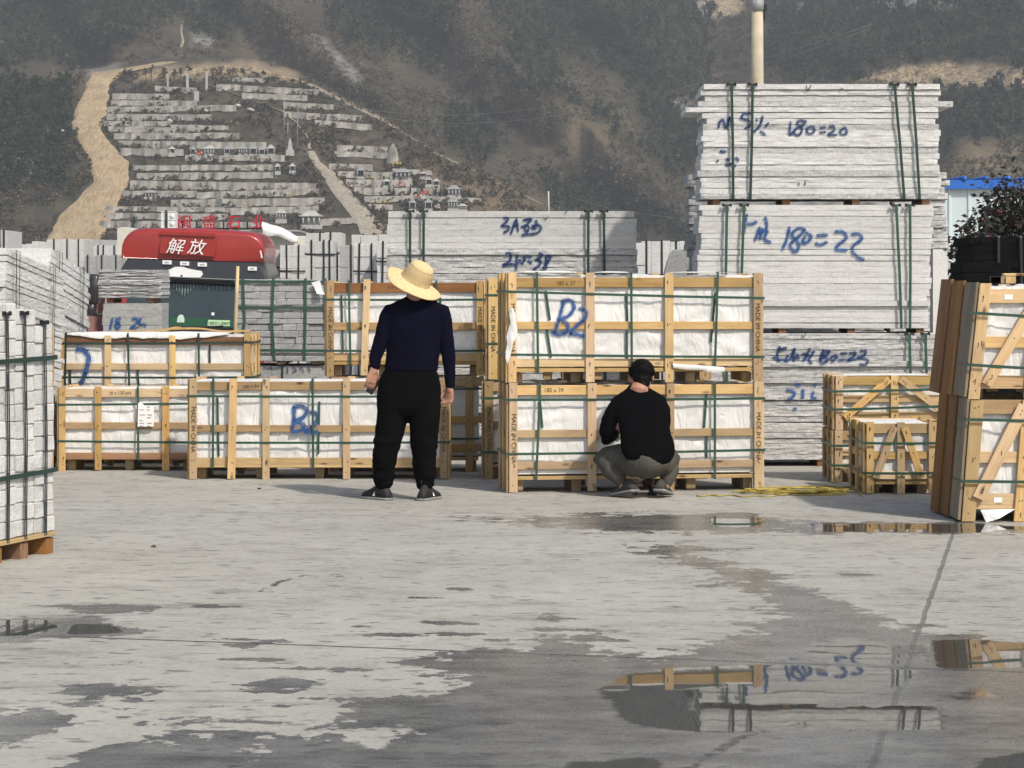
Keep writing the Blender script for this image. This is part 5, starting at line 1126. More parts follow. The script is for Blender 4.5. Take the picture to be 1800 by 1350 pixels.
# ================= TRUCK =================
Dtk = 36.0; ztk = gz(Dtk)
xc = PX(345, Dtk); s_ = Dtk / F
t = thing('lorry', 'red lorry cab facing the yard, white characters on its roof, half hidden by stone packs', 'lorry', (xc - .105, Dtk, ztk), 0, None, (0, .030))
def T_(px, py, dy=0): return (PX(px, Dtk) - xc, dy, PZ(py, Dtk) - ztk)
def paintmat(name, c):
    n = NT(name, .28, .5); f_ = n.noise(3, None, 4); n.col(n.mix(n.rng(f_, .35, .7), c, tuple(x * .82 for x in c))); n.b.inputs['Coat Weight'].default_value = .5; n.b.inputs['Coat Roughness'].default_value = .12
    n.rgh(n.rng(f_, .3, .8, .25, .45)); return n.m
M['cab_red'] = paintmat('cab_red_paint', (.34, .028, .022)); M['cab_dark'] = paintmat('cab_dark_trim', (.022, .023, .025))
def cabsec(y, xl, xr, zb_, zt_, rc, crown=0.03, n=7):
    """rounded-top section in xz at depth y"""
    p = [(xl, y, zb_)]
    for i in range(n + 1):
        a = math.pi - math.pi / 2 * i / n; p.append((xl + rc + rc * math.cos(a) , y, zt_ - rc + rc * math.sin(a)))
    for q in (.25, .5, .75):
        xx = xl + rc + (xr - xl - 2 * rc) * q; p.append((xx, y, zt_ + crown * math.sin(math.pi * q)))
    for i in range(n + 1):
        a = math.pi / 2 - math.pi / 2 * i / n; p.append((xr - rc + rc * math.cos(a), y, zt_ - rc + rc * math.sin(a)))
    p.append((xr, y, zb_)); return p
xl, xr = T_(214, 0)[0], T_(468, 0)[0]; zbot = T_(0, 457)[2]; ztop = T_(0, 403)[2]
mb = MB(); secs = []
for y, ins, dz in ((.02, .10, -.50), (-.05, .04, -.10), (-.035, .03, -.065), (.02, .03, -.03), (.12, .04, -.008), (.45, .05, 0.0), (1.5, .06, .02), (2.0, .07, 0), (2.1, .12, -.05)):
    secs.append(cabsec(y, xl + ins * .6, xr - ins * .6, zbot, max(zbot + .06, ztop + dz), min(.30, max(.03, (ztop + dz - zbot) * .8))))
secs[0] = [(x, y, min(z, zbot + .02)) for x, y, z in secs[0]]
mb.rings(secs, 0, True)
roof = mb.build('roof_fairing', M['cab_red'], t); fix_normals(roof)
# recessed name panel
def Yf(z): return float(np.interp(z, [zbot, ztop - .10, ztop - .065, ztop - .03, ztop], [-.05, -.05, -.035, .02, .25]))
mb = MB(); a, b, c_, d = T_(283, 447), T_(379, 450), T_(385, 415), T_(285, 413)
def onr(p, o): return (p[0], Yf(p[2]) - o, p[2])
mb.add([onr(a, .002), onr(b, .002), onr(c_, .002), onr(d, .002), onr(a, -.05), onr(b, -.05), onr(c_, -.05), onr(d, -.05)], [(0, 1, 2, 3), (0, 3, 7, 4), (1, 5, 6, 2), (3, 2, 6, 7), (0, 4, 5, 1)])
np_ = mb.build('name_panel', M['cab_red'], roof)
tilt = math.atan2(Yf(T_(0, 418)[2]) - Yf(T_(0, 446)[2]), T_(0, 418)[2] - T_(0, 446)[2])
M['white_paint'] = plain('white_lettering', (.80, .80, .79), .5, .4, .04, 5)
for ch_, px in (('\u89e3', 312), ('\u653e', 349)):
    p = T_(px, 436); mt = Matrix.Translation((p[0], Yf(p[2]) - .05, p[2])) @ Matrix.Rotation(-tilt, 4, 'X') @ FRONT @ Matrix.Rotation(rad(-4), 4, 'Z') @ Matrix(((1, .22, 0, 0), (0, 1, 0, 0), (0, 0, 1, 0), (0, 0, 0, 1)))
    o = ttext(ch_, 29 * s_, np_, M['white_paint'], mt, 'roof_lettering', 1.05, ext=.006)
mb = MB(); mb.board((T_(283, 0)[0], Yf(T_(0, 411)[2]) - .015, T_(0, 411)[2]), (T_(380, 0)[0], Yf(T_(0, 413)[2]) - .015, T_(0, 412)[2]), .06, .05, (0, 0, 1)); mb.build('panel_lip', M['cab_red'], roof)
# dark band, windscreen, cab body
z_b0, z_b1 = T_(0, 492)[2], zbot
mb = MB(); xl2, xr2 = T_(206, 0)[0], T_(474, 0)[0]
mb.rings([[(xl2 + .02, -.10, z_b0), (xl2 + .0, .35, z_b0), (xl2, 2.0, z_b0), (xr2, 2.0, z_b0), (xr2, .35, z_b0), (xr2 - .02, -.10, z_b0)], [(xl + .12, -.03, z_b1), (xl + .05, .4, z_b1), (xl + .05, 2.0, z_b1), (xr - .05, 2.0, z_b1), (xr - .05, .4, z_b1), (xr - .12, -.03, z_b1)]], 0, False)
fix_normals(mb.build('sun_visor_band', M['cab_dark'], t))
mb = MB(); zc0 = .9
mb.rings([[(xl2, -.12, zc0), (xl2, 2.0, zc0), (xr2, 2.0, zc0), (xr2, -.12, zc0)], [(xl2 + .02, -.12, T_(0, 580)[2]), (xl2, 2.0, T_(0, 580)[2]), (xr2, 2.0, T_(0, 580)[2]), (xr2 - .02, -.12, T_(0, 580)[2])], [(xl2 + .04, .05, z_b0), (xl2 + .02, 2.0, z_b0), (xr2 - .02, 2.0, z_b0), (xr2 - .04, .05, z_b0)]], 0, False)
fix_normals(mb.build('cab_body', M['cab_red'], t))
def glassmat():
    n = NT('tinted_windscreen', .06, .6); v = n.tc.outputs['Object']; f_ = n.noise(.9, v, 3); n.col(n.mix(n.rng(f_, .3, .7), (.018, .030, .036), (.040, .058, .062))); return n.m
wa, wb, wc, wd = T_(226, 578, -.14), T_(470, 578, -.14), T_(466, 494, .02), T_(230, 494, .02)
mb = MB(); mb.add([wa, wb, wc, wd] + [(p[0], p[1] + .03, p[2]) for p in (wa, wb, wc, wd)], [(0, 1, 2, 3), (7, 6, 5, 4), (0, 4, 5, 1), (1, 5, 6, 2), (2, 6, 7, 3), (3, 7, 4, 0)])
ws = mb.build('windscreen', glassmat(), t)
def wsy(py): return float(np.interp(py, [494, 578], [.02, -.14]))
mb = MB(); mb.add([T_(284, 573, wsy(573) - .006), T_(462, 573, wsy(573) - .006), T_(462, 560, wsy(560) - .006), T_(284, 558, wsy(558) - .006)], [(0, 1, 2, 3)]); mb.build('windscreen_tint', plain('green_tint', (.015, .075, .030), .25, .5, .2, 2), ws)
mb = MB(); mb.add([T_(372, 571, wsy(571) - .012), T_(411, 571, wsy(571) - .012), T_(411, 561, wsy(561) - .012), T_(373, 561, wsy(561) - .012)], [(0, 1, 2, 3)]); pl_ = mb.build('pass_card', plain('pale_green_card', (.42, .62, .36), .6, .3, .05), ws)
p = T_(392, 567, wsy(566) - .02); ttext('18521-2007', 8 * s_, pl_, M['strap_black'], front_mtx(p[0], p[1], p[2]), 'pass_number', 1.0, ext=.001)
mb = MB(); mb.rings([[T_(318, 567, wsy(567) - .012), T_(331, 567, wsy(567) - .012), T_(331, 560, wsy(560) - .012), T_(328, 554, wsy(554) - .012), T_(323, 553, wsy(553) - .012), T_(319, 558, wsy(558) - .012)], [T_(318, 567, wsy(567)), T_(331, 567, wsy(567)), T_(331, 560, wsy(560)), T_(328, 554, wsy(554)), T_(323, 553, wsy(553)), T_(319, 558, wsy(558))]], 0, False); mb.build('dashboard_ornament', plain('pale_mint', (.50, .62, .52), .5, .3, .2, 8), ws)
mb = MB(); mb.box(T_(378, 553, wsy(553) - .02), (T_(383, 548)[0], wsy(548), T_(383, 548)[2])); mb.build('dashboard_cup', M['white_paint'], ws)
mb = MB()
for px in range(309, 346, 5):
    L = 26 - abs(px - 327) * .9; mb.tube([T_(px, 498, wsy(498) - .01), T_(px, 498 + L, wsy(498 + L) - .01)], .012, 5)
for px in list(range(350, 410, 7)): mb.tube([T_(px, 499, wsy(499) - .01), T_(px, 507 + (px % 3) * 2, wsy(507) - .01)], .009, 5)
mb.build('fringe', plain('fringe_cord', (.20, .25, .24), .8, .2, .3, 9), ws)
mb = MB(); mb.board(T_(226, 491, -.05), T_(424, 495, -.05), .07, .05, (0, 0, 1)); mb.build('visor_rail', M['black'], t)
mb = MB(); mb.board(T_(280, 487, -.14), T_(424, 489.5, -.14), .014, .02, (0, 0, 1)); mb.build('visor_trim', plain('chrome', (.6, .6, .6), .25, .6, .05, 3, .8), t)
mb = MB(); mb.board(T_(226, 584, -.17), T_(472, 584, -.17), .16, .06, (0, 0, 1)); mb.build('wiper_cowl', M['black'], t)
for xw0, xw1 in ((330, 400), (395, 452)): MB().tube([T_(xw0, 577, -.19), T_(xw1, 571, -.17)], .012, 5).build('wiper', M['black'], t)
# badge recess and marker lamps
pts = [(289, 478), (303, 475), (312, 470), (325, 469.5), (337, 473), (358, 476), (361, 482), (357, 487), (327, 487.5), (294, 487), (290, 482)]
mb = MB(); mb.rings([[(T_(px, py)[0], -.125, T_(px, py)[2]) for px, py in pts], [(T_(px, py)[0], -.05, T_(px, py)[2]) for px, py in pts]], 0, False); fix_normals(mb.build('badge_plate', M['white_paint'], t))
tg = MB(); tg.ell(T_(324, 485.5, -.13), (.018, .012, .018), 10, 6); tg.build('badge_stud', M['black'], t)
for px, py in ((297, 462.5), (328, 463.5), (359, 464.5), (447, 469)):
    mb = MB(); q = T_(px, py); mb.box((q[0] - .072, -.10 - .0, q[2] - .032), (q[0] + .072, -.02, q[2] + .032)); lm = mb.build('marker_lamp', M['white_paint'], t)
    mb = MB(); mb.box((q[0] - .035, -.104, q[2] - .012), (q[0] + .035, -.100, q[2] + .010)); mb.build('lamp_insert', M['ink_grey'], lm)
mb = MB()
for i, (a, b, c_, d) in enumerate((((459, 437), (462, 450), (464.5, 450), (461.5, 437)),)):
    mb.add([(T_(px, py)[0], -.078, T_(px, py)[2]) for px, py in (a, b, c_, d)], [(0, 1, 2, 3)])
mb.build('corner_emblem', M['white_paint'], t)
# mirror pods on the left of the cab
def pod(x0, y0, x1, y1, nm):
    mb = MB(); rows = []
    for dy, k in ((-.10, .8), (-.06, 1), (.10, 1), (.16, .7)):
        row = []; cx, cy = (x0 + x1) / 2, (y0 + y1) / 2
        for i in range(20):
            a = 2 * math.pi * i / 20; sx = math.copysign(abs(math.cos(a)) ** .45, math.cos(a)); sy = math.copysign(abs(math.sin(a)) ** .35, math.sin(a))
            q = T_(cx + sx * (x1 - x0) / 2 * k, cy + sy * (y1 - y0) / 2 * k); row.append((q[0], dy - .35, q[2]))
        rows.append(row)
    mb.rings(rows); ob = mb.build(nm, M['cab_dark'], t); fix_normals(ob)
pod(164, 487, 186, 540, 'mirror'); pod(163, 538, 180, 560, 'wide_mirror')
mb = MB(); mb.tube([T_(182, 492, -.3), T_(200, 484, -.1), T_(212, 482, .1)], .025, 6); mb.tube([T_(176, 558, -.3), T_(205, 556, -.05)], .025, 6); mb.build('mirror_arm', M['black'], t)
mb = MB(); mb.rings([[T_(154, 600, .3), T_(165, 600, .3), T_(165, 517, .3), T_(158, 517, .3)], [T_(154, 600, 1.2), T_(165, 600, 1.2), T_(165, 517, 1.2), T_(158, 517, 1.2)]], 0, False); fix_normals(mb.build('door_panel', plain('faded_red', (.30, .15, .14), .5, .4, .15, 3), t))
# chassis, bumper, wheels (hidden behind the packs, they carry the cab)
mb = MB(); mb.box((xl2 + .05, -.2, .35), (xr2 - .05, 1.9, .9)); mb.build('bumper', M['cab_dark'], t)
for sx in (xl2 + .2, xr2 - .2):
    mb = MB(); mb.tube([(sx - .15, .9, .5), (sx + .15, .9, .5)], .5, 24); mb.build('wheel', M['black'], t)
# ================= PEOPLE =================
def cloth(name, c, rgh=.9, scale=90, bump=.25, fuzz=.0):
    n = NT(name, rgh, .04); v = n.tc.outputs['Object']; a = n.noise(scale * 3, v, 2); b = n.noise(9, v, 4)
    n.col(n.mix(n.rng(b, .3, .7), tuple(x * .8 for x in c), tuple(x * 1.2 for x in c)))
    n.nrm(n.bump(n.math('ADD', n.math('MULTIPLY', b, 1.0), n.math('MULTIPLY', a, .15)), bump, .012))
    n.b.inputs['Sheen Weight'].default_value = fuzz; return n.m
M['navy'] = cloth('navy_knit', (.0042, .0042, .0125), 1.0); M['blackknit'] = cloth('black_knit', (.0034, .0034, .0042), 1.0); M['trackpants'] = cloth('black_track_pants', (.0038, .0038, .0042), 1.0)
M['olive'] = cloth('grey_olive_trousers', (.088, .082, .070), .9, 90, .35)
def skinmat():
    n = NT('skin', .55, .35); v = n.tc.outputs['Object']; a = n.noise(14, v, 3); n.col(n.mix(n.rng(a, .3, .7), (.36, .175, .115), (.44, .235, .165))); n.b.inputs['Subsurface Weight'].default_value = .1; n.b.inputs['Subsurface Radius'].default_value = (.01, .004, .002); return n.m
M['skin'] = skinmat(); M['hair'] = cloth('black_hair', (.007, .006, .006), .5, 60, .8)
M['shoe'] = plain('dark_shoe', (.020, .020, .021), .65, .3, .3, 30); M['sole'] = plain('pale_sole', (.24, .245, .245), .7, .2, .15, 20); M['suede'] = plain('grey_suede', (.060, .058, .054), .9, .15, .25, 25); M['dsole'] = plain('dark_sole', (.018, .018, .018), .85, .2, .2, 20)
def loft(mb, secs, n=20):
    """secs: (centre, axis_a (vec), axis_b (vec)) elliptical sections"""
    rows = []
    for c, a, b in secs:
        rows.append([Vector(c) + Vector(a) * math.cos(2 * math.pi * k / n) + Vector(b) * math.sin(2 * math.pi * k / n) for k in range(n)])
    mb.rings(rows); return mb
def fuse(name, mbs, mat, parent, voxel=.009, smooth_it=6, fold=None, org=None):
    m = MB()
    for q in mbs:
        b = len(m.v); m.v += [tuple(p) for p in q.v]; m.f += [tuple(i + b for i in f) for f in q.f]; m.m += q.m; m.uv += q.uv; m.sm += q.sm
    tmp = m.build('tmp', mat); fix_normals(tmp)
    r = tmp.modifiers.new('r', 'REMESH'); r.mode = 'VOXEL'; r.voxel_size = voxel
    s = tmp.modifiers.new('s', 'SMOOTH'); s.iterations = smooth_it; s.factor = .5
    bpy.context.view_layer.update(); dg = bpy.context.evaluated_depsgraph_get(); me = bpy.data.meshes.new_from_object(tmp.evaluated_get(dg))
    bpy.data.objects.remove(tmp); me.name = name
    if fold:
        nv = len(me.vertices); co = np.empty(nv * 3, np.float32); me.vertices.foreach_get('co', co); co = co.reshape(-1, 3); no = np.empty(nv * 3, np.float32); me.vertices.foreach_get('normal', no); no = no.reshape(-1, 3)
        co += no * np.asarray(fold(co), np.float32)[:, None]; me.vertices.foreach_set('co', co.ravel())
    if org is not None: me.transform(Matrix.Translation(-Vector(org)))
    me.polygons.foreach_set('use_smooth', np.ones(len(me.polygons), bool)); me.materials.clear(); me.materials.append(mat); me.update()
    o = bpy.data.objects.new(name, me); COL.objects.link(o); o.parent = parent; return o
def limb(pts, rr, asp=1.0, n=16):
    mb = MB(); pts = [Vector(p) for p in pts]; secs = []
    for i, p in enumerate(pts):
        d = (pts[min(i + 1, len(pts) - 1)] - pts[max(i - 1, 0)]).normalized(); s_ = d.cross(Vector((0, 1, 0)));
        if s_.length < .05: s_ = d.cross(Vector((0, 0, 1)))
        s_.normalize(); b = s_.cross(d).normalized(); secs.append((p, s_ * rr[i], b * rr[i] * asp))
    e0 = (pts[0] - pts[1]).normalized() * rr[0] * .5; e1 = (pts[-1] - pts[-2]).normalized() * rr[-1] * .5
    secs = [(pts[0] + e0, secs[0][1] * .55, secs[0][2] * .55)] + secs + [(pts[-1] + e1, secs[-1][1] * .55, secs[-1][2] * .55)]
    return loft(mb, secs, n)
def hand(wrist, mid, thumb_side, n_palm, s=1.0, curl=.6):
    """palm from wrist toward mid, five fingers curling toward n_palm"""
    wr, md = Vector(wrist), Vector(mid); d = (md - wr).normalized(); pn = Vector(n_palm).normalized(); sd_ = Vector(thumb_side); sd_ = (sd_ - d * sd_.dot(d)).normalized(); pn = (pn - d * pn.dot(d) - sd_ * pn.dot(sd_)).normalized()
    out = []; mb = MB(); L = .088 * s
    loft(mb, [(wr - d * .02, sd_ * .026 * s, pn * .020 * s), (wr + d * .012, sd_ * .028 * s, pn * .018 * s), (wr + d * L * .5, sd_ * .039 * s, pn * .015 * s), (wr + d * L, sd_ * .041 * s, pn * .012 * s), (wr + d * (L + .008), sd_ * .03 * s, pn * .006 * s)], 14); out.append(mb)
    for k, (o, ln) in enumerate(((.031, .068), (.011, .078), (-.010, .072), (-.030, .056))):
        p = wr + d * L * .97 + sd_ * o * s; pts = [p - d * .015]; dr = d.copy(); a = curl * (1 + .12 * k)
        pts.append(p.copy())
        for j, f_ in enumerate((.45, .31, .24)):
            q = Quaternion(sd_.cross(pn).cross(pn) if False else sd_, 0); ang = a * (.55 if j == 0 else .75)
            ax = d.cross(pn).normalized(); dr = Quaternion(ax, ang) @ dr; p = p + dr * ln * f_ * s; pts.append(p.copy())
        out.append(limb(pts, [.0095 * s, .0092 * s, .0088 * s, .0078 * s, .0066 * s], 1, 10))
    b = wr + d * L * .28 + sd_ * .030 * s; tdir = (d * .75 + sd_ * .6 + pn * .35).normalized(); t2 = (d * .95 + sd_ * .1 + pn * .45).normalized()
    out.append(limb([b - tdir * .015, b + tdir * .030 * s, b + tdir * .034 * s + t2 * .028 * s, b + tdir * .034 * s + t2 * .05 * s], [.013 * s, .0115 * s, .0105 * s, .008 * s], 1, 10))
    return out
def head_parts(c, fwd, up_, s=1.0):
    """skull, jaw, nose, ears, brow, lips as lofts; c = head centre"""
    f_ = Vector(fwd).normalized(); u = Vector(up_); u = (u - f_ * u.dot(f_)).normalized(); r = f_.cross(u); c = Vector(c); rot = Matrix((r, f_, u)).transposed(); out = []
    def E(o, rr): mb = MB(); mb.ell(c + rot @ (Vector(o) * s), [x * s for x in rr], 16, 12, 0, rot); out.append(mb)
    E((0, -.012, .03), (.077, .095, .088)); E((0, .028, -.045), (.058, .062, .070)); E((0, .058, -.088), (.030, .028, .022))
    E((0, .090, -.015), (.012, .020, .022)); E((0, .083, .022), (.050, .014, .010)); E((0, .083, -.052), (.024, .010, .009))
    for sg in (-1, 1):
        E((sg * .079, -.008, -.008), (.010, .019, .031)); E((sg * .034, .075, -.030), (.022, .016, .018))
    return out, rot
def eyes(c, rot, s, parent, org):
    for sg in (-1, 1):
        mb = MB(); p = Vector(c) + rot @ (Vector((sg * .031, .083, .006)) * s) - Vector(org); mb.ell(p, (.011 * s, .008 * s, .007 * s), 10, 7, 0, rot); mb.build('eye', plain('eye_dark', (.05, .04, .035), .2, .5) if 'eye' not in M else M['eye'], parent)
def shoe(name, heel, toe, parent, org, upm, lift=0.0, wd=.048, high=.085, stripe=True, darksole=False):
    h = Vector(heel); to = Vector(toe); d = to - h; L = d.length; d.normalize(); sd_ = d.cross(Vector((0, 0, 1))).normalized(); u = sd_.cross(d).normalized(); mb = MB(); so = MB()
    prof = [(-.012, .55, .045, .62), (.0, .72, .075, .8), (.05, .80, high, .95), (.10, .80, high * .96, .95), (.15, .84, high * .82, .9), (.20, 1.0, high * .62, 1), (.25, 1.02, high * .48, 1), (.285, .82, high * .40, .8), (.305, .45, high * .26, .4)]
    rows = []; srow = []; k = L / .295
    for x, w_, hh, t_ in prof:
        p = h + d * x * k - Vector(org); ring = []
        for i in range(14):
            a = 2 * math.pi * i / 14; ca, sa = math.cos(a), math.sin(a); zt = (.018 + (hh - .018) * (max(0, sa) ** .7)) if sa > 0 else .018
            ring.append(p + sd_ * ca * wd * w_ * (.72 + .28 * (1 - max(0, sa))) + u * zt)
        rows.append(ring)
        srow.append([p + sd_ * a * wd * (w_ + .07) + u * b for a, b in ((-1, .002 + .0), (1, .002), (1.04, .010), (1.0, .020), (-1.0, .020), (-1.04, .010))])
    mb.rings(rows); o = mb.build(name, upm, parent); fix_normals(o)
    so.rings(srow, 0, True); q = so.build('sole', M['dsole'] if darksole else M['sole'], o); fix_normals(q)
    if stripe:
        pq = MB(); c0 = h + d * L * .42 - Vector(org); s2 = sd_ if sd_.y < 0 else -sd_
        pq.add([c0 + s2 * wd * .92 + u * .03 - d * .014, c0 + s2 * wd * .92 + u * .03 + d * .018, c0 + s2 * wd * .80 + u * .064 - d * .004, c0 + s2 * wd * .7 + u * .03], [(0, 1, 2)]); pq.build('shoe_mark', M['white_paint'], o)
        lp_ = MB(); c1 = h + d * L * .02 + u * high * .95 - Vector(org); lp_.tube([c1, c1 - d * .012 + u * .016, c1 - d * .004 + u * .03, c1 + d * .015 + u * .02], .004, 6); lp_.build('heel_loop', upm, o)
    return o
def hem(mb_list): return mb_list
# ---------- standing man ----------
Dm = Dg(879.5); gm = gz(Dm); org = Vector((PX(708, Dm), Dm, gm)); sm_ = F / Dm
def P_(px, py, dy=0.0): return W(px, py, Dm) * 1 + Vector((0, dy, 0))
def r_(p): return p / sm_
man = thing('person', 'man standing in a wide straw hat, navy sweater and black track pants, phone in hand', 'person', tuple(org))
def ring_x(rows, dy=.06):
    mb = MB(); secs = []
    for y, cx, hw, hd, *d in rows: secs.append((P_(cx, y, dy + (d[0] if d else 0)), Vector((r_(hw), 0, 0)), Vector((0, hd, 0))))
    return loft(mb, secs, 26)
torso = ring_x([(518, 731, 13, .045), (521, 731, 20, .056), (527, 731, 31, .072), (534, 731, 43, .088), (544, 731, 52, .102), (562, 730, 53, .116), (585, 729, 50, .124), (610, 727, 47, .125), (632, 724.5, 46.5, .126), (645, 722, 47, .128), (651, 722, 46.5, .126), (653.5, 722, 44, .118)])
armL = limb([P_(690, 545, .06), P_(680, 560, .06), P_(672, 590, .055), P_(665, 610, .045), P_(659, 630, .03), P_(658.5, 646, .02)], [r_(16), r_(15.5), r_(14), r_(12.5), r_(10.5), r_(9.2)], 1.0)
armR = limb([P_(773, 545, .06), P_(780, 565, .06), P_(784, 592, .055), P_(787, 615, .05), P_(790, 645, .04), P_(790.5, 681, .03)], [r_(16), r_(15), r_(14), r_(12.8), r_(10.8), r_(8.8)], 1.0)
def foldf(seed, amp, zsc=14, xsc=5):
    def f_(co):
        a = fbm(co[:, 0] * xsc + co[:, 1] * 3 + co[:, 2] * 2, co[:, 2] * zsc - np.abs(co[:, 0] - co[:, 0].mean()) * zsc * .8, seed, 3); return amp * 2 * a
    return f_
sw = fuse('sweater', [torso, armL, armR], M['navy'], man, .009, 5, foldf(3, .010, 10, 5), org)
pel = ring_x([(642, 721, 43, .112), (648, 721, 44.5, .116), (660, 720, 51, .128), (678, 719, 55.5, .140), (700, 718.5, 57.5, .148, -.01), (718, 718.5, 57, .14, -.01), (730, 718, 50, .12)])
legL = limb([P_(691, 705, .055), P_(690, 728, .055), P_(684, 760, .05), P_(679, 788, .045), P_(674.5, 815, .055), P_(673.5, 836, .06), P_(674.5, 854, .06)], [r_(28), r_(28), r_(26), r_(24), r_(21.5), r_(19), r_(16)], 1.05)
legR = limb([P_(746, 705, .055), P_(746, 728, .055), P_(745, 760, .05), P_(744, 788, .045), P_(745, 815, .055), P_(746.5, 838, .06), P_(747, 855, .06)], [r_(28.5), r_(28), r_(25.5), r_(23.5), r_(21), r_(19), r_(16)], 1.05)
def pfold(co):
    z = co[:, 2] - gm; k = np.clip((.55 - z) / .3, 0, 1); kn = np.exp(-((z - .42) / .08) ** 2)
    return .010 * 2 * fbm(co[:, 0] * 6 + co[:, 1] * 4, z * 22, 8, 2) * (.45 + k + .7 * kn) + .007 * 2 * fbm(co[:, 0] * 3 + co[:, 1] * 9, z * 34 + co[:, 0] * 12, 14, 2) * k
tr = fuse('trousers', [pel, legL, legR], M['trackpants'], man, .009, 4, pfold, org)
mk = MB(); mk.ell(P_(766, 739.5, .03) - org, (.009, .006, .007), 10, 6); mk.build('trouser_emblem', M['white_paint'], tr)
# body: head, neck, arms and legs in one surface
hc = P_(727, 492, .075); fwd = Vector((-.42, .84, .22)); upv = Vector((.16, -.22, 1))
hp, hrot = head_parts(hc, fwd, upv, 1.0)
neck = limb([P_(731, 530, .06), P_(731, 516, .055), P_(729, 500, .065)], [r_(17), r_(17.5), r_(17)])
body_l = hp + [neck, ring_x([(522, 731, 18, .05), (535, 731, 36, .07), (560, 730, 45, .095), (600, 727, 40, .10), (650, 721, 40, .10), (700, 719, 44, .11)]),
    limb([P_(684, 555, .06), P_(668, 600, .05), P_(659, 640, .025), P_(657, 656, .015)], [r_(11), r_(9), r_(7), r_(6.3)]), limb([P_(779, 555, .06), P_(786, 610, .05), P_(790.5, 670, .03), P_(790.5, 688, .03)], [r_(11), r_(9), r_(6.6), r_(6)]),
    limb([P_(690, 715, .055), P_(680, 785, .05), P_(674, 862, .06)], [r_(18), r_(13), r_(8)]), limb([P_(746, 715, .055), P_(744, 785, .05), P_(747, 862, .06)], [r_(18), r_(13), r_(8)])]
body_l += hand(P_(656.5, 650, .012), P_(648, 690, .0), (.85, .4, .1), (.5, .75, -.1), 1.12, .5)
body_l += hand(P_(790.5, 681, .03), P_(788, 712, .03), (-.75, .5, 0), (-.55, -.15, .1), 1.08, .95)
bd = fuse('body', body_l, M['skin'], man, .0052, 3, None, org)
M['eye'] = plain('eye_dark', (.05, .04, .035), .2, .5); eyes(hc, hrot, 1.0, bd, org)
hb = MB(); c = hc; hb.ell(c + hrot @ Vector((0, -.028, .012)) - org, (.083, .090, .108), 20, 14, 0, hrot); hair = hb.build('hair', M['hair'], man)
# straw hat
ax = Vector((.46, -.27, .845)).normalized(); q = Vector((0, 0, 1)).rotation_difference(ax); hatc = P_(730, 493, .045)
def strawmat():
    n = NT('woven_straw', .75, .25); v = n.tc.outputs['UV']; a = n.noise(1, n.map(v, (1, 1, 1)), 3); b = n.noise(6, None, 3)
    n.col(n.mix(n.rng(a, .3, .7), (.55, .40, .19), (.78, .62, .36))); n.nrm(n.bump(a, .5, .004)); return n.m
hat = MB(); prof = [(.0, .128), (.03, .127), (.058, .121), (.076, .110), (.086, .092), (.093, .070), (.099, .045), (.103, .020), (.106, .006), (.118, .0), (.145, -.005), (.175, -.012), (.205, -.024), (.228, -.038), (.229, -.043), (.204, -.030), (.174, -.018), (.145, -.011), (.112, -.005), (.100, .018), (.090, .065), (.07, .10), (.0, .118)]
rows = []
for i, (r0, z0) in enumerate(prof):
    row = []
    for k in range(48):
        a = 2 * math.pi * k / 48; rr_ = max(r0, .0005) * (1.12 if r0 < .11 else 1.0); zz_ = z0 * (1.2 if z0 > 0 else 1)
        if r0 > .11: zz_ += (r0 - .11) * (.13 * math.cos(2 * a + .5) + .05 * math.sin(3 * a)) ; rr_ *= 1 + .02 * math.sin(5 * a)
        if .085 < r0 < .11 and z0 > .005: rr_ += .0022 * math.sin(z0 * 480)
        row.append(hatc + q @ Vector((rr_ * math.cos(a), rr_ * math.sin(a) * .96, zz_)) - org)
    rows.append(row)
# finer crown rows for the stitched ribs
fine = []
for i in range(len(rows) - 1):
    n_ = 6 if 4 <= i <= 8 else 2
    for j in range(n_):
        k = j / n_; z_ = prof[i][1] + (prof[i + 1][1] - prof[i][1]) * k; e = .0028 * math.sin(z_ * 560) if 4 <= i <= 8 else 0
        fine.append([a.lerp(b, k) + (a.lerp(b, k) - (hatc - org + ax * z_)).normalized() * e for a, b in zip(rows[i], rows[i + 1])])
fine.append(rows[-1]); hat.rings(fine); h_ = hat.build('straw_hat', strawmat(), man); ul = h_.data.uv_layers.new(name='UVMap')
for l_ in h_.data.loops:
    vi = l_.vertex_index; ul.data[l_.index].uv = ((vi // 48) * 1.7, (vi % 48) * .8)
hat = None; fix_normals(h_)
shoe('shoe', P_(684, 878, .02).xyz * 1 - Vector((0, 0, 0)) if False else Vector((PX(684, Dm), Dm + .0, gm)), Vector((PX(638, Dm), Dm + .205, gz(Dm + .2))), man, org, M['shoe'], high=.135, wd=.056)
shoe('shoe', Vector((PX(741, Dm), Dm - .05, gm)), Vector((PX(766, Dm), Dm + .21, gz(Dm + .2))), man, org, M['shoe'], high=.135, wd=.056)
# phone (held: a thing of its own)
pc_ = P_(656, 677, .035); ph = thing('mobile_phone', 'dark mobile phone held low in the standing man\'s left hand', 'phone', tuple(pc_))
ph.rotation_euler = (rad(8), rad(33), rad(28))
mb = MB(); mb.board((0, 0, -.072), (0, 0, .072), .068, .009, (1, 0, 0), 0, .003); mb.build('phone_body', M['black'], ph)
mb = MB(); mb.box((-.035, -.0052, -.072), (-.0335, .0048, .072)); mb.build('phone_edge', M['white_paint'], ph)

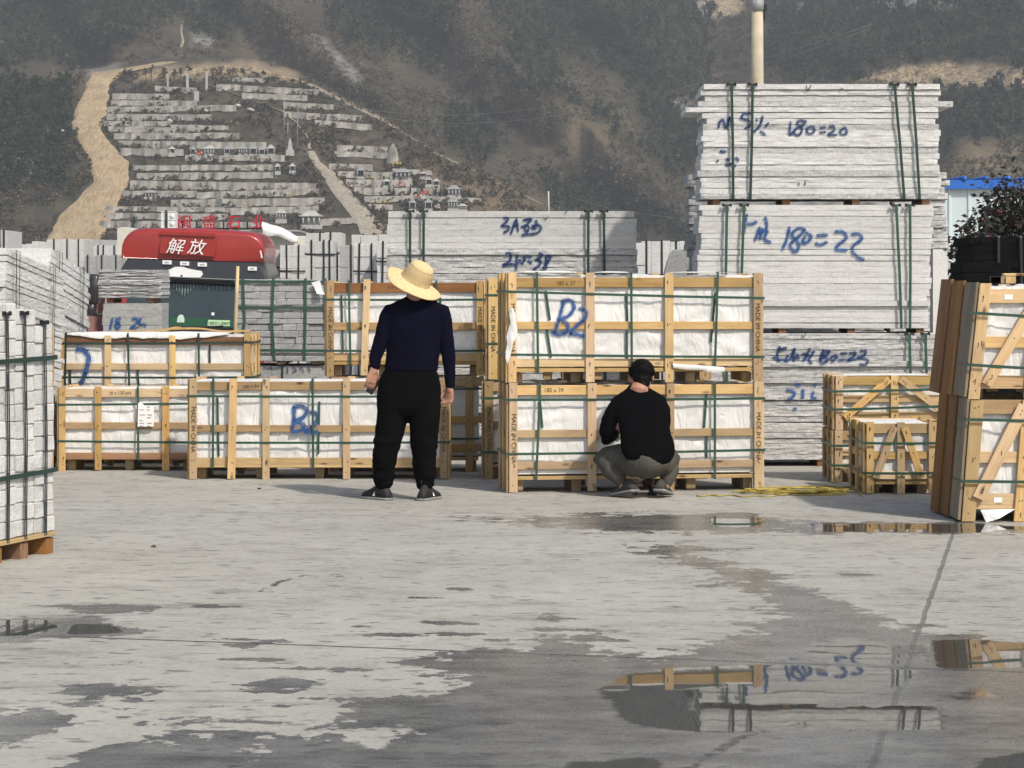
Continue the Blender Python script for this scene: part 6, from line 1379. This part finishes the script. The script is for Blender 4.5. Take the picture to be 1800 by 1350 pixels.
# ---------- crouching man ----------
Dm = Dg(877); gm = gz(Dm); org = Vector((PX(1128, Dm), Dm, gm)); sm_ = F / Dm
cm = thing('person', 'dark-haired man crouching before the middle crates in a black sweater and grey trousers', 'person', tuple(org))
bt = MB(); secs = []
for y, cx, hw, hd, dy in [(675, 1128, 13, .05, .285), (680, 1127, 18, .06, .265), (686, 1125, 21, .066, .245), (691, 1125.5, 31, .075, .235), (698, 1126, 41, .092, .22), (708, 1127, 47, .108, .20), (725, 1130, 47, .122, .17), (745, 1133.5, 46, .13, .13), (765, 1136.5, 46, .135, .10), (785, 1139.5, 48.5, .145, .07), (798, 1140, 47.5, .15, .06), (807, 1140, 42, .145, .065), (814, 1139, 31, .12, .075), (817, 1139, 18, .08, .09)]:
    secs.append((P_(cx, y, dy), Vector((r_(hw), 0, 0)), Vector((0, hd * .96, hd * .30))))
loft(bt, secs, 26)
aL = limb([P_(1094, 706, .21), P_(1084, 722, .21), P_(1073, 745, .22), P_(1067, 766, .23), P_(1069, 776, .27), P_(1078, 773, .36), P_(1085, 768, .43)], [r_(15), r_(15.5), r_(15), r_(14.5), r_(13.5), r_(11), r_(9)])
aR = limb([P_(1160, 706, .21), P_(1168, 725, .24), P_(1172, 752, .32), P_(1165, 778, .40), P_(1150, 800, .48)], [r_(15), r_(14.5), r_(13), r_(11), r_(8.5)])
fuse('sweater', [bt, aL, aR], M['blackknit'], cm, .009, 5, foldf(13, .011, 8, 6), org)
pv = MB(); pv.ell(P_(1138, 812, .085), (r_(43), .17, r_(31)), 24, 16)
def leg(hip, knee, ank, r0, r1, r2, kr):
    h, k, a = Vector(hip), Vector(knee), Vector(ank); return limb([h, h.lerp(k, .5) + Vector((0, 0, .012)), k + (h - k).normalized() * .05, k + Vector((0, .0, -.012)), k.lerp(a, .35) , k.lerp(a, .7), a], [r0, r0 * .95, kr, kr * .98, r1, r1 * .85, r2])
lL = leg(P_(1118, 815, .10), P_(1062, 808, .40), P_(1095, 852, .13), r_(26), r_(17), r_(11), r_(17.5))
lR = leg(P_(1160, 815, .10), P_(1187, 808, .40), P_(1173, 852, .13), r_(26), r_(17), r_(11), r_(17))
# calves swell behind the knee
lL2 = limb([P_(1067, 818, .30), P_(1076, 830, .20), P_(1090, 846, .13)], [r_(16), r_(17.5), r_(11)]); lR2 = limb([P_(1184, 818, .30), P_(1181, 830, .20), P_(1175, 848, .13)], [r_(15), r_(16.5), r_(11)])
fuse('trousers', [pv, lL, lR, lL2, lR2], M['olive'], cm, .009, 4, lambda co: .009 * 2 * fbm(co[:, 0] * 9 + co[:, 2] * 8, co[:, 2] * 9 - co[:, 0] * 6, 15, 3), org)
hc = P_(1133, 667, .345); hp, hrot = head_parts(hc, (.05, .80, -.62), (0, .55, .8), 1.08)
bl = hp + [limb([P_(1126, 694, .24), P_(1129, 684, .275), P_(1132, 674, .32)], [r_(19), r_(16.5), r_(17)]), limb([P_(1126, 703, .25), P_(1134, 745, .20), P_(1138, 790, .16)], [r_(17), r_(20), r_(20)]),
    limb([P_(1090, 712, .21), P_(1068, 768, .24), P_(1078, 774, .36), P_(1087, 767, .45)], [r_(9), r_(8), r_(7), r_(6)]), limb([P_(1164, 712, .22), P_(1170, 765, .36), P_(1150, 800, .48), P_(1145, 806, .50)], [r_(9), r_(8), r_(6.5), r_(6)]),
    limb([P_(1118, 815, .10), P_(1064, 808, .38), P_(1097, 858, .12)], [r_(16), r_(11), r_(7)]), limb([P_(1160, 815, .10), P_(1186, 808, .38), P_(1172, 858, .12)], [r_(16), r_(11), r_(7)])]
bl += hand(P_(1086, 768, .44), P_(1092, 755, .50), (.9, .1, .2), (.3, -.2, -.9), .95, .7) + hand(P_(1147, 803, .49), P_(1140, 822, .53), (-.9, .2, 0), (-.2, -.3, -.6), .95, .8)
bd = fuse('body', bl, M['skin'], cm, .0052, 3, None, org); eyes(hc, hrot, .98, bd, org)
hb = MB(); hb.ell(hc + hrot @ Vector((0, -.020, .040)), (.100, .110, .103), 24, 16, 0, hrot); hb2 = MB(); hb2.ell(hc + hrot @ Vector((0, -.066, -.046)), (.078, .048, .066), 20, 12, 0, hrot)
hb3 = MB(); hb3.ell(hc + hrot @ Vector((0, -.052, -.092)), (.062, .040, .05), 20, 12, 0, hrot)
fuse('hair', [hb, hb2, hb3], M['hair'], cm, .007, 3, lambda co: .006 * 2 * fbm(co[:, 0] * 40, co[:, 2] * 26 + co[:, 1] * 20, 19, 3), org)
hs_ = MB(); rs_ = random.Random(3)
for i in range(1500):
    a = rs_.uniform(0, 6.283); z_ = rs_.uniform(-.55, 1); r0 = math.sqrt(max(0, 1 - z_ * z_)); nl = Vector((r0 * math.cos(a), r0 * math.sin(a), z_))
    if nl.y > .55 and z_ < .35: continue
    p = hc + hrot @ (Vector((0, -.022, .036)) + Vector((nl.x * .099, nl.y * .109, nl.z * .103 - (.03 if nl.y < -.3 and z_ < 0 else 0)))) - org
    nw = hrot @ nl; tg_ = (hrot @ Vector((rs_.gauss(0, .5), -.6 - rs_.random() * .3, -.25 - .8 * max(0, -nl.y)))); tg_ = (tg_ - nw * tg_.dot(nw) * .75).normalized(); sd3 = tg_.cross(nw).normalized() * .0022
    L_ = rs_.uniform(.018, .042); hs_.add([p - sd3 - nw * .006, p + sd3 - nw * .006, p + tg_ * L_ + nw * rs_.uniform(.0, .008)], [(0, 1, 2)])
hs_.build('hair_strands', M['hair'], [c for c in cm.children if c.name.startswith('hair')][0])
def Gp(px, dy, z): return Vector((PX(px, Dm), Dm + dy, gm + z))
shoe('shoe', Gp(1117, .02, .052), Gp(1082, .235, .004), cm, org, M['suede'], high=.105, stripe=False, wd=.056)
shoe('shoe', Gp(1158, .02, .056), Gp(1177, .245, .004), cm, org, M['suede'], high=.105, stripe=False, wd=.056)
# tool between his feet, scrap he holds
t = thing('hand_tool', 'dark reddish hand tool standing on the ground between the crouching man\'s feet', 'tool', tuple(Gp(1136, .33, 0)))
mb = MB(); mb.tube([(0, 0, .085), (.03, -.01, .10), (.07, -.02, .115)], [.030, .036, .026], 12); mb.build('motor_body', plain('rust_red_plastic', (.085, .022, .014), .5, .4, .3, 12), t)
mb = MB(); mb.tube([(.045, -.005, .09), (.06, -.01, .03), (.065, -.01, .012)], [.018, .02, .026], 10); mb.box((.03, -.04, 0), (.10, .03, .022)); mb.build('tool_handle', M['black'], t)
mb = MB(); mb.tube([(-.06, 0, .0), (-.055, 0, .09), (0, 0, .095)], .008, 6); mb.tube([(-.09, .02, .006), (.05, .04, .006)], .006, 6); mb.build('tool_nozzle', plain('tool_steel', (.16, .16, .16), .4, .5, .2, 9, .6), t)
t = thing('paper_slip', 'crumpled white slip at the crouching man\'s left hand', 'paper', tuple(P_(1090, 777, .50)))
mb = MB(); mb.rings([[(-.015, 0, -.03), (.0, -.01, -.032), (.016, .004, -.028)], [(-.018, -.006, 0), (.0, .008, .002), (.017, -.004, .0)], [(-.012, .004, .03), (.002, -.006, .034), (.014, .002, .03)]], 0, True, False, False); so = mb.build('slip', M['paper'], t).modifiers.new('s', 'SOLIDIFY'); so.thickness = .003
# coil of yellow cord
cm_ = plain('yellow_cord', (.42, .33, .075), .7, .3, .3, 10); rs_ = random.Random(9); mb = MB()
c0 = G(1395, 868)
for k in range(11):
    pts = []; ph_ = rs_.uniform(0, 6.28); a_ = rs_.uniform(.18, .42); b_ = rs_.uniform(.06, .17); cx = c0.x + rs_.uniform(-.22, .18); cy = c0.y + rs_.uniform(-.10, .12)
    for i in range(26):
        q_ = ph_ + i * .25; x_ = cx + a_ * math.cos(q_) * (1 + .1 * math.sin(3 * q_)); y_ = cy + b_ * math.sin(q_) + .02 * math.sin(5 * q_ + k); pts.append((x_, y_, gz(y_) + .006 + .004 * k * rs_.uniform(.5, 1)))
    mb.tube(pts, .0055, 6)
for pl_ in ([(1225, 873), (1270, 872), (1330, 874), (1400, 870)], [(1340, 862), (1420, 864), (1500, 860), (1515, 872)], [(1380, 858), (1440, 856), (1497, 858)]):
    pts = [];
    for i, (x_, y_) in enumerate(catmull(pl_, 8)): g_ = G(x_, y_ + 1.2 * math.sin(i * 1.1)); pts.append((g_.x, g_.y, g_.z + .007))
    mb.tube(pts, .0055, 6)
tag(mb.build('cord', cm_, None, tuple(c0)), 'tangle of yellow cord lying on the concrete right of the middle crates', 'cord')
# little litter on the concrete
def rag(label, px, py, sz, mat, seed):
    rs_ = random.Random(seed); o = G(px, py); mb = MB(); n = 9; rows = []
    for k, (r0, h0) in enumerate(((1, 0.002), (.8, .35), (.45, .6), (.05, .7))): rows.append([(sz * r0 * math.cos(6.283 * i / n) * rs_.uniform(.7, 1.2), sz * .6 * r0 * math.sin(6.283 * i / n) * rs_.uniform(.7, 1.2), sz * h0 * rs_.uniform(.5, 1) + .002) for i in range(n)])
    mb.rings(rows, 0, False); ob = mb.build('plastic_scrap', mat, None); ob.location = o; fix_normals(ob); return tag(ob, label, 'scrap')
rag('crumpled white plastic scrap at the foot of the middle crates, by the yellow cord', 1347, 862, .035, M['paper'], 1)
rag('dark pebble-like scrap on the concrete left of the standing man', 456, 860, .018, M['black'], 2)
rag('small brown chip on the dry concrete at lower left', 270, 962, .02, M['bark'], 3)
# ================= CEMETERY ON THE HILL =================
def wallmat():
    n = NT('weathered_concrete', .95, .1); v = n.tc.outputs['Object']; a = n.noise(.8, v, 5, .65); b = n.noise(.5, n.map(v, (1, 1, .25), (3, 1, 0)), 4); c = n.noise(3, v, 4)
    col = n.mix(n.rng(a, .3, .7), (.25, .235, .21), (.45, .43, .39)); col = n.mix(n.math('MULTIPLY', n.rng(b, .5, .68), .7), col, (.095, .080, .062)); col = n.mix(n.math('MULTIPLY', n.rng(c, .55, .75), .4), col, (.46, .44, .41))
    n.col(col); n.nrm(n.bump(c, .6, .1)); return n.m
WM = wallmat(); M['whitestone'] = plain('white_stone', (.43, .425, .405), .8, .2, .12, .8); M['greystone'] = plain('grey_tomb_stone', (.29, .30, .305), .8, .2, .15, .8); M['tombdark'] = plain('dark_tablet', (.045, .045, .048), .6, .3, .2, 1)
def terrace(u0, u1, v0, v1, h, seed):
    n = max(3, int((u1 - u0) / 6)); rows = []
    for i in range(n + 1):
        q = i / n; u = u0 + (u1 - u0) * q; v = v0 + (v1 - v0) * q + 1.2 * n1(i * .45, 0, seed); hh = h * (1 + .35 * n1(i * .6, 5, seed)); D = float(Dt(u, v + hh)) - .9 + .35 * n1(i * .5, 8, seed)
        k = D / F; z1 = CH - (v - HZ) * k; z0 = CH - (v + hh + 2 - HZ) * k; x = (u - 900) * k
        rows.append([(x, D, z0), (x, D + .10, (z0 + z1) / 2), (x, D + .16, z1), (x, D + .75, z1 + .02), (x, D + .8, z0)])
    mb = MB(); mb.rings(rows, 0, False); return mb, rows[0][0]
GT = 'weathered retaining walls stepping up the cemetery hill'
# (u0, u1, v at left, v at right, height, label)
TER = [(272, 345, 151, 154, 8, 'short wall below the three white pillars'), (197, 297, 164, 165, 10, 'stub of wall right of the dirt road, second terrace down from the hilltop'), (195, 345, 176, 177, 8, 'third terrace wall from the top, touching the dirt road'), (188, 415, 188, 184, 9, 'long wall at the foot of the white signboard'), (187, 372, 200, 201, 9, 'low wall under the long signboard wall, left end on the dirt road'),
 (182, 300, 212, 213, 8, 'broken wall beside the leftmost bulge of the dirt road'), (300, 402, 219, 221, 6, 'thin wall with gaps among dark shrubs on the middle left'), (190, 352, 222, 224, 8, 'stained wall just under the broken one'), (200, 420, 234, 233, 9, 'wall half hidden by scrub above the grave row'), (208, 468, 247, 250, 11, 'tall wall standing right behind the row of small tombs'), (212, 322, 260, 262, 11, 'wall left of the row of small tombs'), (325, 500, 273, 272, 9, 'buff wall directly under the row of small tombs'),
 (232, 316, 290, 291, 7, 'short pale wall stub below the small tombs at left'), (318, 480, 290, 289, 8, 'wall behind the twin little shrines'), (240, 480, 304, 302, 10, 'pale wall under the twin little shrines'), (228, 555, 317, 322, 13, 'longest pale wall crossing the lower slope'), (215, 345, 335, 335, 10, 'wall above the double white tomb at lower left'), (345, 560, 338, 331, 10, 'dark stained wall left of the stair path'), (300, 570, 351, 347, 12, 'patchy wall above the white water tank'), (186, 420, 362, 365, 7, 'low wall leading to the dirt road bend'), (185, 400, 374, 376, 9, 'wall just above the red rooftop letters'), (176, 470, 388, 391, 11, 'lowest wall at left above the stone yard'), (405, 560, 366, 362, 10, 'wall behind the single white shrine'), (560, 640, 385, 382, 9, 'wall beside the foot of the stair path'),
 (408, 466, 135, 138, 6, 'uppermost short wall under the sand bank'), (380, 560, 147, 157, 9, 'upper right wall ending at the ridge track'), (425, 540, 163, 168, 8, 'second wall in the upper right block'), (498, 586, 179, 184, 9, 'wall with notched top in the upper right block'), (500, 637, 196, 203, 9, 'bright wall below the notched one'), (553, 653, 210, 219, 9, 'lowest bright wall of the upper right block'),
 (592, 682, 254, 258, 10, 'wall left of the pale arched tomb'), (588, 682, 266, 268, 8, 'wall with little grave niches under the arched tomb'), (578, 655, 287, 289, 9, 'wall right of the stair path, behind scrub'), (594, 690, 301, 303, 10, 'wall behind the pair of grey shrines'), (690, 760, 296, 300, 7, 'wall running to the ridge right of the shrines'), (608, 725, 315, 316, 12, 'pale wall among offerings right of the stair path'), (622, 775, 329, 331, 11, 'wall lined with small dark cypresses'), (640, 720, 345, 344, 9, 'pale wall with yellow flowers'), (720, 845, 343, 348, 7, 'thin wall running right to the tiered tomb'), (648, 690, 358, 360, 8, 'wall just above the 3A bundle')]
for i, (a, b, c, d, h, lb) in enumerate(TER):
    mb, o = terrace(a, b, c, d, h * 1.0, i); ob = mb.build('retaining_wall', WM, None, o); fix_normals(ob); tag(ob, lb, 'wall', GT)
def tomb(label, u, v, wpx, hpx, kind='shrine', mat='greystone', group='little tombs among the terraces'):
    D = float(Dt(u, v)) - 1.6; s_ = D / F; o = W(u, v, D); w_, h_ = wpx * s_, hpx * s_
    t = thing('tomb', label, 'tomb', tuple(o), 0, group); m = M[mat]
    mb = MB(); mb.box((-w_ * .55, -.1, -.6), (w_ * .55, w_ * .8, h_ * .08)); mb.build('plinth', M['whitestone'], t)
    n = 2 if kind == 'shrine' else 4
    for k in range(n):
        x = -w_ * .42 + w_ * .84 * k / (n - 1); mb = MB(); mb.tube([(x, 0, h_ * .08), (x, 0, h_ * .62)], w_ * .055, 8); mb.build('pillar', M['whitestone'], t)
    mb = MB(); mb.box((-w_ * .36, w_ * .25, h_ * .08), (w_ * .36, w_ * .5, h_ * .62)); mb.build('tablet', M['tombdark'] if kind == 'shrine' else m, t)
    mb = MB(); rows = []
    for a, z in ((.60, .60), (.62, .65), (.34, .80), (.30, .86), (.16, 1.0)): rows.append([(-w_ * a, -w_ * a * .5 + w_ * .2, h_ * z), (w_ * a, -w_ * a * .5 + w_ * .2, h_ * z), (w_ * a, w_ * a * .6 + w_ * .3, h_ * z), (-w_ * a, w_ * a * .6 + w_ * .3, h_ * z)])
    mb.rings(rows, 0, False)
    for sg in (-1, 1): mb.add([(sg * w_ * .60, -w_ * .1, h_ * .63), (sg * w_ * .70, -w_ * .12, h_ * .78), (sg * w_ * .5, -w_ * .08, h_ * .66)], [(0, 1, 2), (2, 1, 0)])
    mb.build('roof', m, t); return t
for lb, u, v, w_, h_, kd, mt in [('grey shrine at the left end of the small tomb row', 339, 272, 9, 15, 'shrine', 'greystone'), ('wide pale tomb, second in the small tomb row', 368, 272, 18, 17, 'hall', 'whitestone'), ('narrow shrine with pale walls, third in the small tomb row', 399, 271, 10, 14, 'shrine', 'greystone'), ('broad twin-fronted tomb right of the third shrine', 427, 272, 15, 17, 'hall', 'greystone'), ('domed tomb with a reddish front in the small tomb row', 445, 272, 13, 17, 'shrine', 'greystone'), ('low shrine left of the last tomb in the row', 460, 272, 11, 14, 'shrine', 'greystone'), ('last and tallest shrine in the row, beside the obelisk', 476, 272, 13, 18, 'shrine', 'whitestone'),
    ('small open shrine at the far left of the row, beside thin frames', 302, 270, 11, 13, 'shrine', 'whitestone'), ('left of the twin little shrines above the longest wall', 488, 302, 9, 15, 'shrine', 'whitestone'), ('right of the twin little shrines above the longest wall', 514, 301, 10, 14, 'shrine', 'whitestone'), ('double white tomb above the road bend at lower left', 264, 347, 20, 13, 'hall', 'greystone'), ('white shrine with dark window above the truck letters', 494, 387, 18, 20, 'hall', 'whitestone'), ('large white columned pavilion tomb right of the truck letters', 547, 397, 34, 27, 'hall', 'whitestone'),
    ('grey shrine with offerings left of the winged tomb', 634, 312, 14, 20, 'shrine', 'greystone'), ('broad winged pale tomb behind the offerings', 708, 314, 26, 18, 'hall', 'greystone'), ('white twin-slab grave in the offerings row', 680, 327, 12, 13, 'shrine', 'whitestone'), ('small peaked shrine with reddish base near the cypresses', 754, 325, 12, 14, 'shrine', 'greystone'), ('domed white shrine right of the peaked one', 767, 326, 11, 12, 'shrine', 'whitestone'), ('tiered grey tomb with winged corners at the right end', 798, 345, 22, 20, 'hall', 'greystone'), ('grey lantern-shaped tomb touching the top of the 3A bundle', 725, 369, 12, 20, 'shrine', 'greystone'), ('lantern tomb with reddish offerings above the 3A bundle', 753, 368, 13, 19, 'shrine', 'greystone'), ('pale pavilion tomb at the right above the 3A bundle', 796, 368, 17, 21, 'hall', 'greystone'), ('white lattice tomb beside the pale pavilion', 813, 369, 16, 11, 'hall', 'whitestone'), ('pale peaked stone on the right terrace wall', 743, 310, 14, 8, 'shrine', 'whitestone')]:
    tomb(lb, u, v, w_, h_, kd, mt)
def slabbox(name, label, cat, u0, v0, u1, v1, mat, T=.4, near=2.0, leg=0, group=None):
    D = float(Dt((u0 + u1) / 2, v1)) - near; a, b = W(u0, v1, D), W(u1, v0, D); mb = MB(); mb.box((a.x, D, a.z - leg), (b.x, D + T, b.z)); ob = mb.build(name, mat, None, (a.x, D, a.z)); return tag(ob, label, cat, group)
GP = 'white pillars at the top of the cemetery'
slabbox('stone_pillar', 'leftmost and thinnest of the three white hilltop pillars', 'pillar', 293.5, 130, 296, 153, M['whitestone'], .3, 2, 0, GP)
slabbox('stone_pillar', 'middle one of the three white hilltop pillars, under a pine', 'pillar', 327, 129, 331.5, 155, M['whitestone'], .4, 2, 0, GP)
slabbox('stone_pillar', 'rightmost of the three white hilltop pillars, standing against the sand bank', 'pillar', 361, 128, 365, 158, M['whitestone'], .4, 2, 0, GP)
slabbox('signboard', 'white upright signboard on a post below the hilltop pillars', 'sign', 341, 160, 349.5, 178, M['whitestone'], .25, 2.5)
slabbox('sign_post', 'short post under the white hilltop signboard', 'post', 344, 178, 346, 188, M['greystone'], .15, 2.5)
D = float(Dt(510, 270)) - 2; o = W(510, 270, D); s_ = D / F
mb = MB(); mb.rings([[(x * a, y * a, z) for x, y in ((-1, -1), (1, -1), (1, 1), (-1, 1))] for a, z in ((.75, -.5), (.75, .7), (.45, .75), (.32, 1.9), (.12, 2.7), (.02, 3.0))], 0, False); ob = mb.build('obelisk', M['whitestone'], None); ob.location = o; fix_normals(ob); tag(ob, 'pale obelisk at the right end of the small tomb row', 'monument')
D = float(Dt(691, 282)) - 2; o = W(691, 284, D); mb = MB(); rows = []
for r0, z0 in ((2.0, -.5), (1.6, .8), (1.35, 1.8), (.9, 2.7), (.35, 3.3), (.05, 3.5)): rows.append([(r0 * .62 * math.cos(6.283 * k / 12) * (1 + .15 * math.sin(k * 2.3)), r0 * .5 * math.sin(6.283 * k / 12), z0) for k in range(12)])
mb.rings(rows, 0, False); ob = mb.build('rock', WM, None); ob.location = o; fix_normals(ob); tag(ob, 'pale rugged standing rock crowning the right terraces', 'rock')
def thinpole(label, u, v0, v1, r, mat, lean=0):
    D = float(Dt(u, v1)) - 1.5; a, b = W(u, v1 + 2, D), W(u + lean, v0, D); ob = MB().tube([a, b], [r, r * .7], 6).build('slender_pole', mat, None, tuple(a)); tag(ob, label, 'pole', 'thin poles by the obelisk')
thinpole('left one of the thin poles by the obelisk', 499, 166, 247, .11, M['greystone']); thinpole('short middle pole by the obelisk', 506, 215, 250, .14, M['greystone']); thinpole('right thin pole with a small white box', 522, 180, 262, .10, M['greystone'], 2)
def pine(label, u, v, hpx, cw, seed, bare=.45, mats=None, group='young pines on the cemetery hill', nl=150):
    D = float(Dt(u, v)) - 1.5; o = W(u, v, D); s_ = D / F; h = hpx * s_; rs_ = random.Random(seed); t = thing('pine_tree', label, 'tree', tuple(o), 0, group)
    lean = rs_.uniform(-.06, .06) * h; tm = MB(); tm.tube([(0, 0, -.5), (lean * .5, 0, h * .5), (lean, 0, h * .97)], [.09, .065, .02], 6); cr = MB()
    for i in range(9):
        z = h * (bare + (1 - bare) * i / 9); a = rs_.uniform(0, 6.28); L = cw * s_ * .5 * (1.05 - .7 * i / 9) * rs_.uniform(.5, 1.1); p0 = Vector((lean * z / h, 0, z)); p1 = p0 + Vector((math.cos(a) * L, math.sin(a) * L, L * .3)); tm.tube([p0, p1], [.03, .012], 4)
        for k in range(nl // 9):
            c_ = p0.lerp(p1, rs_.uniform(.25, 1.1)) + Vector((rs_.gauss(0, .17), rs_.gauss(0, .17), rs_.gauss(0, .12))); d = Vector((rs_.gauss(0, 1), rs_.gauss(0, 1), rs_.gauss(0, .7))).normalized(); e = d.cross(Vector((rs_.gauss(0, 1), rs_.gauss(0, 1), rs_.gauss(0, 1)))).normalized(); q_ = rs_.uniform(.10, .24)
            cr.add([c_ - d * q_, c_ + e * q_ * .4, c_ + d * q_, c_ - e * q_ * .4], [(0, 1, 2, 3)])
    tm.build('trunk', M['bark'], t); cr.build('crown', mats or M['pine'], t); return t
for i, (lb, u, v, h_, w_) in enumerate([('leftmost spindly pine along the upper dirt road', 226, 142, 20, 12), ('second spindly pine along the upper dirt road', 231, 143, 16, 9), ('pine with two flat tufts left of the hilltop pillars', 257, 142, 22, 14), ('tall thin pine just right of the two-tufted one', 265.5, 142, 28, 14), ('pine leaning over the leftmost hilltop pillar', 288, 141, 22, 16), ('slim pine between the left and middle hilltop pillars', 306, 140, 18, 10), ('bare slim pine trunk nearest the middle pillar', 317, 140, 20, 5), ('bushy pine above the middle hilltop pillar', 331, 134, 18, 18), ('dark pine tuft on the inner bank of the dirt road', 200, 160, 11, 10), ('lone small pine standing on the dirt road bend', 136, 250, 26, 13), ('dark pine at the edge of the road bend below the lone one', 140, 262, 8, 8), ('pine on the upper right wall near the sand bank', 469, 160, 24, 14), ('brown-topped pine by the ridge track', 665, 252, 42, 18), ('wide dead-topped pine right of the thin poles', 585, 262, 26, 22), ('dark shrub-like pine between the upper right walls', 478, 195, 22, 22), ('dark pine behind the white tank', 235, 395, 14, 12), ('round dark tree among the offerings', 727, 330, 14, 12)]):
    pine(lb, u, v, h_, w_, 100 + i, .5 if h_ > 15 else .2)
def cypress(label, u, v, h_, w_, seed):
    D = float(Dt(u, v)) - 2.0; o = W(u, v, D); s_ = D / F; rs_ = random.Random(seed); t = thing('cypress_shrub', label, 'shrub', tuple(o), 0, 'small dark cypresses by the graves'); cr = MB(); H = h_ * s_; Wd = w_ * s_ * .5
    for k in range(130):
        z = rs_.random(); a = rs_.uniform(0, 6.28); r0 = Wd * (1 - z) * math.sqrt(rs_.random()); c_ = Vector((r0 * math.cos(a), r0 * math.sin(a), H * z)); d = Vector((rs_.gauss(0, .6), rs_.gauss(0, .6), 1)).normalized(); e = d.cross(Vector((rs_.gauss(0, 1), rs_.gauss(0, 1), 0))).normalized(); cr.add([c_ - d * .16, c_ + e * .07, c_ + d * .16, c_ - e * .07], [(0, 1, 2, 3)])
    MB().tube([(0, 0, -.3), (0, 0, H * .6)], .05, 5).build('trunk', M['bark'], t); cr.build('crown', M['pine'], t)
for i, (lb, u, v, h_, w_) in enumerate([('left cypress of the close pair on the cypress wall', 684, 338, 9, 6), ('right cypress of the close pair on the cypress wall', 692, 341, 10, 6), ('cypress left of the round dark tree', 721, 339, 10, 7), ('reddish-lit cypress right of the round dark tree', 742, 337, 9, 6), ('slim cypress beside the tiered tomb', 766, 340, 12, 5), ('short cypress just right of the slim one', 774, 341, 9, 5), ('lone cypress beyond the tiered tomb at the right', 824, 344, 13, 9), ('cone-shaped dark bush at the lower left wall', 233, 402, 14, 12)]): cypress(lb, u, v, h_, w_, 300 + i)
def offer(label, u, v, w_, h_, mat, seed, name='offering_heap', cat='offering'):
    D = float(Dt(u, v)) - 2.2; o = W(u, v, D); s_ = D / F; rs_ = random.Random(seed); mb = MB()
    for k in range(26):
        c_ = Vector((rs_.uniform(-.5, .5) * w_ * s_, rs_.uniform(-.3, .3), abs(rs_.gauss(0, .45)) * h_ * s_)); d = Vector((rs_.gauss(0, 1), rs_.gauss(0, .5), rs_.gauss(0, 1))).normalized(); e = d.cross(Vector((0, 1, .2))).normalized(); q_ = rs_.uniform(.10, .26); mb.add([c_ - d * q_, c_ + e * q_ * .7, c_ + d * q_, c_ - e * q_ * .7], [(0, 1, 2, 3)], k % 2)
    ob = mb.build(name, mat, None); ob.location = o; tag(ob, label, cat, 'bright offerings on the graves')
OR = plain('orange_paper', (.60, .13, .04), .7, .2, .3, 2); YE = plain('yellow_paper', (.62, .48, .14), .7, .2, .2, 2); PK = plain('pale_pink_paper', (.62, .45, .42), .7, .2, .2, 2)
for i, (lb, u, v, w_, h_, mt) in enumerate([('orange heap between the first tombs of the row', 350, 271, 12, 7, [OR, PK]), ('yellow specks below the pale standing rock', 697, 288, 16, 6, [YE, YE]), ('pink and white heap left of the round dark tree', 706, 326, 14, 6, [PK, OR]), ('orange heap by the reddish cypress', 748, 340, 14, 7, [OR, OR]), ('red streak under the cypress wall', 735, 346, 14, 4, [OR, PK]), ('yellow flowers along the pale wall', 668, 356, 34, 5, [YE, M['whitestone']]), ('white and pink pieces right of the lantern tomb', 768, 366, 10, 6, [PK, M['whitestone']]), ('white and red specks near the stair path', 540, 326, 8, 5, [M['whitestone'], OR]), ('white pieces on the pale wall right of the path', 630, 328, 30, 4, [M['whitestone'], PK]), ('pale pieces under the broad winged tomb', 655, 313, 28, 4, [M['whitestone'], YE]), ('yellow and white heap near the single white shrine', 508, 345, 10, 8, [YE, M['whitestone']]), ('whitish rubble heap in the middle lower slope', 436, 362, 24, 10, [M['whitestone'], YE]), ('brown and white rubble on the longest wall', 330, 333, 18, 6, [M['whitestone'], PK])]): offer(lb, u, v, w_, h_, mt, 500 + i)
for i, (lb, u, v, w_, h_) in enumerate([('left of the pale boulders beside the road bulge', 99, 222, 9, 6), ('right of the pale boulders beside the road bulge', 110, 231, 7, 5), ('white broken slab left of the thin poles', 418, 187, 12, 7), ('tilted white slab right of the broken one', 440, 194, 16, 6), ('pale rubble block on the signboard wall', 362, 196, 10, 5), ('white block below the middle terrace shrubs', 298, 214, 12, 8)]):
    D = float(Dt(u, v)) - 1.6; o = W(u, v, D); s_ = D / F; mb = MB(); mb.ell((0, 0, h_ * s_ * .2), (w_ * s_ * .5, .6, h_ * s_ * .5), 7, 5); ob = mb.build('boulder', M['whitestone'], None); ob.location = o; ob.rotation_euler = (0, rad(-12 + 9 * i), 0); tag(ob, lb, 'rock', 'pale stones lying on the hill')
do_paint()
# ================= AIR =================
def haze():
    mb = MB(); mb.box((-420, -40, -4), (420, 760, 165)); ob = mb.build('haze', []) if False else None
    me = bpy.data.meshes.new('haze'); me.from_pydata(mb.v, [], mb.f); m = bpy.data.materials.new('haze_air'); m.use_nodes = True; t = m.node_tree; t.nodes.remove(t.nodes['Principled BSDF'])
    v = t.nodes.new('ShaderNodeVolumePrincipled'); v.inputs['Color'].default_value = (.84, .90, .96, 1); v.inputs['Density'].default_value = .00038; v.inputs['Anisotropy'].default_value = .0
    t.links.new(v.outputs[0], t.nodes['Material Output'].inputs['Volume']); me.materials.append(m)
    ob = bpy.data.objects.new('haze', me); COL.objects.link(ob); stuff(ob)
haze()
